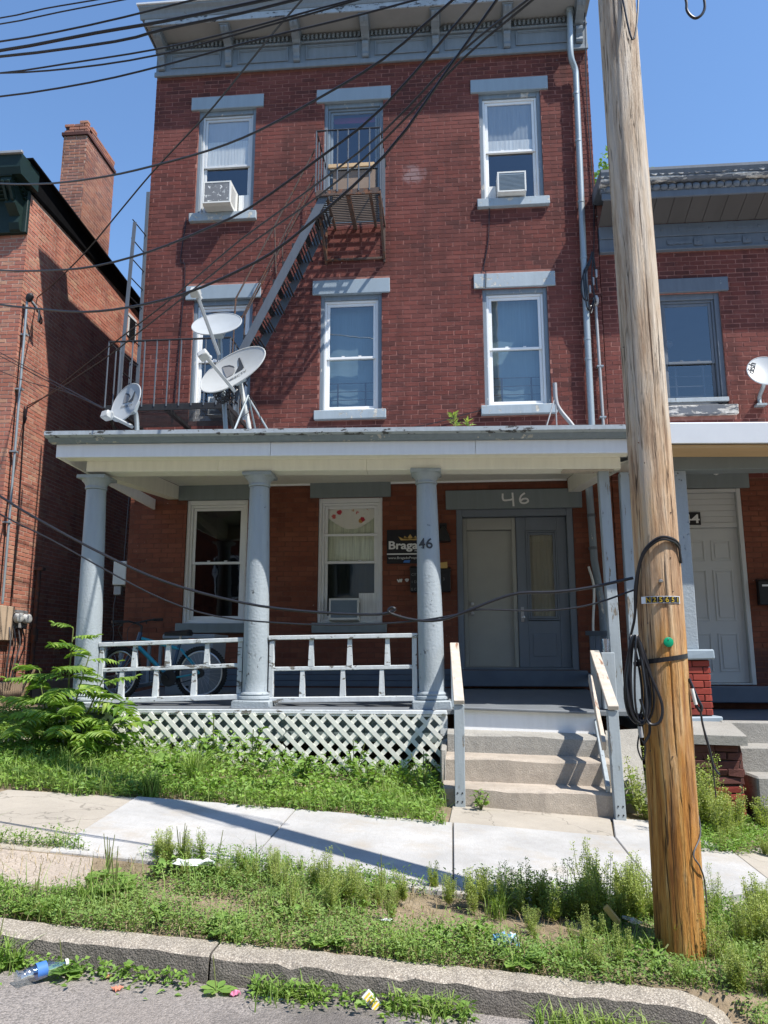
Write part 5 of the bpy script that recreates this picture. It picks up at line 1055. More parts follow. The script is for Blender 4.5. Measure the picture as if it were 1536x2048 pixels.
mb = MB(); mb.tube([(LX+.30, 1.6, .5), (LX+.28, .9, .45), (LX+.7, -.9, 1.05)], .02, 8); mb.v = []; mb.f = []; mb.tube([(-6.35, .35, .42), (-6.1, .42, 1.15)], .018, 8); tag(mb.build('broom_stick', 'wood_raw'), 'thin wooden stick leaning on the left house foundation', 'stick')
# ------------------------------------------------------------------ house 44 on the right
H44 = thing('brick_house', 'lower brick row house on the right with peeling slate cornice and white door', 'house', (4.5, 0, .7))
RX0, RX1 = 2.235, 8.0; w44 = (2.98, 3.88, 4.74, 6.44); d44 = (3.00, 3.92, .95, 3.56)
mb = MB(); sheet_with_holes(mb, RX0, RX1, -.5, 3.7, [d44], lambda u, z, d: (u, d, z), .3); r_lo = mb.build('wall', 'mortar_porch', H44)
mb = MB(); sheet_with_holes(mb, RX0, RX1, 3.7, 7.88, [w44], lambda u, z, d: (u, d, z), .3); r_up = mb.build('wall', 'mortar_paint', H44)
lh = [w44, d44, (2.87, 4.0, 6.44, 6.65), (2.9, 3.98, 4.60, 4.74), (2.86, 4.05, 3.57, 3.78)]
bricks(r_up, 'brick_paint', RX0, 4.9, 3.7, 7.12, lh, FR, singles=260)
bricks(r_lo, 'brick_porch', RX0, 4.9, 1.42, 3.7, lh, FR, proud=.005, singles=200)
bricks(r_lo, 'brick_dark', RX0, 4.9, .76, 1.42, lh, FR, proud=.005, singles=60)
mb = MB(); mb.box(RX0+.01, RX1, .302, 8, 7.15, 7.3); mb.box(RX1-.3, RX1, .302, 8, -.5, 7.15); mb.box(RX0+.01, RX1, 7.8, 8, -.5, 7.15); mb.build('shell', 'interior', H44)
for z in (.58, 4.0): mb = MB(); mb.box(RX0+.01, RX1-.31, .302, 7.79, z, z+.15); mb.build('floor', 'interior', H44)
mb = MB(); mb.box(2.87, 4.0, -.04, .1, 6.44, 6.65, .006, .002); mb.build('lintel', 'slate_paint', H44)
mb = MB(); mb.box(2.9, 3.98, -.07, .1, 4.60, 4.74, .008, .003); mb.build('window_sill', 'slate_peel', H44)
wn_, q = window('44', H44, w44, 'slate_paint', 'slate_paint', mid=5.42, cw=.07); guard(wn_, q[0], q[1], .16, q[2]+.1, .5)
mb = MB(); mb.lathe([(.16, 0), (.16, .03), (.12, .05)], 24, (3.5, 1.6, 6.33), (0, 0, -1)); mb.build('ceiling_lamp', 'vinyl', wn_)
mb = MB(); mb.box(2.98, 3.88, -.03, .03, 4.80, 4.86, .004); mb.build('loose_rail', 'post_wood', wn_)
mb = MB(); mb.box(2.86, 4.05, -.03, .1, 3.57, 3.78, .008, .006); mb.build('lintel', 'lintel_dull', H44)
mb = MB(); ring(mb, 3.0, 3.92, -.02, .10, .955, 3.56, .055, .005, .05, .02); df = mb.build('door_frame', 'door_white', H44)
mb = MB(); mb.box(3.056, 3.864, .02, .06, 3.03, 3.10, .004); mb.build('transom_rail', 'door_white', df)
for k in range(5): mb = MB(); mb.box(3.056, 3.864, .035, .06-.002*(k % 2), 3.101+k*.082, 3.101+k*.082+.080, .003); mb.build('transom_board', 'door_white', df)
mb = MB(); mb.box(3.056, 3.864, .05, .09, .98, 3.028, .003); d4 = mb.build('door', 'door_white', H44, label='white panelled entry door')
for (a, b, c, e) in ((3.16, 3.42, 2.58, 2.86), (3.50, 3.76, 2.58, 2.86), (3.16, 3.42, 1.78, 2.46), (3.50, 3.76, 1.78, 2.46), (3.16, 3.42, 1.12, 1.62), (3.50, 3.76, 1.12, 1.62)):
    mb = MB(); ring(mb, a, b, .040, .052, c, e, .022, .005); mb.box(a+.045, b-.045, .042, .052, c+.045, e-.045, .006); mb.build('panel', 'door_white', d4)
mb = MB(); mb.box(2.7, 4.2, -.22, .0, .74, .945, .012, .006); mb.build('door_step', 'siding', H44)
NP = MB(); NP.box(3.13, 3.385, .012, .032, 3.07, 3.245, .002); NP = NP.build('number_plate', 'black', H44); text('44', .165, (3.145, .0105, 3.098), (1, 0, 0), (0, 0, 1), 'print_white', NP, 'lettering', .003, 'LEFT', .225)
mm = mailbox('black wall mailbox cut by the right edge beside the white door', 4.02, 4.30, 1.98, 2.30); mb = MB(); mb.box(4.06, 4.2, -.114, -.111, 2.22, 2.245); mb.build('sticker', 'print_white', mm)
# cornice of 44
mb = MB(); mb.box(RX0, RX1, -.05, .25, 7.10, 7.30, .005); mb.box(RX0, RX1, -.06, .25, 7.305, 7.50, .005); mb.box(RX0, RX1, -.075, .1, 7.085, 7.11, .004); c4 = mb.build('cornice', 'slate_paint', H44)
x = RX0+.15; k = 0
while x < 4.8:
    for zc, ph in ((7.405, 0), (7.20, 1)):
        mb = MB(); xx = x+(.16 if ph else 0)
        if (k+ph) % 2 == 0: mb.box(xx, xx+.12, -.068-.01*ph+.01, -.049, zc-.055, zc+.055, .004); mb.lathe([(.018, 0), (.012, .008), (.0, .01)], 8, (xx+.06, -.068, zc), (0, -1, 0))
        else: mb.prism([(xx-.04, zc+.03), (xx+.04, zc+.035), (xx+.10, zc+.01), (xx+.22, zc+.012), (xx+.30, zc+.035), (xx+.32, zc-.02), (xx+.24, zc-.03), (xx+.20, zc-.022), (xx+.16, zc-.035), (xx+.12, zc-.022), (xx+.06, zc-.035), (xx-.03, zc-.03)], 'y', -.068, -.049)
        mb.build('ornament', 'slate_paint', c4)
    x += .34; k += 1
for k in range(12):
    a = RX0+k*.245; mb = MB(); mb.add([(a, -.06, 7.505), (a+.238, -.06, 7.505), (a+.238, -.52, 7.66), (a, -.52, 7.66), (a, -.06, 7.525), (a+.238, -.06, 7.525), (a+.238, -.52, 7.68), (a, -.52, 7.68)], [(0, 1, 2, 3), (4, 5, 6, 7), (0, 1, 5, 4), (2, 3, 7, 6), (1, 2, 6, 5), (0, 3, 7, 4)]); mb.build('soffit_board', 'brown_board', c4)
mb = MB(); mb.box(RX0-.04, RX1, -.56, -.525, 7.62, 7.72, .004); mb.build('fascia', 'slate_paint', c4)
for k in range(22): mb = MB(); mb.lathe([(.0, -.05), (.03, -.045), (.046, -.02), (.046, .02), (.03, .045), (.0, .05)], 10, (RX0+.06+k*.108, -.565, 7.765), (1, 0, 0)); mb.build('egg_moulding', 'slate_paint', c4)
mb = MB(); mb.box(RX0-.05, RX1, -.565, -.50, 7.722, 7.815); mb.prism([(-.56, 7.816), (-.64, 7.825), (-.66, 7.86), (-.655, 7.885), (-.5, 7.885), (-.5, 7.816)], 'x', RX0-.06, RX1); mb.build('peeling_moulding', 'slate_peel', c4)
mb = MB(); xs = [RX0-.06+i*.06 for i in range(46)]
for i, a in enumerate(xs[:-1]): mb.prism([(a, 7.955), (a+.06, 7.955), (a+.06, 7.895+(.0 if i % 2 else .03)), (a+.03, 7.888+(.02 if i % 3 else 0)), (a, 7.895+(.03 if i % 2 else 0))], 'y', -.672, -.66)
mb.build('scalloped_edge', 'slate_peel', c4, kind='stuff')
mb = MB(); mb.prism([(-.66, 7.89), (-.69, 7.96), (-.69, 8.0), (-.3, 8.06), (.3, 8.08), (.3, 7.89)], 'x', RX0-.06, RX1); mb.build('roof_edge', 'slate_paint', c4)
for k in range(7): mb = MB(); mb.lathe([(.012, 0), (.012, .02), (.004, .03)], 6, (RX0+.3+k*.36, -.6, 8.02)); mb.build('rivet', 'iron_black', c4)
# porch of 44
P4 = thing('front_porch', 'white metal roofed porch of the right house on brick pier and square post', 'porch', (3.2, -2.4, .6))
QX0 = 1.94
mb = MB(); mb.prism([(-2.92, 3.42), (-2.93, 3.62), (-2.88, 3.645), (-.0, 3.86), (-.0, 3.82), (-2.86, 3.60), (-2.88, 3.42)], 'x', QX0, 6.5); mb.map(lambda p: V(p.x, p.y, p.z-.02*(p.x-2.2))); mb.build('metal_roof_edge', 'steel_white', P4)
mb = MB(); mb.box(QX0, 6.5, -2.87, -2.50, 3.385, 3.415); mb.map(lambda p: V(p.x, p.y, p.z-.02*(p.x-2.2))); mb.build('bare_soffit', 'wood_raw', P4)
mb = MB(); mb.box(QX0, 6.5, -2.495, -2.28, 3.24, 3.42, .004); mb.build('beam', 'lintel_dull', P4)
mb = MB(); mb.add([(QX0, -2.27, 3.40), (6.5, -2.27, 3.40), (6.5, -.0, 3.82), (QX0, -.0, 3.82), (QX0, -2.27, 3.42), (6.5, -2.27, 3.42), (6.5, 0, 3.84), (QX0, 0, 3.84)], [(0, 1, 2, 3), (4, 5, 6, 7), (0, 1, 5, 4), (1, 2, 6, 5), (2, 3, 7, 6), (3, 0, 4, 7)]); mb.build('ceiling', 'cream', P4)
mb = MB(); mb.lathe([(.05, 0), (.05, .02), (.022, .03), (.022, .05), (.034, .08), (.03, .11), (.0, .125)], 14, (3.22, -1.2, 3.60), (0, 0, -1)); mb.build('bare_bulb', 'vinyl', P4)
mb = MB(); mb.box(2.32, 2.475, -2.48, -2.33, 1.385, 3.24, .006); mb.build('square_post', 'column', P4)
mb = MB(); mb.box(1.80, 1.90, -2.46, -2.36, .75, 3.24, .006); mb.build('square_post', 'post_wood', P4)
mb = MB(); mb.box(2.22, 2.585, -2.60, -2.22, 1.285, 1.383, .012, .005); mb.build('pier_cap', 'lintel', P4)
mb = MB(); mb.box(2.27, 2.535, -2.545, -2.27, .74, 1.284); pr_ = mb.build('pier', 'mortar_dark', P4)
def pier_bricks(par, x0, x1, y0, y1, z0, z1, mat='brick_pier', rough=0):
    r_ = 0; z = z0; L = .20; c = (z1-z0)/round((z1-z0)/.068)
    while z < z1-.02:
        for face in (0, 1, 2):
            a, b = (x0, x1) if face == 0 else (y0, y1); u = a-(L*.5 if (r_+(face > 0)) % 2 else 0)
            while u < b:
                s_, e = max(a, u), min(b, u+L); u += L+.008
                if e-s_ < .03: continue
                mb = MB(); o_ = .010+rnd.uniform(0, .006)+(rnd.uniform(0, .02) if rough else 0); j_ = .003+(.006 if rough else 0)
                if face == 0: mb.box(s_, e, y0-o_, y0+.02, z+.004, z+c-.005, .004, j_)
                elif face == 1: mb.box(x1-.02, x1+o_, s_, e, z+.004, z+c-.005, .004, j_)
                else: mb.box(x0-o_, x0+.02, s_, e, z+.004, z+c-.005, .004, j_)
                mb.build('brick', mat, par)
        z += c; r_ += 1
pier_bricks(pr_, 2.27, 2.535, -2.545, -2.27, .745, 1.28)
mb = MB(); mb.box(2.20, 2.60, -2.64, -2.2, .655, .738, .012, .006); mb.build('pier_base', 'lintel', P4)
mb = MB(); mb.box(1.95, 6.0, -2.64, .0, .52, .65, .01); mb.map(lambda p: V(p.x, p.y, p.z+.0)); mb.build('floor', 'siding', P4)
mb = MB(); mb.add([(2.04, -3.32, .555), (2.56, -3.36, .545), (2.66, -2.66, .60), (2.10, -2.62, .62), (2.04, -3.32, .635), (2.56, -3.36, .625), (2.66, -2.66, .695), (2.10, -2.62, .70)], [(4, 5, 6, 7), (0, 1, 2, 3), (0, 1, 5, 4), (1, 2, 6, 5), (2, 3, 7, 6), (3, 0, 4, 7)]); mb.build('stone_cap', 'step_grey', P4)
mb = MB(); mb.box(2.09, 2.52, -3.27, -2.66, -.12, .555); p2_ = mb.build('lower_pier', 'mortar_dark', P4)
pier_bricks(p2_, 2.09, 2.52, -3.27, -2.66, -.12, .20); pier_bricks(p2_, 2.09, 2.52, -3.27, -2.66, .205, .55, 'brick_dark', 1)
S4 = thing('concrete_steps', 'rough concrete steps up to the right house, cut by the right edge', 'steps', (3.3, -3.2, 0))
for i, (yf, zt, zb) in enumerate(((-2.72, .70, .50), (-3.02, .50, .29), (-3.33, .28, .06), (-3.65, .05, -.3))):
    mb = MB(); mb.box(2.56+.03*i, 4.8, yf, -2.6, zb-.06, zt, .016, .006); mb.build('step', 'step_grey', S4)
# a tree crown showing over the roof of 44
TR = thing('tree', 'green tree top peeking over the right house beside the pole', 'tree', (4.9, 9.5, .1))
mb = MB(); mb.tube([(4.9, 9.5, .1), (4.9, 9.5, 8), (4.85, 9.4, 14.2)], [.2, .16, .04], 8); mb.build('trunk', 'bark', TR)
n = 2600; th = npr.uniform(0, 6.283, n); ph = np.arccos(npr.uniform(-1, 1, n)); rr = npr.uniform(.5, 1, n)**.5*(1+.25*np.sin(3*th+1)*np.sin(2*ph))
cp = np.stack([4.85+1.0*rr*np.sin(ph)*np.cos(th), 9.5+1.0*rr*np.sin(ph)*np.sin(th), 13.95+1.25*rr*np.cos(ph)], 1); d1_ = npr.normal(0, 1, (n, 3)); d1_ /= np.linalg.norm(d1_, axis=1)[:, None]; d2_ = np.cross(d1_, npr.normal(0, 1, (n, 3))); d2_ /= np.linalg.norm(d2_, axis=1)[:, None]
vs = np.stack([cp, cp+d1_*.06+d2_*.035, cp+d1_*.13, cp+d1_*.06-d2_*.035], 1).reshape(-1, 3); np_mesh('crown', vs, np.arange(n*4).reshape(-1, 4), 'weed', TR)

# ------------------------------------------------------------------ houses across the street, behind the camera (mirrored in the windows; made taller and nearer to cut sky fill)
def far_house(label, x0, x1, y, h, mat, trim, roof, gable):
    t = thing('house', label, 'house', ((x0+x1)/2, y, -.3)); wl = MB(); wl.box(x0, x1, y-9, y, -1.6, h); wl.build('wall', mat, t)
    mb = MB()
    if gable: mb.prism([(x0-.3, h), ((x0+x1)/2, h+2.4), (x1+.3, h)], 'y', y-9.2, y+.35)
    else: mb.box(x0-.1, x1+.1, y-9.1, y+.45, h, h+.4, .03)
    mb.build('roof', roof, t)
    n = 3; wpx = (x1-x0)/n
    for fl in range(int((h-.5)/2.9)):
        for k in range(n):
            cx = x0+wpx*(k+.5); z = .9+fl*2.95
            if fl == 0 and k == 1:
                mb = MB(); mb.box(cx-.5, cx+.5, y, y+.05, -.2, 2.2, .01); mb.build('door', trim, t); continue
            mb = MB(); ring(mb, cx-.55, cx+.55, y, y+.07, z, z+1.75, .10, .005); wd = mb.build('window', trim, t); mb = MB(); mb.box(cx-.45, cx+.45, y+.003, y+.02, z+.1, z+1.65); mb.build('pane', 'black', wd)
far_house('red gabled house across the street, seen only mirrored in the porch windows', -15.5, -8.6, -22, 9.6, 'brick_porch', 'vinyl', 'roofing', True)
far_house('cream clapboard flat roofed house across the street, seen only mirrored in windows', -8.2, -1.4, -22, 10.2, 'cream', 'trim', 'roofing', False)
far_house('brown brick flat roofed house across the street, seen only mirrored in windows', -1.0, 6.0, -22, 10.6, 'brick_dark', 'vinyl', 'roofing', False)
far_house('grey gabled house across the street, seen only mirrored in windows', 6.4, 13.0, -22, 9.4, 'lintel_dull', 'vinyl', 'roofing', True)
far_house('dark red brick flat roofed house far up the opposite side, seen only mirrored in windows', -22.6, -15.9, -22, 10.4, 'brick_porch', 'vinyl', 'roofing', False)
far_house('tan gabled house far down the opposite side, seen only mirrored in windows', 13.4, 20.0, -22, 9.0, 'tan', 'trim', 'roofing', True)
WIRES = [
    ('uppermost thin wire crossing the top left corner of sky', 0.006, 'rubber', [(-9.617, -3.849, 8.019), (-3.774, -5.213, 6.690), (-3.309, -5.321, 6.642), (-2.816, -5.436, 6.571), (1.000, -6.327, 6.020)]),
    ('second thin wire across the top left corner of sky', 0.006, 'rubber', [(-9.610, -3.851, 8.001), (-3.767, -5.214, 6.629), (-3.153, -5.358, 6.560), (-2.552, -5.498, 6.489), (1.000, -6.327, 6.064)]),
    ('wire passing just over the left end of the roof edge', 0.008, 'rubber', [(-9.590, -3.856, 7.864), (-3.747, -5.219, 6.451), (-2.845, -5.430, 6.344), (-1.916, -5.646, 6.290), (1.000, -6.327, 6.121)]),
    ('thickest overhead cable crossing the left cornice corner', 0.013, 'rubber', [(-9.580, -3.858, 7.741), (-3.737, -5.221, 6.360), (-2.790, -5.442, 6.253), (-2.149, -5.592, 6.173), (-1.347, -5.779, 6.104), (1.000, -6.327, 5.904)]),
    ('heavy overhead cable just below the thickest one at top left', 0.011, 'rubber', [(-9.573, -3.860, 7.958), (-3.730, -5.223, 6.300), (-2.594, -5.488, 6.118), (-2.144, -5.593, 6.100), (-1.507, -5.742, 6.045), (-1.108, -5.835, 6.029), (1.000, -6.327, 5.947)]),
    ('overhead wire crossing the first cornice brackets, upper of a pair', 0.007, 'rubber', [(-9.555, -3.864, 7.677), (-3.712, -5.227, 6.136), (-3.008, -5.391, 6.037), (-2.178, -5.585, 5.935), (-1.502, -5.743, 5.901), (-0.950, -5.872, 5.896), (-0.643, -5.943, 5.893), (1.000, -6.327, 5.874)]),
    ('overhead wire crossing the first cornice brackets, lower of a pair', 0.007, 'rubber', [(-9.555, -3.864, 8.089), (-3.712, -5.227, 6.136), (-2.955, -5.404, 5.977), (-2.175, -5.586, 5.881), (-1.300, -5.790, 5.871), (-0.874, -5.889, 5.873), (-0.595, -5.955, 5.878), (1.000, -6.327, 5.906)]),
    ('overhead wire sweeping below the cornice panels to the top middle', 0.0075, 'rubber', [(-9.529, -3.870, 7.307), (-3.686, -5.233, 5.906), (-2.800, -5.440, 5.802), (-2.125, -5.598, 5.775), (-1.337, -5.781, 5.776), (-0.723, -5.925, 5.753), (-0.184, -6.050, 5.750), (1.000, -6.327, 5.744)]),
    ('service wire swooping from the top middle down to the left wall mast', 0.011, 'rubber', [(-6.919, 0.825, 7.129), (-6.122, 0.112, 7.087), (-5.196, -0.717, 7.130), (-3.765, -1.997, 7.385), (-2.592, -3.047, 7.485), (-1.811, -3.745, 7.662), (-1.396, -4.117, 7.722), (1.000, -6.261, 8.065)]),
    ('wire crossing the chimney and the top left window', 0.01, 'rubber', [(-8.692, -0.946, 8.572), (-5.190, -2.878, 6.760), (-4.278, -3.382, 6.371), (-3.422, -3.854, 6.084), (-2.778, -4.210, 5.916), (-2.089, -4.590, 5.770), (-1.559, -4.882, 5.716), (-0.990, -5.197, 5.736), (-0.446, -5.497, 5.792), (0.077, -5.785, 5.985), (1.000, -6.295, 6.327)]),
    ('wire crossing below the top left window sill', 0.01, 'rubber', [(-8.391, -1.380, 6.923), (-4.848, -3.236, 5.452), (-4.028, -3.665, 5.185), (-3.366, -4.012, 5.017), (-2.682, -4.370, 4.935), (-2.118, -4.665, 4.930), (-1.608, -4.932, 4.962), (-0.969, -5.267, 5.146), (-0.442, -5.542, 5.346), (0.243, -5.901, 5.858), (1.000, -6.298, 6.424)]),
    ('lowest long wire crossing the second floor lintel on the left', 0.011, 'rubber', [(-8.252, -1.630, 6.560), (-4.681, -3.432, 4.953), (-4.046, -3.752, 4.724), (-3.428, -4.065, 4.520), (-2.840, -4.361, 4.404), (-2.236, -4.666, 4.353), (-1.666, -4.954, 4.395), (-1.214, -5.182, 4.505), (-0.440, -5.573, 4.909), (0.006, -5.798, 5.361), (0.376, -5.984, 5.766), (1.000, -6.300, 6.452)]),
    ('one of two slanting wires from the left wall hook up to the top, left one', 0.009, 'rubber', [(-6.713, 0.641, 5.214), (-5.979, -0.015, 5.220), (-4.653, -1.202, 5.318), (-3.277, -2.433, 5.399), (-2.094, -3.492, 5.538), (-1.241, -4.255, 5.555), (-0.497, -4.921, 5.607), (0.123, -5.476, 5.806), (0.597, -5.900, 5.830), (1.000, -6.261, 5.850)]),
    ('one of two slanting wires from the left wall hook up to the top, right one', 0.009, 'rubber', [(-6.669, 0.561, 5.228), (-5.786, -0.224, 5.164), (-4.382, -1.473, 5.177), (-3.062, -2.647, 5.293), (-1.887, -3.693, 5.400), (-1.126, -4.370, 5.413), (-0.496, -4.930, 5.517), (0.148, -5.503, 5.737), (0.628, -5.930, 5.798), (1.000, -6.261, 5.845)]),
    ('upper thin cable running from the left edge to the small dish', 0.006, 'rubber', [(-6.334, -0.792, 5.560), (-5.395, -1.577, 4.978), (-4.490, -2.335, 4.426), (-3.689, -3.005, 3.934)]),
    ('middle thin cable running from the left edge to the small dish', 0.006, 'rubber', [(-6.323, -0.802, 5.504), (-5.388, -1.584, 4.935), (-4.486, -2.339, 4.393), (-3.679, -3.014, 3.920)]),
    ('lower sagging cable between the left wall and the small dish', 0.006, 'rubber', [(-6.275, -0.841, 5.263), (-5.363, -1.605, 4.783), (-4.483, -2.341, 4.374), (-3.661, -3.029, 3.920)]),
    ('thick slack cable drooping across the porch with a small loop', 0.009, 'rubber', [(-7.979, -5.039, 5.605), (-3.030, -5.753, 2.379), (-2.628, -5.812, 2.158), (-2.248, -5.866, 1.970), (-1.886, -5.919, 1.810), (-1.543, -5.968, 1.700), (-1.150, -6.025, 1.612), (-0.775, -6.079, 1.568), (-0.473, -6.123, 1.552), (-0.370, -6.138, 1.560), (-0.326, -6.144, 1.579), (-0.344, -6.141, 1.591), (-0.364, -6.139, 1.574), (-0.326, -6.144, 1.548), (-0.210, -6.161, 1.518), (-0.067, -6.181, 1.516), (0.088, -6.204, 1.565), (0.243, -6.226, 1.624), (0.381, -6.246, 1.661), (0.570, -6.273, 1.663), (0.756, -6.300, 1.684), (0.982, -6.333, 1.731)]),
    ('thin slack cable drooping across the porch below the thick one', 0.0055, 'rubber', [(-7.965, -5.041, 5.050), (-3.017, -5.755, 2.255), (-2.620, -5.813, 2.071), (-2.130, -5.883, 1.822), (-1.775, -5.935, 1.658), (-1.437, -5.983, 1.555), (-1.021, -6.044, 1.509), (-0.592, -6.106, 1.493), (-0.210, -6.161, 1.512), (0.046, -6.198, 1.549), (0.158, -6.214, 1.572), (0.378, -6.246, 1.564), (0.593, -6.277, 1.566), (0.778, -6.304, 1.596), (0.983, -6.333, 1.666)])]
# ------------------------------------------------------------------ utility pole and its cables
UPo = thing('utility_pole', 'tall weathered wooden utility pole in front of the houses', 'utility pole', (1.1, -6.35, -.08))
CRK = [(rnd.uniform(0, 6.283), rnd.uniform(-.2, 6), rnd.uniform(.5, 2.2), rnd.uniform(.004, .011), rnd.uniform(.03, .055)) for k in range(34)]
mb = MB(); n = 120; lev = [-.35+11.0*i/150 for i in range(151)]; vs = []
for z in lev:
    r0 = .121-.0022*max(0, z-.4); cxp = 1.102+.008*math.sin(z*.9+.4)-.004*max(0, z-4)
    act = [(th0+.05*math.sin(z*1.3+th0), dp*min(1, min(z-z0, z0+L-z)/.12), wd) for th0, z0, L, dp, wd in CRK if z0 < z < z0+L]
    for k in range(n):
        th = 2*math.pi*k/n; r_ = r0*(1+.014*math.sin(3*th+z*.7)+.010*math.sin(7*th-z*1.1)+.006*math.sin(17*th+z*.5))+rnd.uniform(-.0005, .0005); g = 0
        for t0, dp, wd in act:
            d_ = abs((th-t0+math.pi) % (2*math.pi)-math.pi)
            if d_ < wd: g = max(g, dp*(1-d_/wd))
        vs.append((cxp+(r_-g)*math.cos(th), -6.35+(r_-g)*math.sin(th), z))
m = len(lev); mb.add(vs, [(i*n+k, i*n+(k+1) % n, (i+1)*n+(k+1) % n, (i+1)*n+k) for i in range(m-1) for k in range(n)]+[tuple((m-1)*n+k for k in range(n))]); mb.build('shaft', 'pole', UPo, smooth=True)
def on_pole(x, z, off=.002):
    """a point of the pole's front at lateral offset x"""
    r_ = .121+off; th = -math.pi/2-.2+x/.121; return V(1.102+r_*math.cos(th), -6.35+r_*math.sin(th), z)
def wrap_patch(mb, x0, x1, z0, z1, off, tilt=0, nseg=10):
    vs = []
    for i in range(nseg+1):
        x = x0+(x1-x0)*i/nseg; vs += [on_pole(x, z0+tilt*(x-x0), off), on_pole(x, z1+tilt*(x-x0), off)]
    mb.add(vs, [(2*i, 2*i+2, 2*i+3, 2*i+1) for i in range(nseg)]); return mb
for k in range(9):
    p = on_pole(rnd.uniform(-.12, .14), rnd.uniform(.4, 3.6), -.001); mb = MB(); dn = (p-V(1.102, -6.35, p.z)).normalized(); mb.lathe([(.0035, 0), (.0035, .004), (.0, .006)], 6, p, dn); mb.build('staple', 'rust', UPo)
tg = wrap_patch(MB(), -.095, .118, 1.585, 1.622, .004).build('number_strip', 'steel_white', UPo)
for i, s_ in enumerate('N25651'):
    x0 = -.068+i*.0303; wrap_patch(MB(), x0, x0+.028, 1.588, 1.619, .0055, 0, 3).build('number_tile', 'black', tg)
    tx = text(s_, .036, (0, 0, 0), (1, 0, 0), (0, 0, 1), 'print_yellow', tg, 'lettering', .0008, 'CENTER', None, .0002)
    for v in tx.data.vertices: v.co = on_pole(x0+.014+v.co.x, 1.591+v.co.z, .0072)
mb = MB(); c0 = on_pole(.03, 1.385, .003); nn = (c0-V(1.102, -6.35, 1.385)).normalized(); mb.lathe([(.0255, 0), (.0255, .003), (.024, .004)], 24, c0, nn); mb.build('green_tag', 'green_tag', UPo)
mb = MB(); c0 = on_pole(.03, 1.40, .006); mb.lathe([(.004, 0), (.003, .004)], 8, c0, nn); mb.build('nail', 'chrome', UPo)
mb = MB(); c0 = on_pole(.012, 1.70, .0); mb.lathe([(.011, 0), (.011, .006), (.006, .016)], 10, c0, nn); mb.build('bolt', 'chrome', UPo)
mb = MB(); mb.tube([(1.102+.129*math.cos(t), -6.35+.129*math.sin(t), 1.295+.02*math.cos(t+.3)) for t in [2*math.pi*i/32 for i in range(33)]], .002, 4); mb.v = []; mb.f = []
for i in range(32):
    t, t2 = 2*math.pi*i/32, 2*math.pi*(i+1)/32
    def sp(a, dz): return (1.102+.1285*math.cos(a), -6.35+.1285*math.sin(a), 1.30+.018*math.cos(a)+dz)
    mb.add([sp(t, -.012), sp(t2, -.012), sp(t2, .012), sp(t, .012)], [(0, 1, 2, 3)])
mb.bar((.985, -6.43, 1.28), (.93, -6.46, 1.272), .004, .024); tag(mb.build('strap', 'black'), 'black strap tying the cable coil to the wooden pole', 'strap')
CO = thing('cable_coil', 'hanging coil of black cable strapped to the left side of the pole', 'cable', (.93, -6.45, .95))
for k in range(8):
    w_ = .035+.008*k; zb = .96+.02*rnd.random()+.012*(k % 3); dx = rnd.uniform(-.02, .02); dy = rnd.uniform(-.03, .03); pts = []
    for i in range(29):
        t = 2*math.pi*i/28; ww = w_*(1+.35*math.cos(t)) if math.cos(t) < 0 else w_*.75
        pts.append((.945+dx*.7+w_*math.sin(t)*(1.15-.5*math.cos(t))*.6, -6.46+dy+.012*math.sin(2*t+k), (1.42+zb)/2+(1.42-zb)/2*math.cos(t)))
    mb = MB(); mb.tube(pts, .006, 7, False); mb.build('turn', 'rubber', CO)
mb = MB(); mb.tube(spline([(.955, -6.46, 1.40), (1.0, -6.475, 1.24), (1.05, -6.49, 1.08), (1.035, -6.49, .99), (.98, -6.48, .985), (.95, -6.47, 1.1)], 8), .0075, 7); mb.build('turn', 'rubber', CO)
mb = MB(); mb.tube(spline([(.94, -6.46, 1.02), (.935, -6.465, .93), (.96, -6.47, .86), (.945, -6.47, .80), (.925, -6.46, .86), (.94, -6.46, .94)], 6), .004, 6); mb.tube(spline([(.99, -6.47, 1.0), (.985, -6.47, .93), (.955, -6.47, .88)], 6), .007, 6); mb.build('loose_end', 'rubber', CO)
mb = MB(); mb.tube([(.94, -6.468, .965), (.945, -6.47, .91)], .011, 10); mb.build('connector', 'pipe_grey', CO)
HP = thing('cable_hoop', 'black cable doubled over a peg high on the pole front', 'cable', (1.1, -6.48, 1.4))
for k, o_ in enumerate((0, .014)):
    pts = [on_pole(-.165, 1.40, .02)+V(-.02, 0, 0), on_pole(-.14, 1.52, .016), on_pole(-.11-o_, 1.68, .013), on_pole(-.08, 1.80+o_, .013), on_pole(-.04, 1.87+o_, .014), on_pole(.02, 1.915+o_, .016), on_pole(.08, 1.91+o_, .014), on_pole(.125+o_*.4, 1.885+o_, .013), on_pole(.14, 1.845, .012), on_pole(.155, 1.80, .010)]
    mb = MB(); mb.tube(spline(pts, 6), .0068, 7); mb.build('turn', 'rubber', HP)
TL = thing('cable_tail', 'loose black cable ends dangling on the right side of the pole', 'cable', (1.24, -6.36, .9))
mb = MB(); mb.tube(spline([(1.215, -6.41, 1.20), (1.245, -6.43, 1.10), (1.262, -6.43, 1.06), (1.252, -6.43, 1.04), (1.225, -6.42, 1.10)], 6), .008, 7); mb.build('fold', 'rubber', TL)
mb = MB(); mb.tube(spline([(1.255, -6.43, 1.06), (1.262, -6.43, .97), (1.285, -6.43, .86), (1.30, -6.43, .77), (1.325, -6.43, .73)], 6), .0055, 6); mb.tube(spline([(1.25, -6.43, 1.06), (1.268, -6.43, .92), (1.292, -6.43, .80), (1.300, -6.43, .62)], 6), .0035, 6); mb.build('ends', 'rubber', TL)
mb = MB(); mb.tube([(1.222, -6.425, 1.15), (1.235, -6.43, 1.07)], .010, 10); mb.build('connector', 'ac_white', TL)
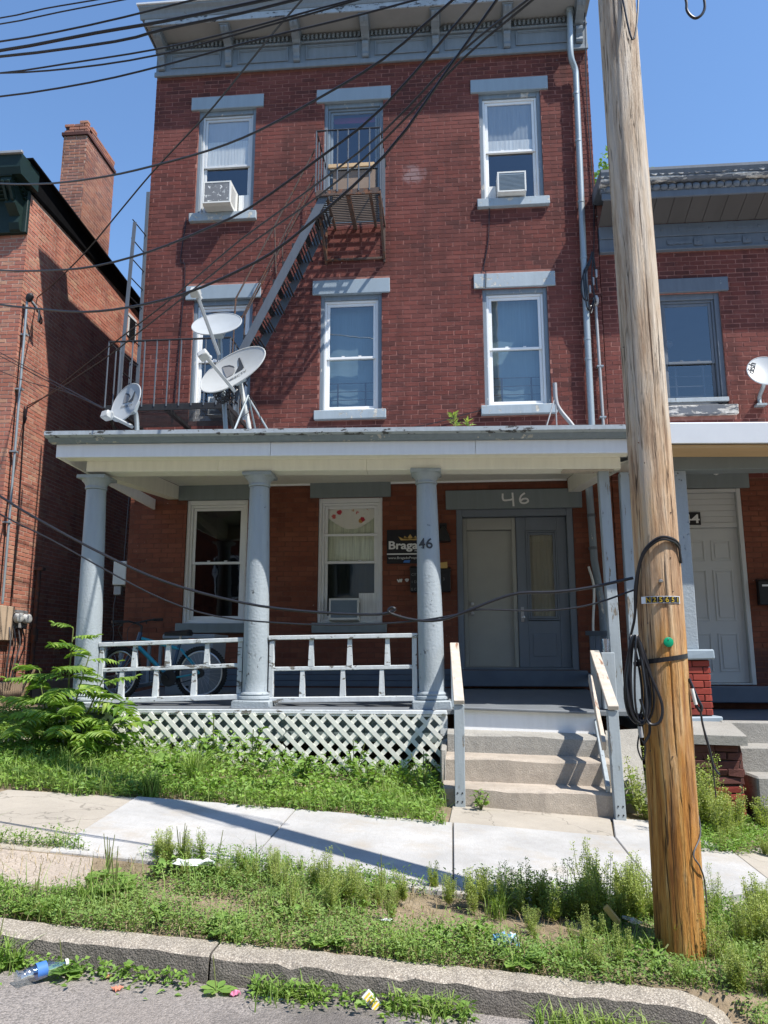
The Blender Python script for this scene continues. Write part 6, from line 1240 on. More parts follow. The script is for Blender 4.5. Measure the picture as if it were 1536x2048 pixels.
mb = MB(); mb.tube(spline([(1.23, -6.36, .95), (1.222, -6.37, .6), (1.215, -6.42, .45), (1.16, -6.47, .36), (1.19, -6.46, .3), (1.225, -6.4, .2), (1.23, -6.38, -.05)], 6), .004, 6); mb.build('ground_wire', 'cable_grey', TL)
mb = MB(); mb.tube(spline([(1.18, -6.40, 5.95), (1.40, -6.40, 5.65), (1.485, -6.40, 5.30), (1.492, -6.40, 5.19), (1.535, -6.40, 5.135), (1.585, -6.40, 5.17), (1.598, -6.40, 5.26), (1.56, -6.40, 5.5), (1.45, -6.40, 5.75), (1.2, -6.40, 6.0)], 8), .0085, 8); tag(mb.build('cable_ring', 'rubber'), 'loop of black cable hanging against the sky right of the pole top', 'cable')
mb = MB(); mb.tube(spline([(1.02, -6.46, 5.9), (1.06, -6.52, 5.4), (1.12, -6.53, 4.9), (1.18, -6.52, 5.3), (1.16, -6.50, 5.9)], 8), .006, 6); tag(mb.build('cable_ring', 'rubber'), 'slack wire loop hanging in front of the upper pole', 'cable')
HWp = thing('pole_hardware', 'bolted steel cable clamps high on the wooden pole', 'hardware', (1.0, -6.4, 5.8))
for z in (5.75, 5.9, 6.05, 6.35, 8.07): mb = MB(); mb.box(.93, 1.02, -6.43, -6.33, z-.03, z+.03, .008); mb.build('clamp', 'galv', HWp)
for nm, r_, m_, pts in WIRES:
    mb = MB(); mb.tube(spline(densify(pts, .7), 3), r_, 6); tag(mb.build('overhead_wire', 'rubber'), nm, 'wire')
# ------------------------------------------------------------------ litter
BT = thing('water_bottle', 'crushed clear plastic water bottle with blue label lying in the road', 'bottle', (-1.80, -7.08, road_z(-1.8, -7.08)))
ax = V(.62, .62, .06).normalized(); o_ = V(-1.88, -7.155, road_z(-1.85, -7.12)+.036)
mb = MB(); mb.lathe([(.0, 0), (.024, .002), (.031, .012), (.029, .03), (.032, .045), (.030, .06), (.032, .075), (.0315, .14), (.030, .155), (.022, .185), (.0125, .20), (.0125, .212)], 20, o_, ax, False); mb.map(lambda p: V(p.x+.004*math.sin(p.y*90), p.y, p.z-.006*abs(math.sin(p.x*60)))); mb.build('bottle', 'clear', BT)
mb = MB(); mb.lathe([(.0328, .082), (.0325, .125)], 20, o_, ax, False); mb.build('label_band', 'print_blue', BT)
mb = MB(); mb.lathe([(.0142, .205), (.0142, .218), (.0, .219)], 14, o_, ax, False); mb.build('cap', 'vinyl', BT)
def scrap(name, label, cat, mat, c, sx, sy, h, rot=0, z=None, seed=0, n=7):
    q = random.Random(seed); vs = []; cs, sn = math.cos(rot), math.sin(rot)
    for j in range(n):
        for i in range(n):
            u, v = (i/(n-1)-.5), (j/(n-1)-.5); x, y = u*sx*(1+q.uniform(-.08, .08)), v*sy*(1+q.uniform(-.08, .08)); vs.append((c[0]+x*cs-y*sn, c[1]+x*sn+y*cs, (z if z is not None else road_z(c[0], c[1]))+.004+q.random()*h))
    o = np_mesh(name, vs, [(j*n+i, j*n+i+1, (j+1)*n+i+1, (j+1)*n+i) for j in range(n-1) for i in range(n-1)], mat); md = o.modifiers.new('thickness', 'SOLIDIFY'); md.thickness = .002; return tag(o, label, cat)
scrap('candy_wrapper', 'crumpled bright pink wrapper in the road', 'litter', 'pink', (-.965, -7.0), .045, .035, .018, .4, seed=1)
scrap('plastic_scrap', 'small orange-red scrap in the road near the bottle', 'litter', 'orange_litter', (-1.46, -7.08), .04, .035, .015, 1, seed=2)
scrap('plastic_scrap', 'small orange scrap at the foot of the kerb weeds', 'litter', 'orange_litter', (-1.55, -6.97), .03, .02, .012, 1, seed=3)
scrap('drink_straw', 'flat pale plastic strip lying in the road', 'litter', 'clear', (-.80, -7.0), .14, .02, .004, -.25, seed=4)
PK = thing('gum_packet', 'small yellow and white printed packet standing against the kerb', 'litter', (-.36, -6.97, road_z(-.36, -6.97)))
mb = MB(); o_ = V(-.37, -6.98, road_z(-.37, -6.98)+.032); a1 = V(.5, .1, -.55).normalized(); a2 = V(0, -.75, .3).cross(a1).normalized(); a3 = a1.cross(a2); mb.obox(o_, a1, a2, a3, .042, .022, .006, .002); mb.build('packet', 'print_white', PK)
mb = MB()
for k in range(5): mb.obox(o_+a1*(-.03+.015*k)-a3*.0064*(1 if a3.y > 0 else -1), a1, a2, a3, .004, .016, .0006)
mb.build('print', 'print_yellow' , PK)
scrap('plastic_wrapper', 'crumpled blue and clear film wrapper in the verge weeds', 'litter', 'blue_wrap', (.235, -6.50), .12, .075, .06, .2, z=-.07, seed=5, n=9)
scrap('foil_wrapper', 'upright strip of silver foil in the weeds by the pole', 'litter', 'foil', (.90, -6.22), .05, .12, .01, .5, z=-.03, seed=6).rotation_euler = (0, 0, 0)
scrap('paper_scrap', 'flattened white scrap lying in the weedy verge', 'litter', 'litter_white', (-1.52, -5.97), .26, .07, .03, .08, z=G(-1.5, -5.97)+.05, seed=7)
scrap('paper_scrap', 'tiny white scrap on the bare soil patch', 'litter', 'litter_white', (-.36, -6.34), .05, .03, .012, .6, z=G(-.3, -6.34)+.01, seed=8)
CT_ = thing('carton', 'tan and yellow juice carton lying in weeds beside the foil', 'litter', (.80, -6.20, -.1))
mb = MB(); mb.obox(V(.80, -6.22, .0), V(.5, -.1, -.6).normalized(), V(.2, .97, .0).normalized(), V(.6, -.1, .55).normalized(), .05, .02, .014, .002); mb.build('box', 'print_gold', CT_)
LB = thing('rubbish_pile', 'weathered boards and a blue-white cloth dumped in the grass at left', 'rubbish', (-4.9, -2.4, .35))
for k in range(4): mb = MB(); mb.bar((-5.3+.05*k, -2.7+.09*k, G(-5, -2.5)+.04+.02*(k % 2)), (-4.55+.04*k, -2.62+.1*k, G(-4.6, -2.5)+.05), .09, .02); mb.build('board', 'bare_wood', LB)
mb = MB(); mb.lathe([(.10, 0), (.11, .03), (.06, .07), (.0, .08)], 12, (-4.72, -2.85, G(-4.7, -2.8)+.02), jit=.02); mb.build('cloth', 'lintel', LB)
# ------------------------------------------------------------------ vegetation
def leaf_quads(pos, d, up, L, Wd, fold=.15, droop=.0):
    d = d/np.linalg.norm(d, axis=1)[:, None]; s = np.cross(d, up); s /= (np.linalg.norm(s, axis=1)[:, None]+1e-9); u = np.cross(s, d)
    L = np.broadcast_to(L, (len(pos),))[:, None]; Wd = np.broadcast_to(Wd, (len(pos),))[:, None]
    mid = pos+d*L*.45; tip = pos+d*L-np.array([0, 0, 1])*L*droop
    return np.stack([pos, mid+s*Wd/2+u*Wd*fold, tip, mid-s*Wd/2+u*Wd*fold], 1).reshape(-1, 3)
def quads(n): return np.arange(n*4).reshape(-1, 4)
def blades(pos, h, lean, wd, az):
    n = len(pos); d = np.stack([np.cos(az), np.sin(az), np.zeros(n)], 1); s = np.stack([-np.sin(az), np.cos(az), np.zeros(n)], 1); z = np.array([0, 0, 1.])
    h = h[:, None]; lean = lean[:, None]; wd = np.broadcast_to(wd, (n,))[:, None]
    p0 = pos; p1 = pos+z*h*.55+d*h*lean*.3; p2 = pos+z*h*(1-.35*lean)+d*h*lean
    v = np.stack([p0-s*wd/2, p0+s*wd/2, p1+s*wd*.42, p1-s*wd*.42, p2+s*wd*.06, p2-s*wd*.06], 1).reshape(-1, 3)
    b = np.arange(n)[:, None]*6; f = np.concatenate([b+np.array([[0, 1, 2, 3]]), b+np.array([[3, 2, 4, 5]])], 0); return v, f
Gv = np.vectorize(G)
def vnoise(x, y, s, seed):
    a = seed*12.9; return .5+.25*(np.sin(x*s+a)+np.sin(y*s*1.3+a*1.7+.8*np.sin(x*s*.7))+.6*np.sin((x+y)*s*2.1+a)+.4*np.sin((x-1.7*y)*s*3.3+a*2))/1.5
def scatter(n, x0, x1, y0, y1, keep):
    x = npr.uniform(x0, x1, n); y = npr.uniform(y0, y1, n); k = keep(x, y); return x[k], y[k]
def rdir(n, lo, hi):
    az = npr.uniform(0, 6.283, n); el = npr.uniform(lo, hi, n); return np.stack([np.cos(az)*np.cos(el), np.sin(az)*np.cos(el), np.sin(el)], 1)
def ups(n, s=.45): return np.array([0, 0, 1.])+npr.normal(0, s, (n, 3))
# --- front yard
def yard_edge(x): return -4.33+.05*np.sin(x*5)+.04*np.sin(x*13)+np.where(x < -2.5, -.10*np.clip((-2.5-x)/.5, 0, 1), 0)
def in_yard(x, y):
    k = (y > yard_edge(x)) & (y < -2.68)
    k &= ~((x > -.12-.05*np.sin(y*9)) & (y < 1))
    k |= (x < -4.05) & (y > yard_edge(x)) & (y < -.3) & (x > -7.2)
    return k
def yard():
    x, y = scatter(52000, -7.4, .0, -4.55, -.3, in_yard); n = len(x); hn = vnoise(x, y, 2.3, 1); back = np.clip((y+4.3)/1.4, 0, 1)
    top = .05+.12*hn+.18*back*hn*(x > -4.2); pos = np.stack([x, y, Gv(x, y)+npr.uniform(0, 1, n)*top], 1)
    np_mesh('yard_weeds', leaf_quads(pos, rdir(n, -.1, .9), ups(n), npr.uniform(.026, .070, n), npr.uniform(.014, .036, n), .15, .15), quads(n), 'weed', kind='stuff')
    x, y = scatter(30000, -7.4, .0, -4.55, -.3, lambda a, b: in_yard(a, b) & (vnoise(a, b, 1.7, 4) > .32)); n = len(x)
    h = npr.uniform(.06, .17, n)*(1+.5*vnoise(x, y, 2, 3)); v, f = blades(np.stack([x, y, Gv(x, y)-.005], 1), h, npr.uniform(.1, .9, n), npr.uniform(.004, .008, n), npr.uniform(0, 6.283, n)); np_mesh('yard_grass', v, f, 'grass', kind='stuff')
    x, y = scatter(26000, -7.4, .02, -4.6, -3.7, lambda a, b: in_yard(a, b-.05)); n = len(x)
    pos = np.stack([x, y, Gv(x, y)+npr.uniform(0, .05, n)], 1); np_mesh('yard_clover', leaf_quads(pos, rdir(n, 0, .6), ups(n, .25), npr.uniform(.012, .024, n), npr.uniform(.010, .018, n), .1, .1), quads(n), 'clover', kind='stuff')
yard()
def broad_plant(name, label, x, y, h, nl, size, seed, cat='weed', spread=.16, mat='broad', group=None):
    """weed with stems and large leaves that can be picked out"""
    q = np.random.default_rng(seed); z = G(x, y); t = thing(name, label, cat, (x, y, z), group); mb = MB(); P_ = []; D_ = []; S_ = []
    for k in range(max(3, nl//7)):
        a = q.uniform(0, 6.28); tx, ty = x+spread*math.cos(a)*q.uniform(.3, 1), y+spread*math.sin(a)*q.uniform(.3, 1); hh = h*q.uniform(.6, 1)
        mb.tube([(x, y, z), ((x+tx)/2, (y+ty)/2, z+hh*.6), (tx, ty, z+hh)], .0045, 5)
        for j in range(7):
            f = q.uniform(.25, 1.0); px, py, pz = x+(tx-x)*f, y+(ty-y)*f, z+hh*f; a2 = q.uniform(0, 6.28); P_.append((px, py, pz)); D_.append((math.cos(a2), math.sin(a2), q.uniform(-.1, .55))); S_.append(size*q.uniform(.6, 1.15)*(1.15-.35*f))
    mb.build('stem', 'stem', t); P_ = np.array(P_); D_ = np.array(D_); S_ = np.array(S_); n = len(P_)
    D = D_/np.linalg.norm(D_, axis=1)[:, None]; up = ups(n, .3); s = np.cross(D, up); s /= np.linalg.norm(s, axis=1)[:, None]; u = np.cross(s, D); S = S_[:, None]
    me_v = [P_, P_+D*S*.3+s*S*.36+u*S*.05, P_+D*S*.65+s*S*.27+u*S*.03, P_+D*S-np.array([0, 0, 1])*S*.22, P_+D*S*.65-s*S*.27+u*S*.03, P_+D*S*.3-s*S*.36+u*S*.05, P_+D*S*.5-u*S*.04]
    v = np.stack(me_v, 1).reshape(-1, 3); b = np.arange(n)[:, None]*7; f = np.concatenate([b+np.array([[i, (i+1) % 6, 6]]) for i in range(6)], 0); np_mesh('leaves', v, f, mat, t); return t
def grass_tuft(label, x, y, h, n, seed, wd=.008, cat='grass tuft', z=None):
    q = np.random.default_rng(seed); z = G(x, y) if z is None else z; pos = np.stack([x+q.normal(0, .03, n), y+q.normal(0, .03, n), np.full(n, z-.01)], 1)
    v, f = blades(pos, q.uniform(.5, 1, n)*h, q.uniform(.15, .85, n), np.full(n, wd), q.uniform(0, 6.283, n)); return tag(np_mesh('grass_tuft', v, f, 'grass'), label, cat)
grass_tuft('tall dark grass tuft standing in front of the lattice', -2.25, -3.75, .48, 90, 3, .010)
grass_tuft('drooping grass tuft at the pavement edge by the left slab joint', -2.45, -4.25, .30, 80, 4, .009)
grass_tuft('thin upright grass tuft under the sapling', -3.5, -3.55, .30, 50, 5)
for i, (lab, x, y, h, nl, s_) in enumerate((
    ('leafy bright green weed climbing the middle of the lattice', -2.35, -2.95, .52, 40, .12), ('leafy weed in front of the lattice panel joint', -1.95, -3.0, .55, 40, .11),
    ('big-leaved burdock spreading over the yard edge below the tall grass', -2.55, -3.55, .26, 28, .17), ('round-leaved weed just right of the tall grass tuft', -1.75, -3.55, .30, 36, .10),
    ('large leafy weed in the middle of the front yard', -1.35, -3.45, .32, 40, .11), ('pale weed with yellowing leaves near the pavement', -1.55, -3.95, .26, 30, .09),
    ('bushy green weed near the right end of the yard', -.75, -3.5, .30, 40, .09), ('leafy weed at the lattice foot left of the steps', -.95, -2.98, .42, 36, .09),
    ('broad flat leaf rosette by the pavement in the left yard', -2.0, -4.15, .14, 20, .12), ('dense weed beside the left handrail post', -.28, -3.45, .40, 46, .07),
    ('small yellow-green plant at the foot of the left handrail', .22, -3.72, .15, 40, .06), ('green weed growing at the foot of the right handrail', 1.58, -3.35, .34, 26, .11),
    ('leafy weed under the sapling near the lattice end', -3.35, -3.05, .42, 40, .11))):
    broad_plant('weed_plant', lab, x, y, h, nl, s_, 50+i)
# --- sapling with feather-shaped leaves
SP = thing('tree_of_heaven_sapling', 'leafy sapling with long feather-shaped leaves at the left porch corner', 'sapling', (-3.95, -2.85, .35))
q = random.Random(7)
def compound(base, d, L, npair, droop, parent):
    d = d.normalized(); mb = MB(); P_, D_, S_ = [], [], []
    side = d.cross(V(0, 0, 1)).normalized(); pts = []
    for i in range(npair+1):
        t = i/npair; p = base+d*(L*t)+V(0, 0, -droop*L*t*t); pts.append(p)
        if i == 0: continue
        tan = (d+V(0, 0, -2*droop*t)).normalized()
        for s_ in (-1, 1): P_.append(p); D_.append(side*s_+tan*.45+V(0, 0, q.uniform(-.35, -.05))); S_.append((.075+.115*math.sin(math.pi*min(1, t*.85+.12)))*L/.45)
    P_.append(pts[-1]); D_.append(d); S_.append(.09)
    P_ = np.array([tuple(p) for p in P_]); D_ = np.array([tuple(v) for v in D_]); S_ = np.array(S_); n = len(P_); D = D_/np.linalg.norm(D_, axis=1)[:, None]
    up = np.array([0, 0, 1.])+npr.normal(0, .12, (n, 3)); s = np.cross(D, up); s /= np.linalg.norm(s, axis=1)[:, None]; u = np.cross(s, D); S = S_[:, None]
    v = np.stack([P_, P_+D*S*.25+s*S*.18+u*S*.04, P_+D*S*.6+s*S*.13+u*S*.03, P_+D*S-np.array([0, 0, 1])*S*.2, P_+D*S*.6-s*S*.13+u*S*.03, P_+D*S*.25-s*S*.18+u*S*.04], 1).reshape(-1, 3)
    b = np.arange(n)[:, None]*6; f = np.concatenate([b+np.array([[0, 1, 2, 3]]), b+np.array([[0, 3, 4, 5]])], 0)
    mb.tube(pts, [.004*(1-.7*i/npair) for i in range(npair+1)], 5); k0 = len(v); me = bpy.data.meshes.new('leaf'); me.from_pydata([tuple(p) for p in v]+mb.v, [], [tuple(t) for t in f]+[tuple(i+k0 for i in t) for t in mb.f]); link('leaf', me, 'ailanthus', parent)
stems = [((-4.00, -2.85), (-4.02, -2.95, 1.60)), ((-3.92, -2.90), (-3.62, -3.05, 1.10)), ((-4.05, -2.85), (-4.35, -2.95, 1.18)), ((-3.9, -2.95), (-3.35, -3.15, .75)), ((-4.1, -2.95), (-4.55, -3.1, .80)), ((-3.98, -3.0), (-3.85, -3.35, .85)), ((-4.0, -2.9), (-3.8, -3.0, 1.35)), ((-4.05, -2.95), (-4.2, -3.15, 1.0)), ((-3.9, -3.0), (-3.5, -3.3, .6))]
for (bx_, by_), tp in [((a+.14, b), (c+.16, d, e)) for (a, b), (c, d, e) in stems]:
    b0 = V(bx_, by_, G(bx_, by_)-.02); tp = V(*tp); pts = spline([b0, b0*.5+tp*.5+V(q.uniform(-.04, .04), q.uniform(-.04, .04), .04), tp], 6); mb = MB(); mb.tube(pts, [.013*(1-.6*i/(len(pts)-1)) for i in range(len(pts))], 7); mb.build('stem', 'stem', SP)
    nl = 10 if tp.z > 1 else 7
    for k in range(nl):
        f = .38+.62*k/(nl-1); p = pts[int(f*(len(pts)-1))]; a = k*2.4+q.uniform(-.4, .4); el = .75*(f-.55)+q.uniform(0, .25); compound(p, V(math.cos(a)*math.cos(el), math.sin(a)*math.cos(el)*.8-.1, math.sin(el)), q.uniform(.30, .46)*(1.0 if f < .9 else .8), q.choice((7, 8, 9)), q.uniform(.15, .4), SP)
# --- verge between pavement and kerb
def in_verge(x, y):
    fe = -5.74+.06*np.sin(x*4)+.05*np.sin(x*9.7)-np.where(x > 1.25, .0, 0)
    k = (y < fe) & (y > -6.74+.03*np.sin(x*8))
    k &= ~((x < -1.95+.25*np.sin(y*6)) & (x > -3.15) & (y < -5.8) & (y > -6.42+.04*np.sin(x*7)))
    k |= (x > 1.25) & (y > -7.6) & (y < -5.85+.2*(x-1.25))
    bare = 1.1*np.exp(-(((x+.20)/.30)**2+((y+6.15)/.27)**2))+.9*np.exp(-(((x-.35)/.25)**2+((y+6.3)/.12)**2))+.8*np.exp(-(((x+1.25)/.22)**2+((y+6.35)/.12)**2))+.7*np.exp(-(((x-1.6)/.3)**2+((y+6.75)/.15)**2))
    return k & (npr.random(len(x)) > bare*1.5+np.where(vnoise(x, y, 3.0, 11) < .27, .7, 0))
def Gz(x, y): return np.where((x > 1.2) & (y < -6.7), -.20-.066*(x-.9), Gv(x, y))
def verge():
    x, y = scatter(170000, -4.2, 3.0, -7.4, -5.6, in_verge); n = len(x); hn = vnoise(x, y, 4.1, 2)
    pos = np.stack([x, y, Gz(x, y)+npr.uniform(0, 1, n)*(.03+.10*hn)-.01], 1); np_mesh('verge_clover', leaf_quads(pos, rdir(n, -.1, .7), ups(n, .35), npr.uniform(.010, .023, n), npr.uniform(.008, .017, n), .1, .1), quads(n), 'clover', kind='stuff')
    x, y = scatter(60000, -4.2, 3.0, -7.4, -5.6, lambda a, b: in_verge(a, b) & (vnoise(a, b, 2.7, 5) > .42)); n = len(x); hn = vnoise(x, y, 3.3, 6)
    pos = np.stack([x, y, Gz(x, y)+npr.uniform(0, 1, n)*(.03+.14*hn)-.01], 1); np_mesh('verge_weeds', leaf_quads(pos, rdir(n, .1, 1.2), ups(n), npr.uniform(.014, .035, n), npr.uniform(.005, .012, n), .15, .15), quads(n), 'weed', kind='stuff')
    x, y = scatter(13000, -4.2, 3.0, -7.4, -5.6, in_verge); n = len(x); v, f = blades(np.stack([x, y, Gz(x, y)-.01], 1), npr.uniform(.05, .15, n)*np.where(npr.random(n) < .12, 1.8, 1), npr.uniform(.1, 1.0, n), npr.uniform(.003, .006, n), npr.uniform(0, 6.283, n)); np_mesh('verge_grass', v, f, 'grass', kind='stuff')
    x, y = scatter(4000, -4, 2.4, -6.74, -5.8, lambda a, b: (npr.random(len(a)) > .0)); n = len(x); v, f = blades(np.stack([x, y, Gv(x, y)-.0], 1), npr.uniform(.03, .09, n), npr.uniform(.7, 1.2, n), npr.uniform(.002, .004, n), npr.uniform(0, 6.283, n)); np_mesh('dry_grass', v, f, 'dead', kind='stuff')
    # gutter growth at the kerb foot
    xs = npr.uniform(-4, 1.0, 2600); k = vnoise(xs, xs*.3, 3.3, 8) > .46; xs = xs[k]; n = len(xs); ys = -6.95-npr.exponential(.035, n); zz = np.array([road_z(a, b) for a, b in zip(xs, ys)]); v, f = blades(np.stack([xs, ys, zz], 1), npr.uniform(.04, .13, n)*np.where(xs < -1.6, 1.35, 1), npr.uniform(.3, 1.1, n), npr.uniform(.004, .009, n), npr.uniform(0, 6.283, n)); np_mesh('gutter_grass', v, f, 'grass', kind='stuff')
    xs = npr.uniform(-3.2, .6, 1500); k = vnoise(xs, xs*.2, 4.0, 9) > .5; xs = xs[k]; n = len(xs); ys = -6.94-npr.exponential(.04, n); zz = np.array([road_z(a, b) for a, b in zip(xs, ys)])+npr.uniform(0, .06, n); np_mesh('gutter_weeds', leaf_quads(np.stack([xs, ys, zz], 1), rdir(n, -.2, .8), ups(n), npr.uniform(.02, .05, n), npr.uniform(.010, .026, n), .15, .2), quads(n), 'weed', kind='stuff')
verge()
def pepper_mesh(seed, h, nb):
    q = np.random.default_rng(seed); mb = MB(); P_, D_, L_, W_ = [], [], [], []
    for k in range(nb):
        a = q.uniform(0, 6.28); sp_ = q.uniform(.05, .32)*h; hh = h*q.uniform(.55, 1); b0 = V(0, 0, hh*q.uniform(0, .25)); e = V(sp_*math.cos(a), sp_*math.sin(a), hh); mid = (b0+e)/2+V(sp_*.2*math.cos(a), sp_*.2*math.sin(a), -.02*h); mb.tube([b0, mid, e], [.0028, .0022, .001], 4, False)
        m = int(130*q.uniform(.7, 1.2))
        for j in range(m):
            f = q.uniform(.05, 1.02); p = b0*(1-f)+e*f+V(sp_*.35*math.cos(a), sp_*.35*math.sin(a), -.03*h)*(4*f*(1-f)*.5); a2 = q.uniform(0, 6.28); r_ = q.uniform(.003, .022)*(1.7-f)
            P_.append(tuple(p+V(r_*math.cos(a2), r_*math.sin(a2), 0))); D_.append((math.cos(a2), math.sin(a2), q.uniform(.1, 1.1))); sz = q.uniform(.008, .014) if f > .45 else q.uniform(.014, .032); L_.append(sz); W_.append(sz*(.8 if f > .45 else .30))
    n = len(P_); v = leaf_quads(np.array(P_), np.array(D_), ups(n, .5), np.array(L_), np.array(W_), .1, .0)
    s_me = bpy.data.meshes.new('stems'); s_me.from_pydata(mb.v, [], mb.f); s_me.materials.append(MAT['stem'])
    f_me = bpy.data.meshes.new('foliage'); f_me.from_pydata([tuple(p) for p in v], [], [tuple(t) for t in quads(n)]); f_me.materials.append(MAT['pepper']); return s_me, f_me
PM = [pepper_mesh(100+i, 1.0*h, nb) for i, (h, nb) in enumerate(((.36, 11), (.30, 10), (.42, 12), (.26, 12), (.33, 9), (.40, 14)))]
def pepper(x, y, k, s_, label, group, z=None):
    z = Gz(np.array([x]), np.array([y]))[0]-.01 if z is None else z; t = thing('pepperweed', label, 'weed', (x, y, z), group); r_ = rnd.uniform(0, 6.28); tilt = rnd.uniform(-.12, .12)
    for nm, me in zip(('stems', 'foliage'), PM[k % len(PM)]):
        o = bpy.data.objects.new(nm, me); col.objects.link(o); o.parent = t
    t.rotation_euler = (tilt, rnd.uniform(-.12, .12), r_); t.scale = (s_, s_, s_*rnd.uniform(.9, 1.1)); return t
def cluster(cx, cy, sx, sy, n, label, group, smin=.7, smax=1.1):
    for i in range(n): pepper(cx+rnd.gauss(0, sx), max(-6.68, cy+rnd.gauss(0, sy)), rnd.randrange(6), rnd.uniform(smin, smax), label, group)
cluster(.62, -6.0, .26, .09, 20, 'feathery tall pepperweed in the dark clump left of the pole', 'pepperweed clump left of the pole', .55, .9)
cluster(.95, -5.92, .14, .07, 10, 'tall feathery pepperweed in the clump right behind the pole foot', 'pepperweed clump behind the pole foot', .65, 1.0)
cluster(-.62, -6.15, .17, .16, 14, 'yellow-green pepperweed in the clump near the middle of the verge', 'pepperweed clump in the middle verge', .4, .65)
cluster(-1.05, -6.0, .30, .10, 12, 'pale pepperweed along the pavement in the left half of the verge', 'pepperweed along the left pavement edge', .3, .6)
cluster(.10, -5.98, .16, .08, 12, 'dark pepperweed standing in the pole shadow', 'pepperweed in the pole shadow', .4, .65)
cluster(.65, -6.42, .33, .12, 18, 'short pepperweed between the litter and the kerb', 'pepperweed behind the kerb by the pole', .28, .5)
cluster(1.75, -6.15, .28, .28, 34, 'bushy pepperweed filling the verge right of the pole', 'pepperweed right of the pole', .5, .85)
cluster(1.5, -6.6, .15, .15, 10, 'low pepperweed at the broken right end of the kerb', 'pepperweed at the kerb end', .4, .7)
cluster(-1.75, -5.85, .14, .05, 6, 'sparse upright weed at the left end of the white slabs', 'weeds at the left slab end', .5, .75)
BU = []
for i in range(24): pepper(2.0+rnd.gauss(0, .16), -3.72+rnd.gauss(0, .13), rnd.randrange(6), rnd.uniform(1.0, 1.55), 'tall feathery weed bush in front of the red brick pier', 'feathery bush by the brick pier', G(2.0, -3.7)-.02)
for i in range(14): pepper(2.35+rnd.gauss(0, .25), -4.3+rnd.gauss(0, .12), rnd.randrange(6), rnd.uniform(.35, .6), 'low feathery weed along the walk edge below the brick pier', 'low weeds below the brick pier', G(2.3, -4.2)-.02)
def right_yard():
    def keep(a, b): return (b > -4.45+.12*(a-2)+.05*np.sin(a*9)) & (a > 1.72) & ~((a > 2.52) & (b > -3.7))
    x, y = scatter(20000, 1.7, 3.4, -4.7, -2.7, keep); n = len(x); pos = np.stack([x, y, Gv(x, y)+npr.uniform(0, .08, n)], 1); np_mesh('right_yard_weeds', leaf_quads(pos, rdir(n, 0, .9), ups(n), npr.uniform(.015, .04, n), npr.uniform(.008, .018, n), .15, .15), quads(n), 'weed', kind='stuff')
right_yard()
# verge_extra: larger leaved weeds and longer tufts mixed into the low growth
for i, (lab, x, y, h, nl, s_) in enumerate((
    ('low broad-leaved weed left of the white scrap', -1.72, -6.05, .12, 30, .055), ('spreading dark weed in the middle of the verge', -.85, -6.45, .10, 40, .045), ('low leafy weed in front of the bare soil', -.1, -6.52, .10, 36, .05),
    ('leafy weed left of the blue film wrapper', .05, -6.45, .12, 36, .05), ('leafy low weed at the pole foot on the kerb side', .92, -6.55, .12, 36, .05), ('low weed at the left end of the verge', -2.35, -6.6, .12, 34, .05), ('round-leaved weed between kerb joint and aggregate slab', -1.5, -6.55, .09, 36, .05))):
    broad_plant('weed_plant', lab, x, y, h, nl, s_, 150+i, spread=.14)
for i, (lab, x, y, h) in enumerate((('fine grass tuft at the right of the bare soil patch', .22, -6.12, .20), ('long grass tuft against the kerb below the pole', .55, -6.62, .16), ('grass tuft at the aggregate slab corner', -1.9, -6.45, .16), ('grass tuft behind the kerb near the bottle', -2.0, -6.66, .14), ('grass tuft leaning over the kerb in its middle', -.25, -6.66, .15), ('tuft of grass by the white slab joint', -1.22, -5.88, .18), ('grass tuft right of the pole foot', 1.35, -6.45, .18), ('grass tuft on the verge behind the kerb end', 1.05, -6.62, .14))): grass_tuft(lab, x, y, h, 70, 200+i, .005)
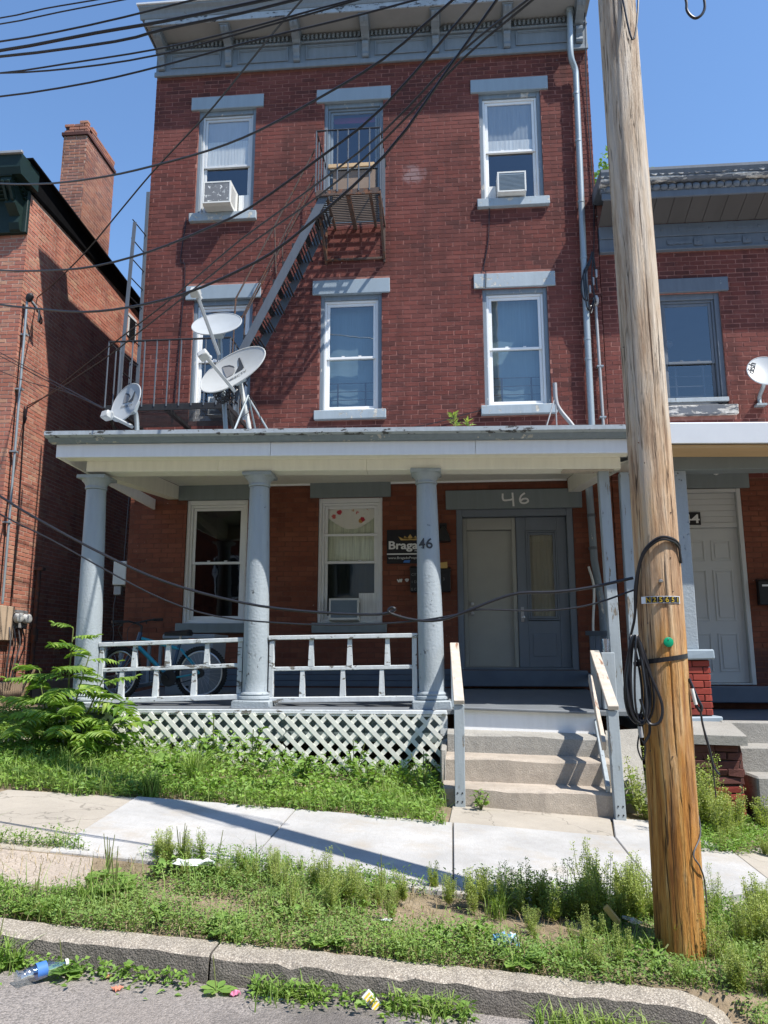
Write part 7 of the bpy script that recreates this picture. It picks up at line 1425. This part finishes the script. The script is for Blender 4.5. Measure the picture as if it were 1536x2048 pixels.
# --- plantain rosettes with seed spikes
def plantain(x, y, s_, label, seed, z=None, spikes=5):
    q = random.Random(seed); z = G(x, y) if z is None else z; t = thing('plantain', label, 'weed', (x, y, z)); 
    for k in range(9):
        a = k*2.4+q.uniform(-.3, .3); d = V(math.cos(a), math.sin(a), q.uniform(.15, .7)).normalized(); L = s_*q.uniform(.7, 1.1); sd_ = d.cross(V(0, 0, 1)).normalized(); vs = []; b0 = V(x, y, z+.005)
        for f, w_ in ((0, .03), (.25, .06), (.45, .22), (.65, .27), (.85, .17), (1, .01)):
            c = b0+d*(L*f)+V(0, 0, -.25*L*f*f); vs += [tuple(c-sd_*w_*L+V(0, 0, .04*L)), tuple(c), tuple(c+sd_*w_*L+V(0, 0, .04*L))]
        me = bpy.data.meshes.new('leaf'); me.from_pydata(vs, [], [(i*3+j, i*3+j+1, i*3+j+4, i*3+j+3) for i in range(5) for j in range(2)]); me.polygons.foreach_set('use_smooth', [True]*10); link('leaf', me, 'broad', t)
    for k in range(spikes): a = q.uniform(0, 6.28); h = s_*q.uniform(.9, 1.7); mb = MB(); mb.tube([(x, y, z), (x+.1*h*math.cos(a), y+.1*h*math.sin(a), z+h*.6), (x+.16*h*math.cos(a), y+.16*h*math.sin(a), z+h)], [.0018, .003, .002], 5); mb.build('seed_spike', 'stem', t)
for i, (lab, x, y, s_, sp_) in enumerate((('plantain rosette right of the aggregate slab', -1.83, -6.30, .15, 5), ('plantain with upright spikes at the slab corner', -1.95, -6.12, .14, 7), ('large plantain rosette behind the kerb joint', -1.12, -6.62, .15, 1), ('plantain rosette on the kerb edge at left', -2.12, -6.6, .13, 6), ('plantain with tall seed spikes at the pavement', -1.62, -5.86, .15, 8), ('broad plantain leaves right of the spiked plantain', -1.40, -5.9, .14, 3), ('plantain hanging over the kerb near its middle', -.62, -6.66, .12, 1), ('flat plantain rosette behind the kerb below the blue film', .30, -6.62, .15, 2), ('plantain in the shade of the pavement weeds', -.42, -5.95, .13, 2))): plantain(x, y, s_, lab, 30+i, None, sp_)
for i, (lab, x, s_) in enumerate((('broad leaf weed in the gutter near the bottle', -1.75, .13), ('broad leaf weed in the gutter at the left edge', -2.08, .15), ('small broad weed in the gutter below the kerb joint', -1.05, .09))): plantain(x, -6.99, s_, lab, 60+i, road_z(x, -6.99), 1)
# --- plant rooted on the porch roof
RP = thing('roof_weed', 'bright green plant sprouting on the porch roof against the brick', 'weed', (.16, -2.62, 3.66)); q = random.Random(3)
for (x, n, h) in ((.07, 30, .20), (.22, 16, .12)):
    mb = MB(); mb.tube([(x, -2.62, 3.66), (x-.02, -2.62, 3.66+h*1.1)], .004, 5); mb.build('stem', 'stem', RP)
    P_ = np.array([(x-.02*k/n, -2.62, 3.67+h*(.2+.9*k/n)) for k in range(n)]); D = rdir(n, .1, .9); np_mesh('leaves', leaf_quads(P_, D, ups(n, .3), npr.uniform(.07, .12, n), np.full(n, .026), .12, .15), quads(n), 'pepper', RP)
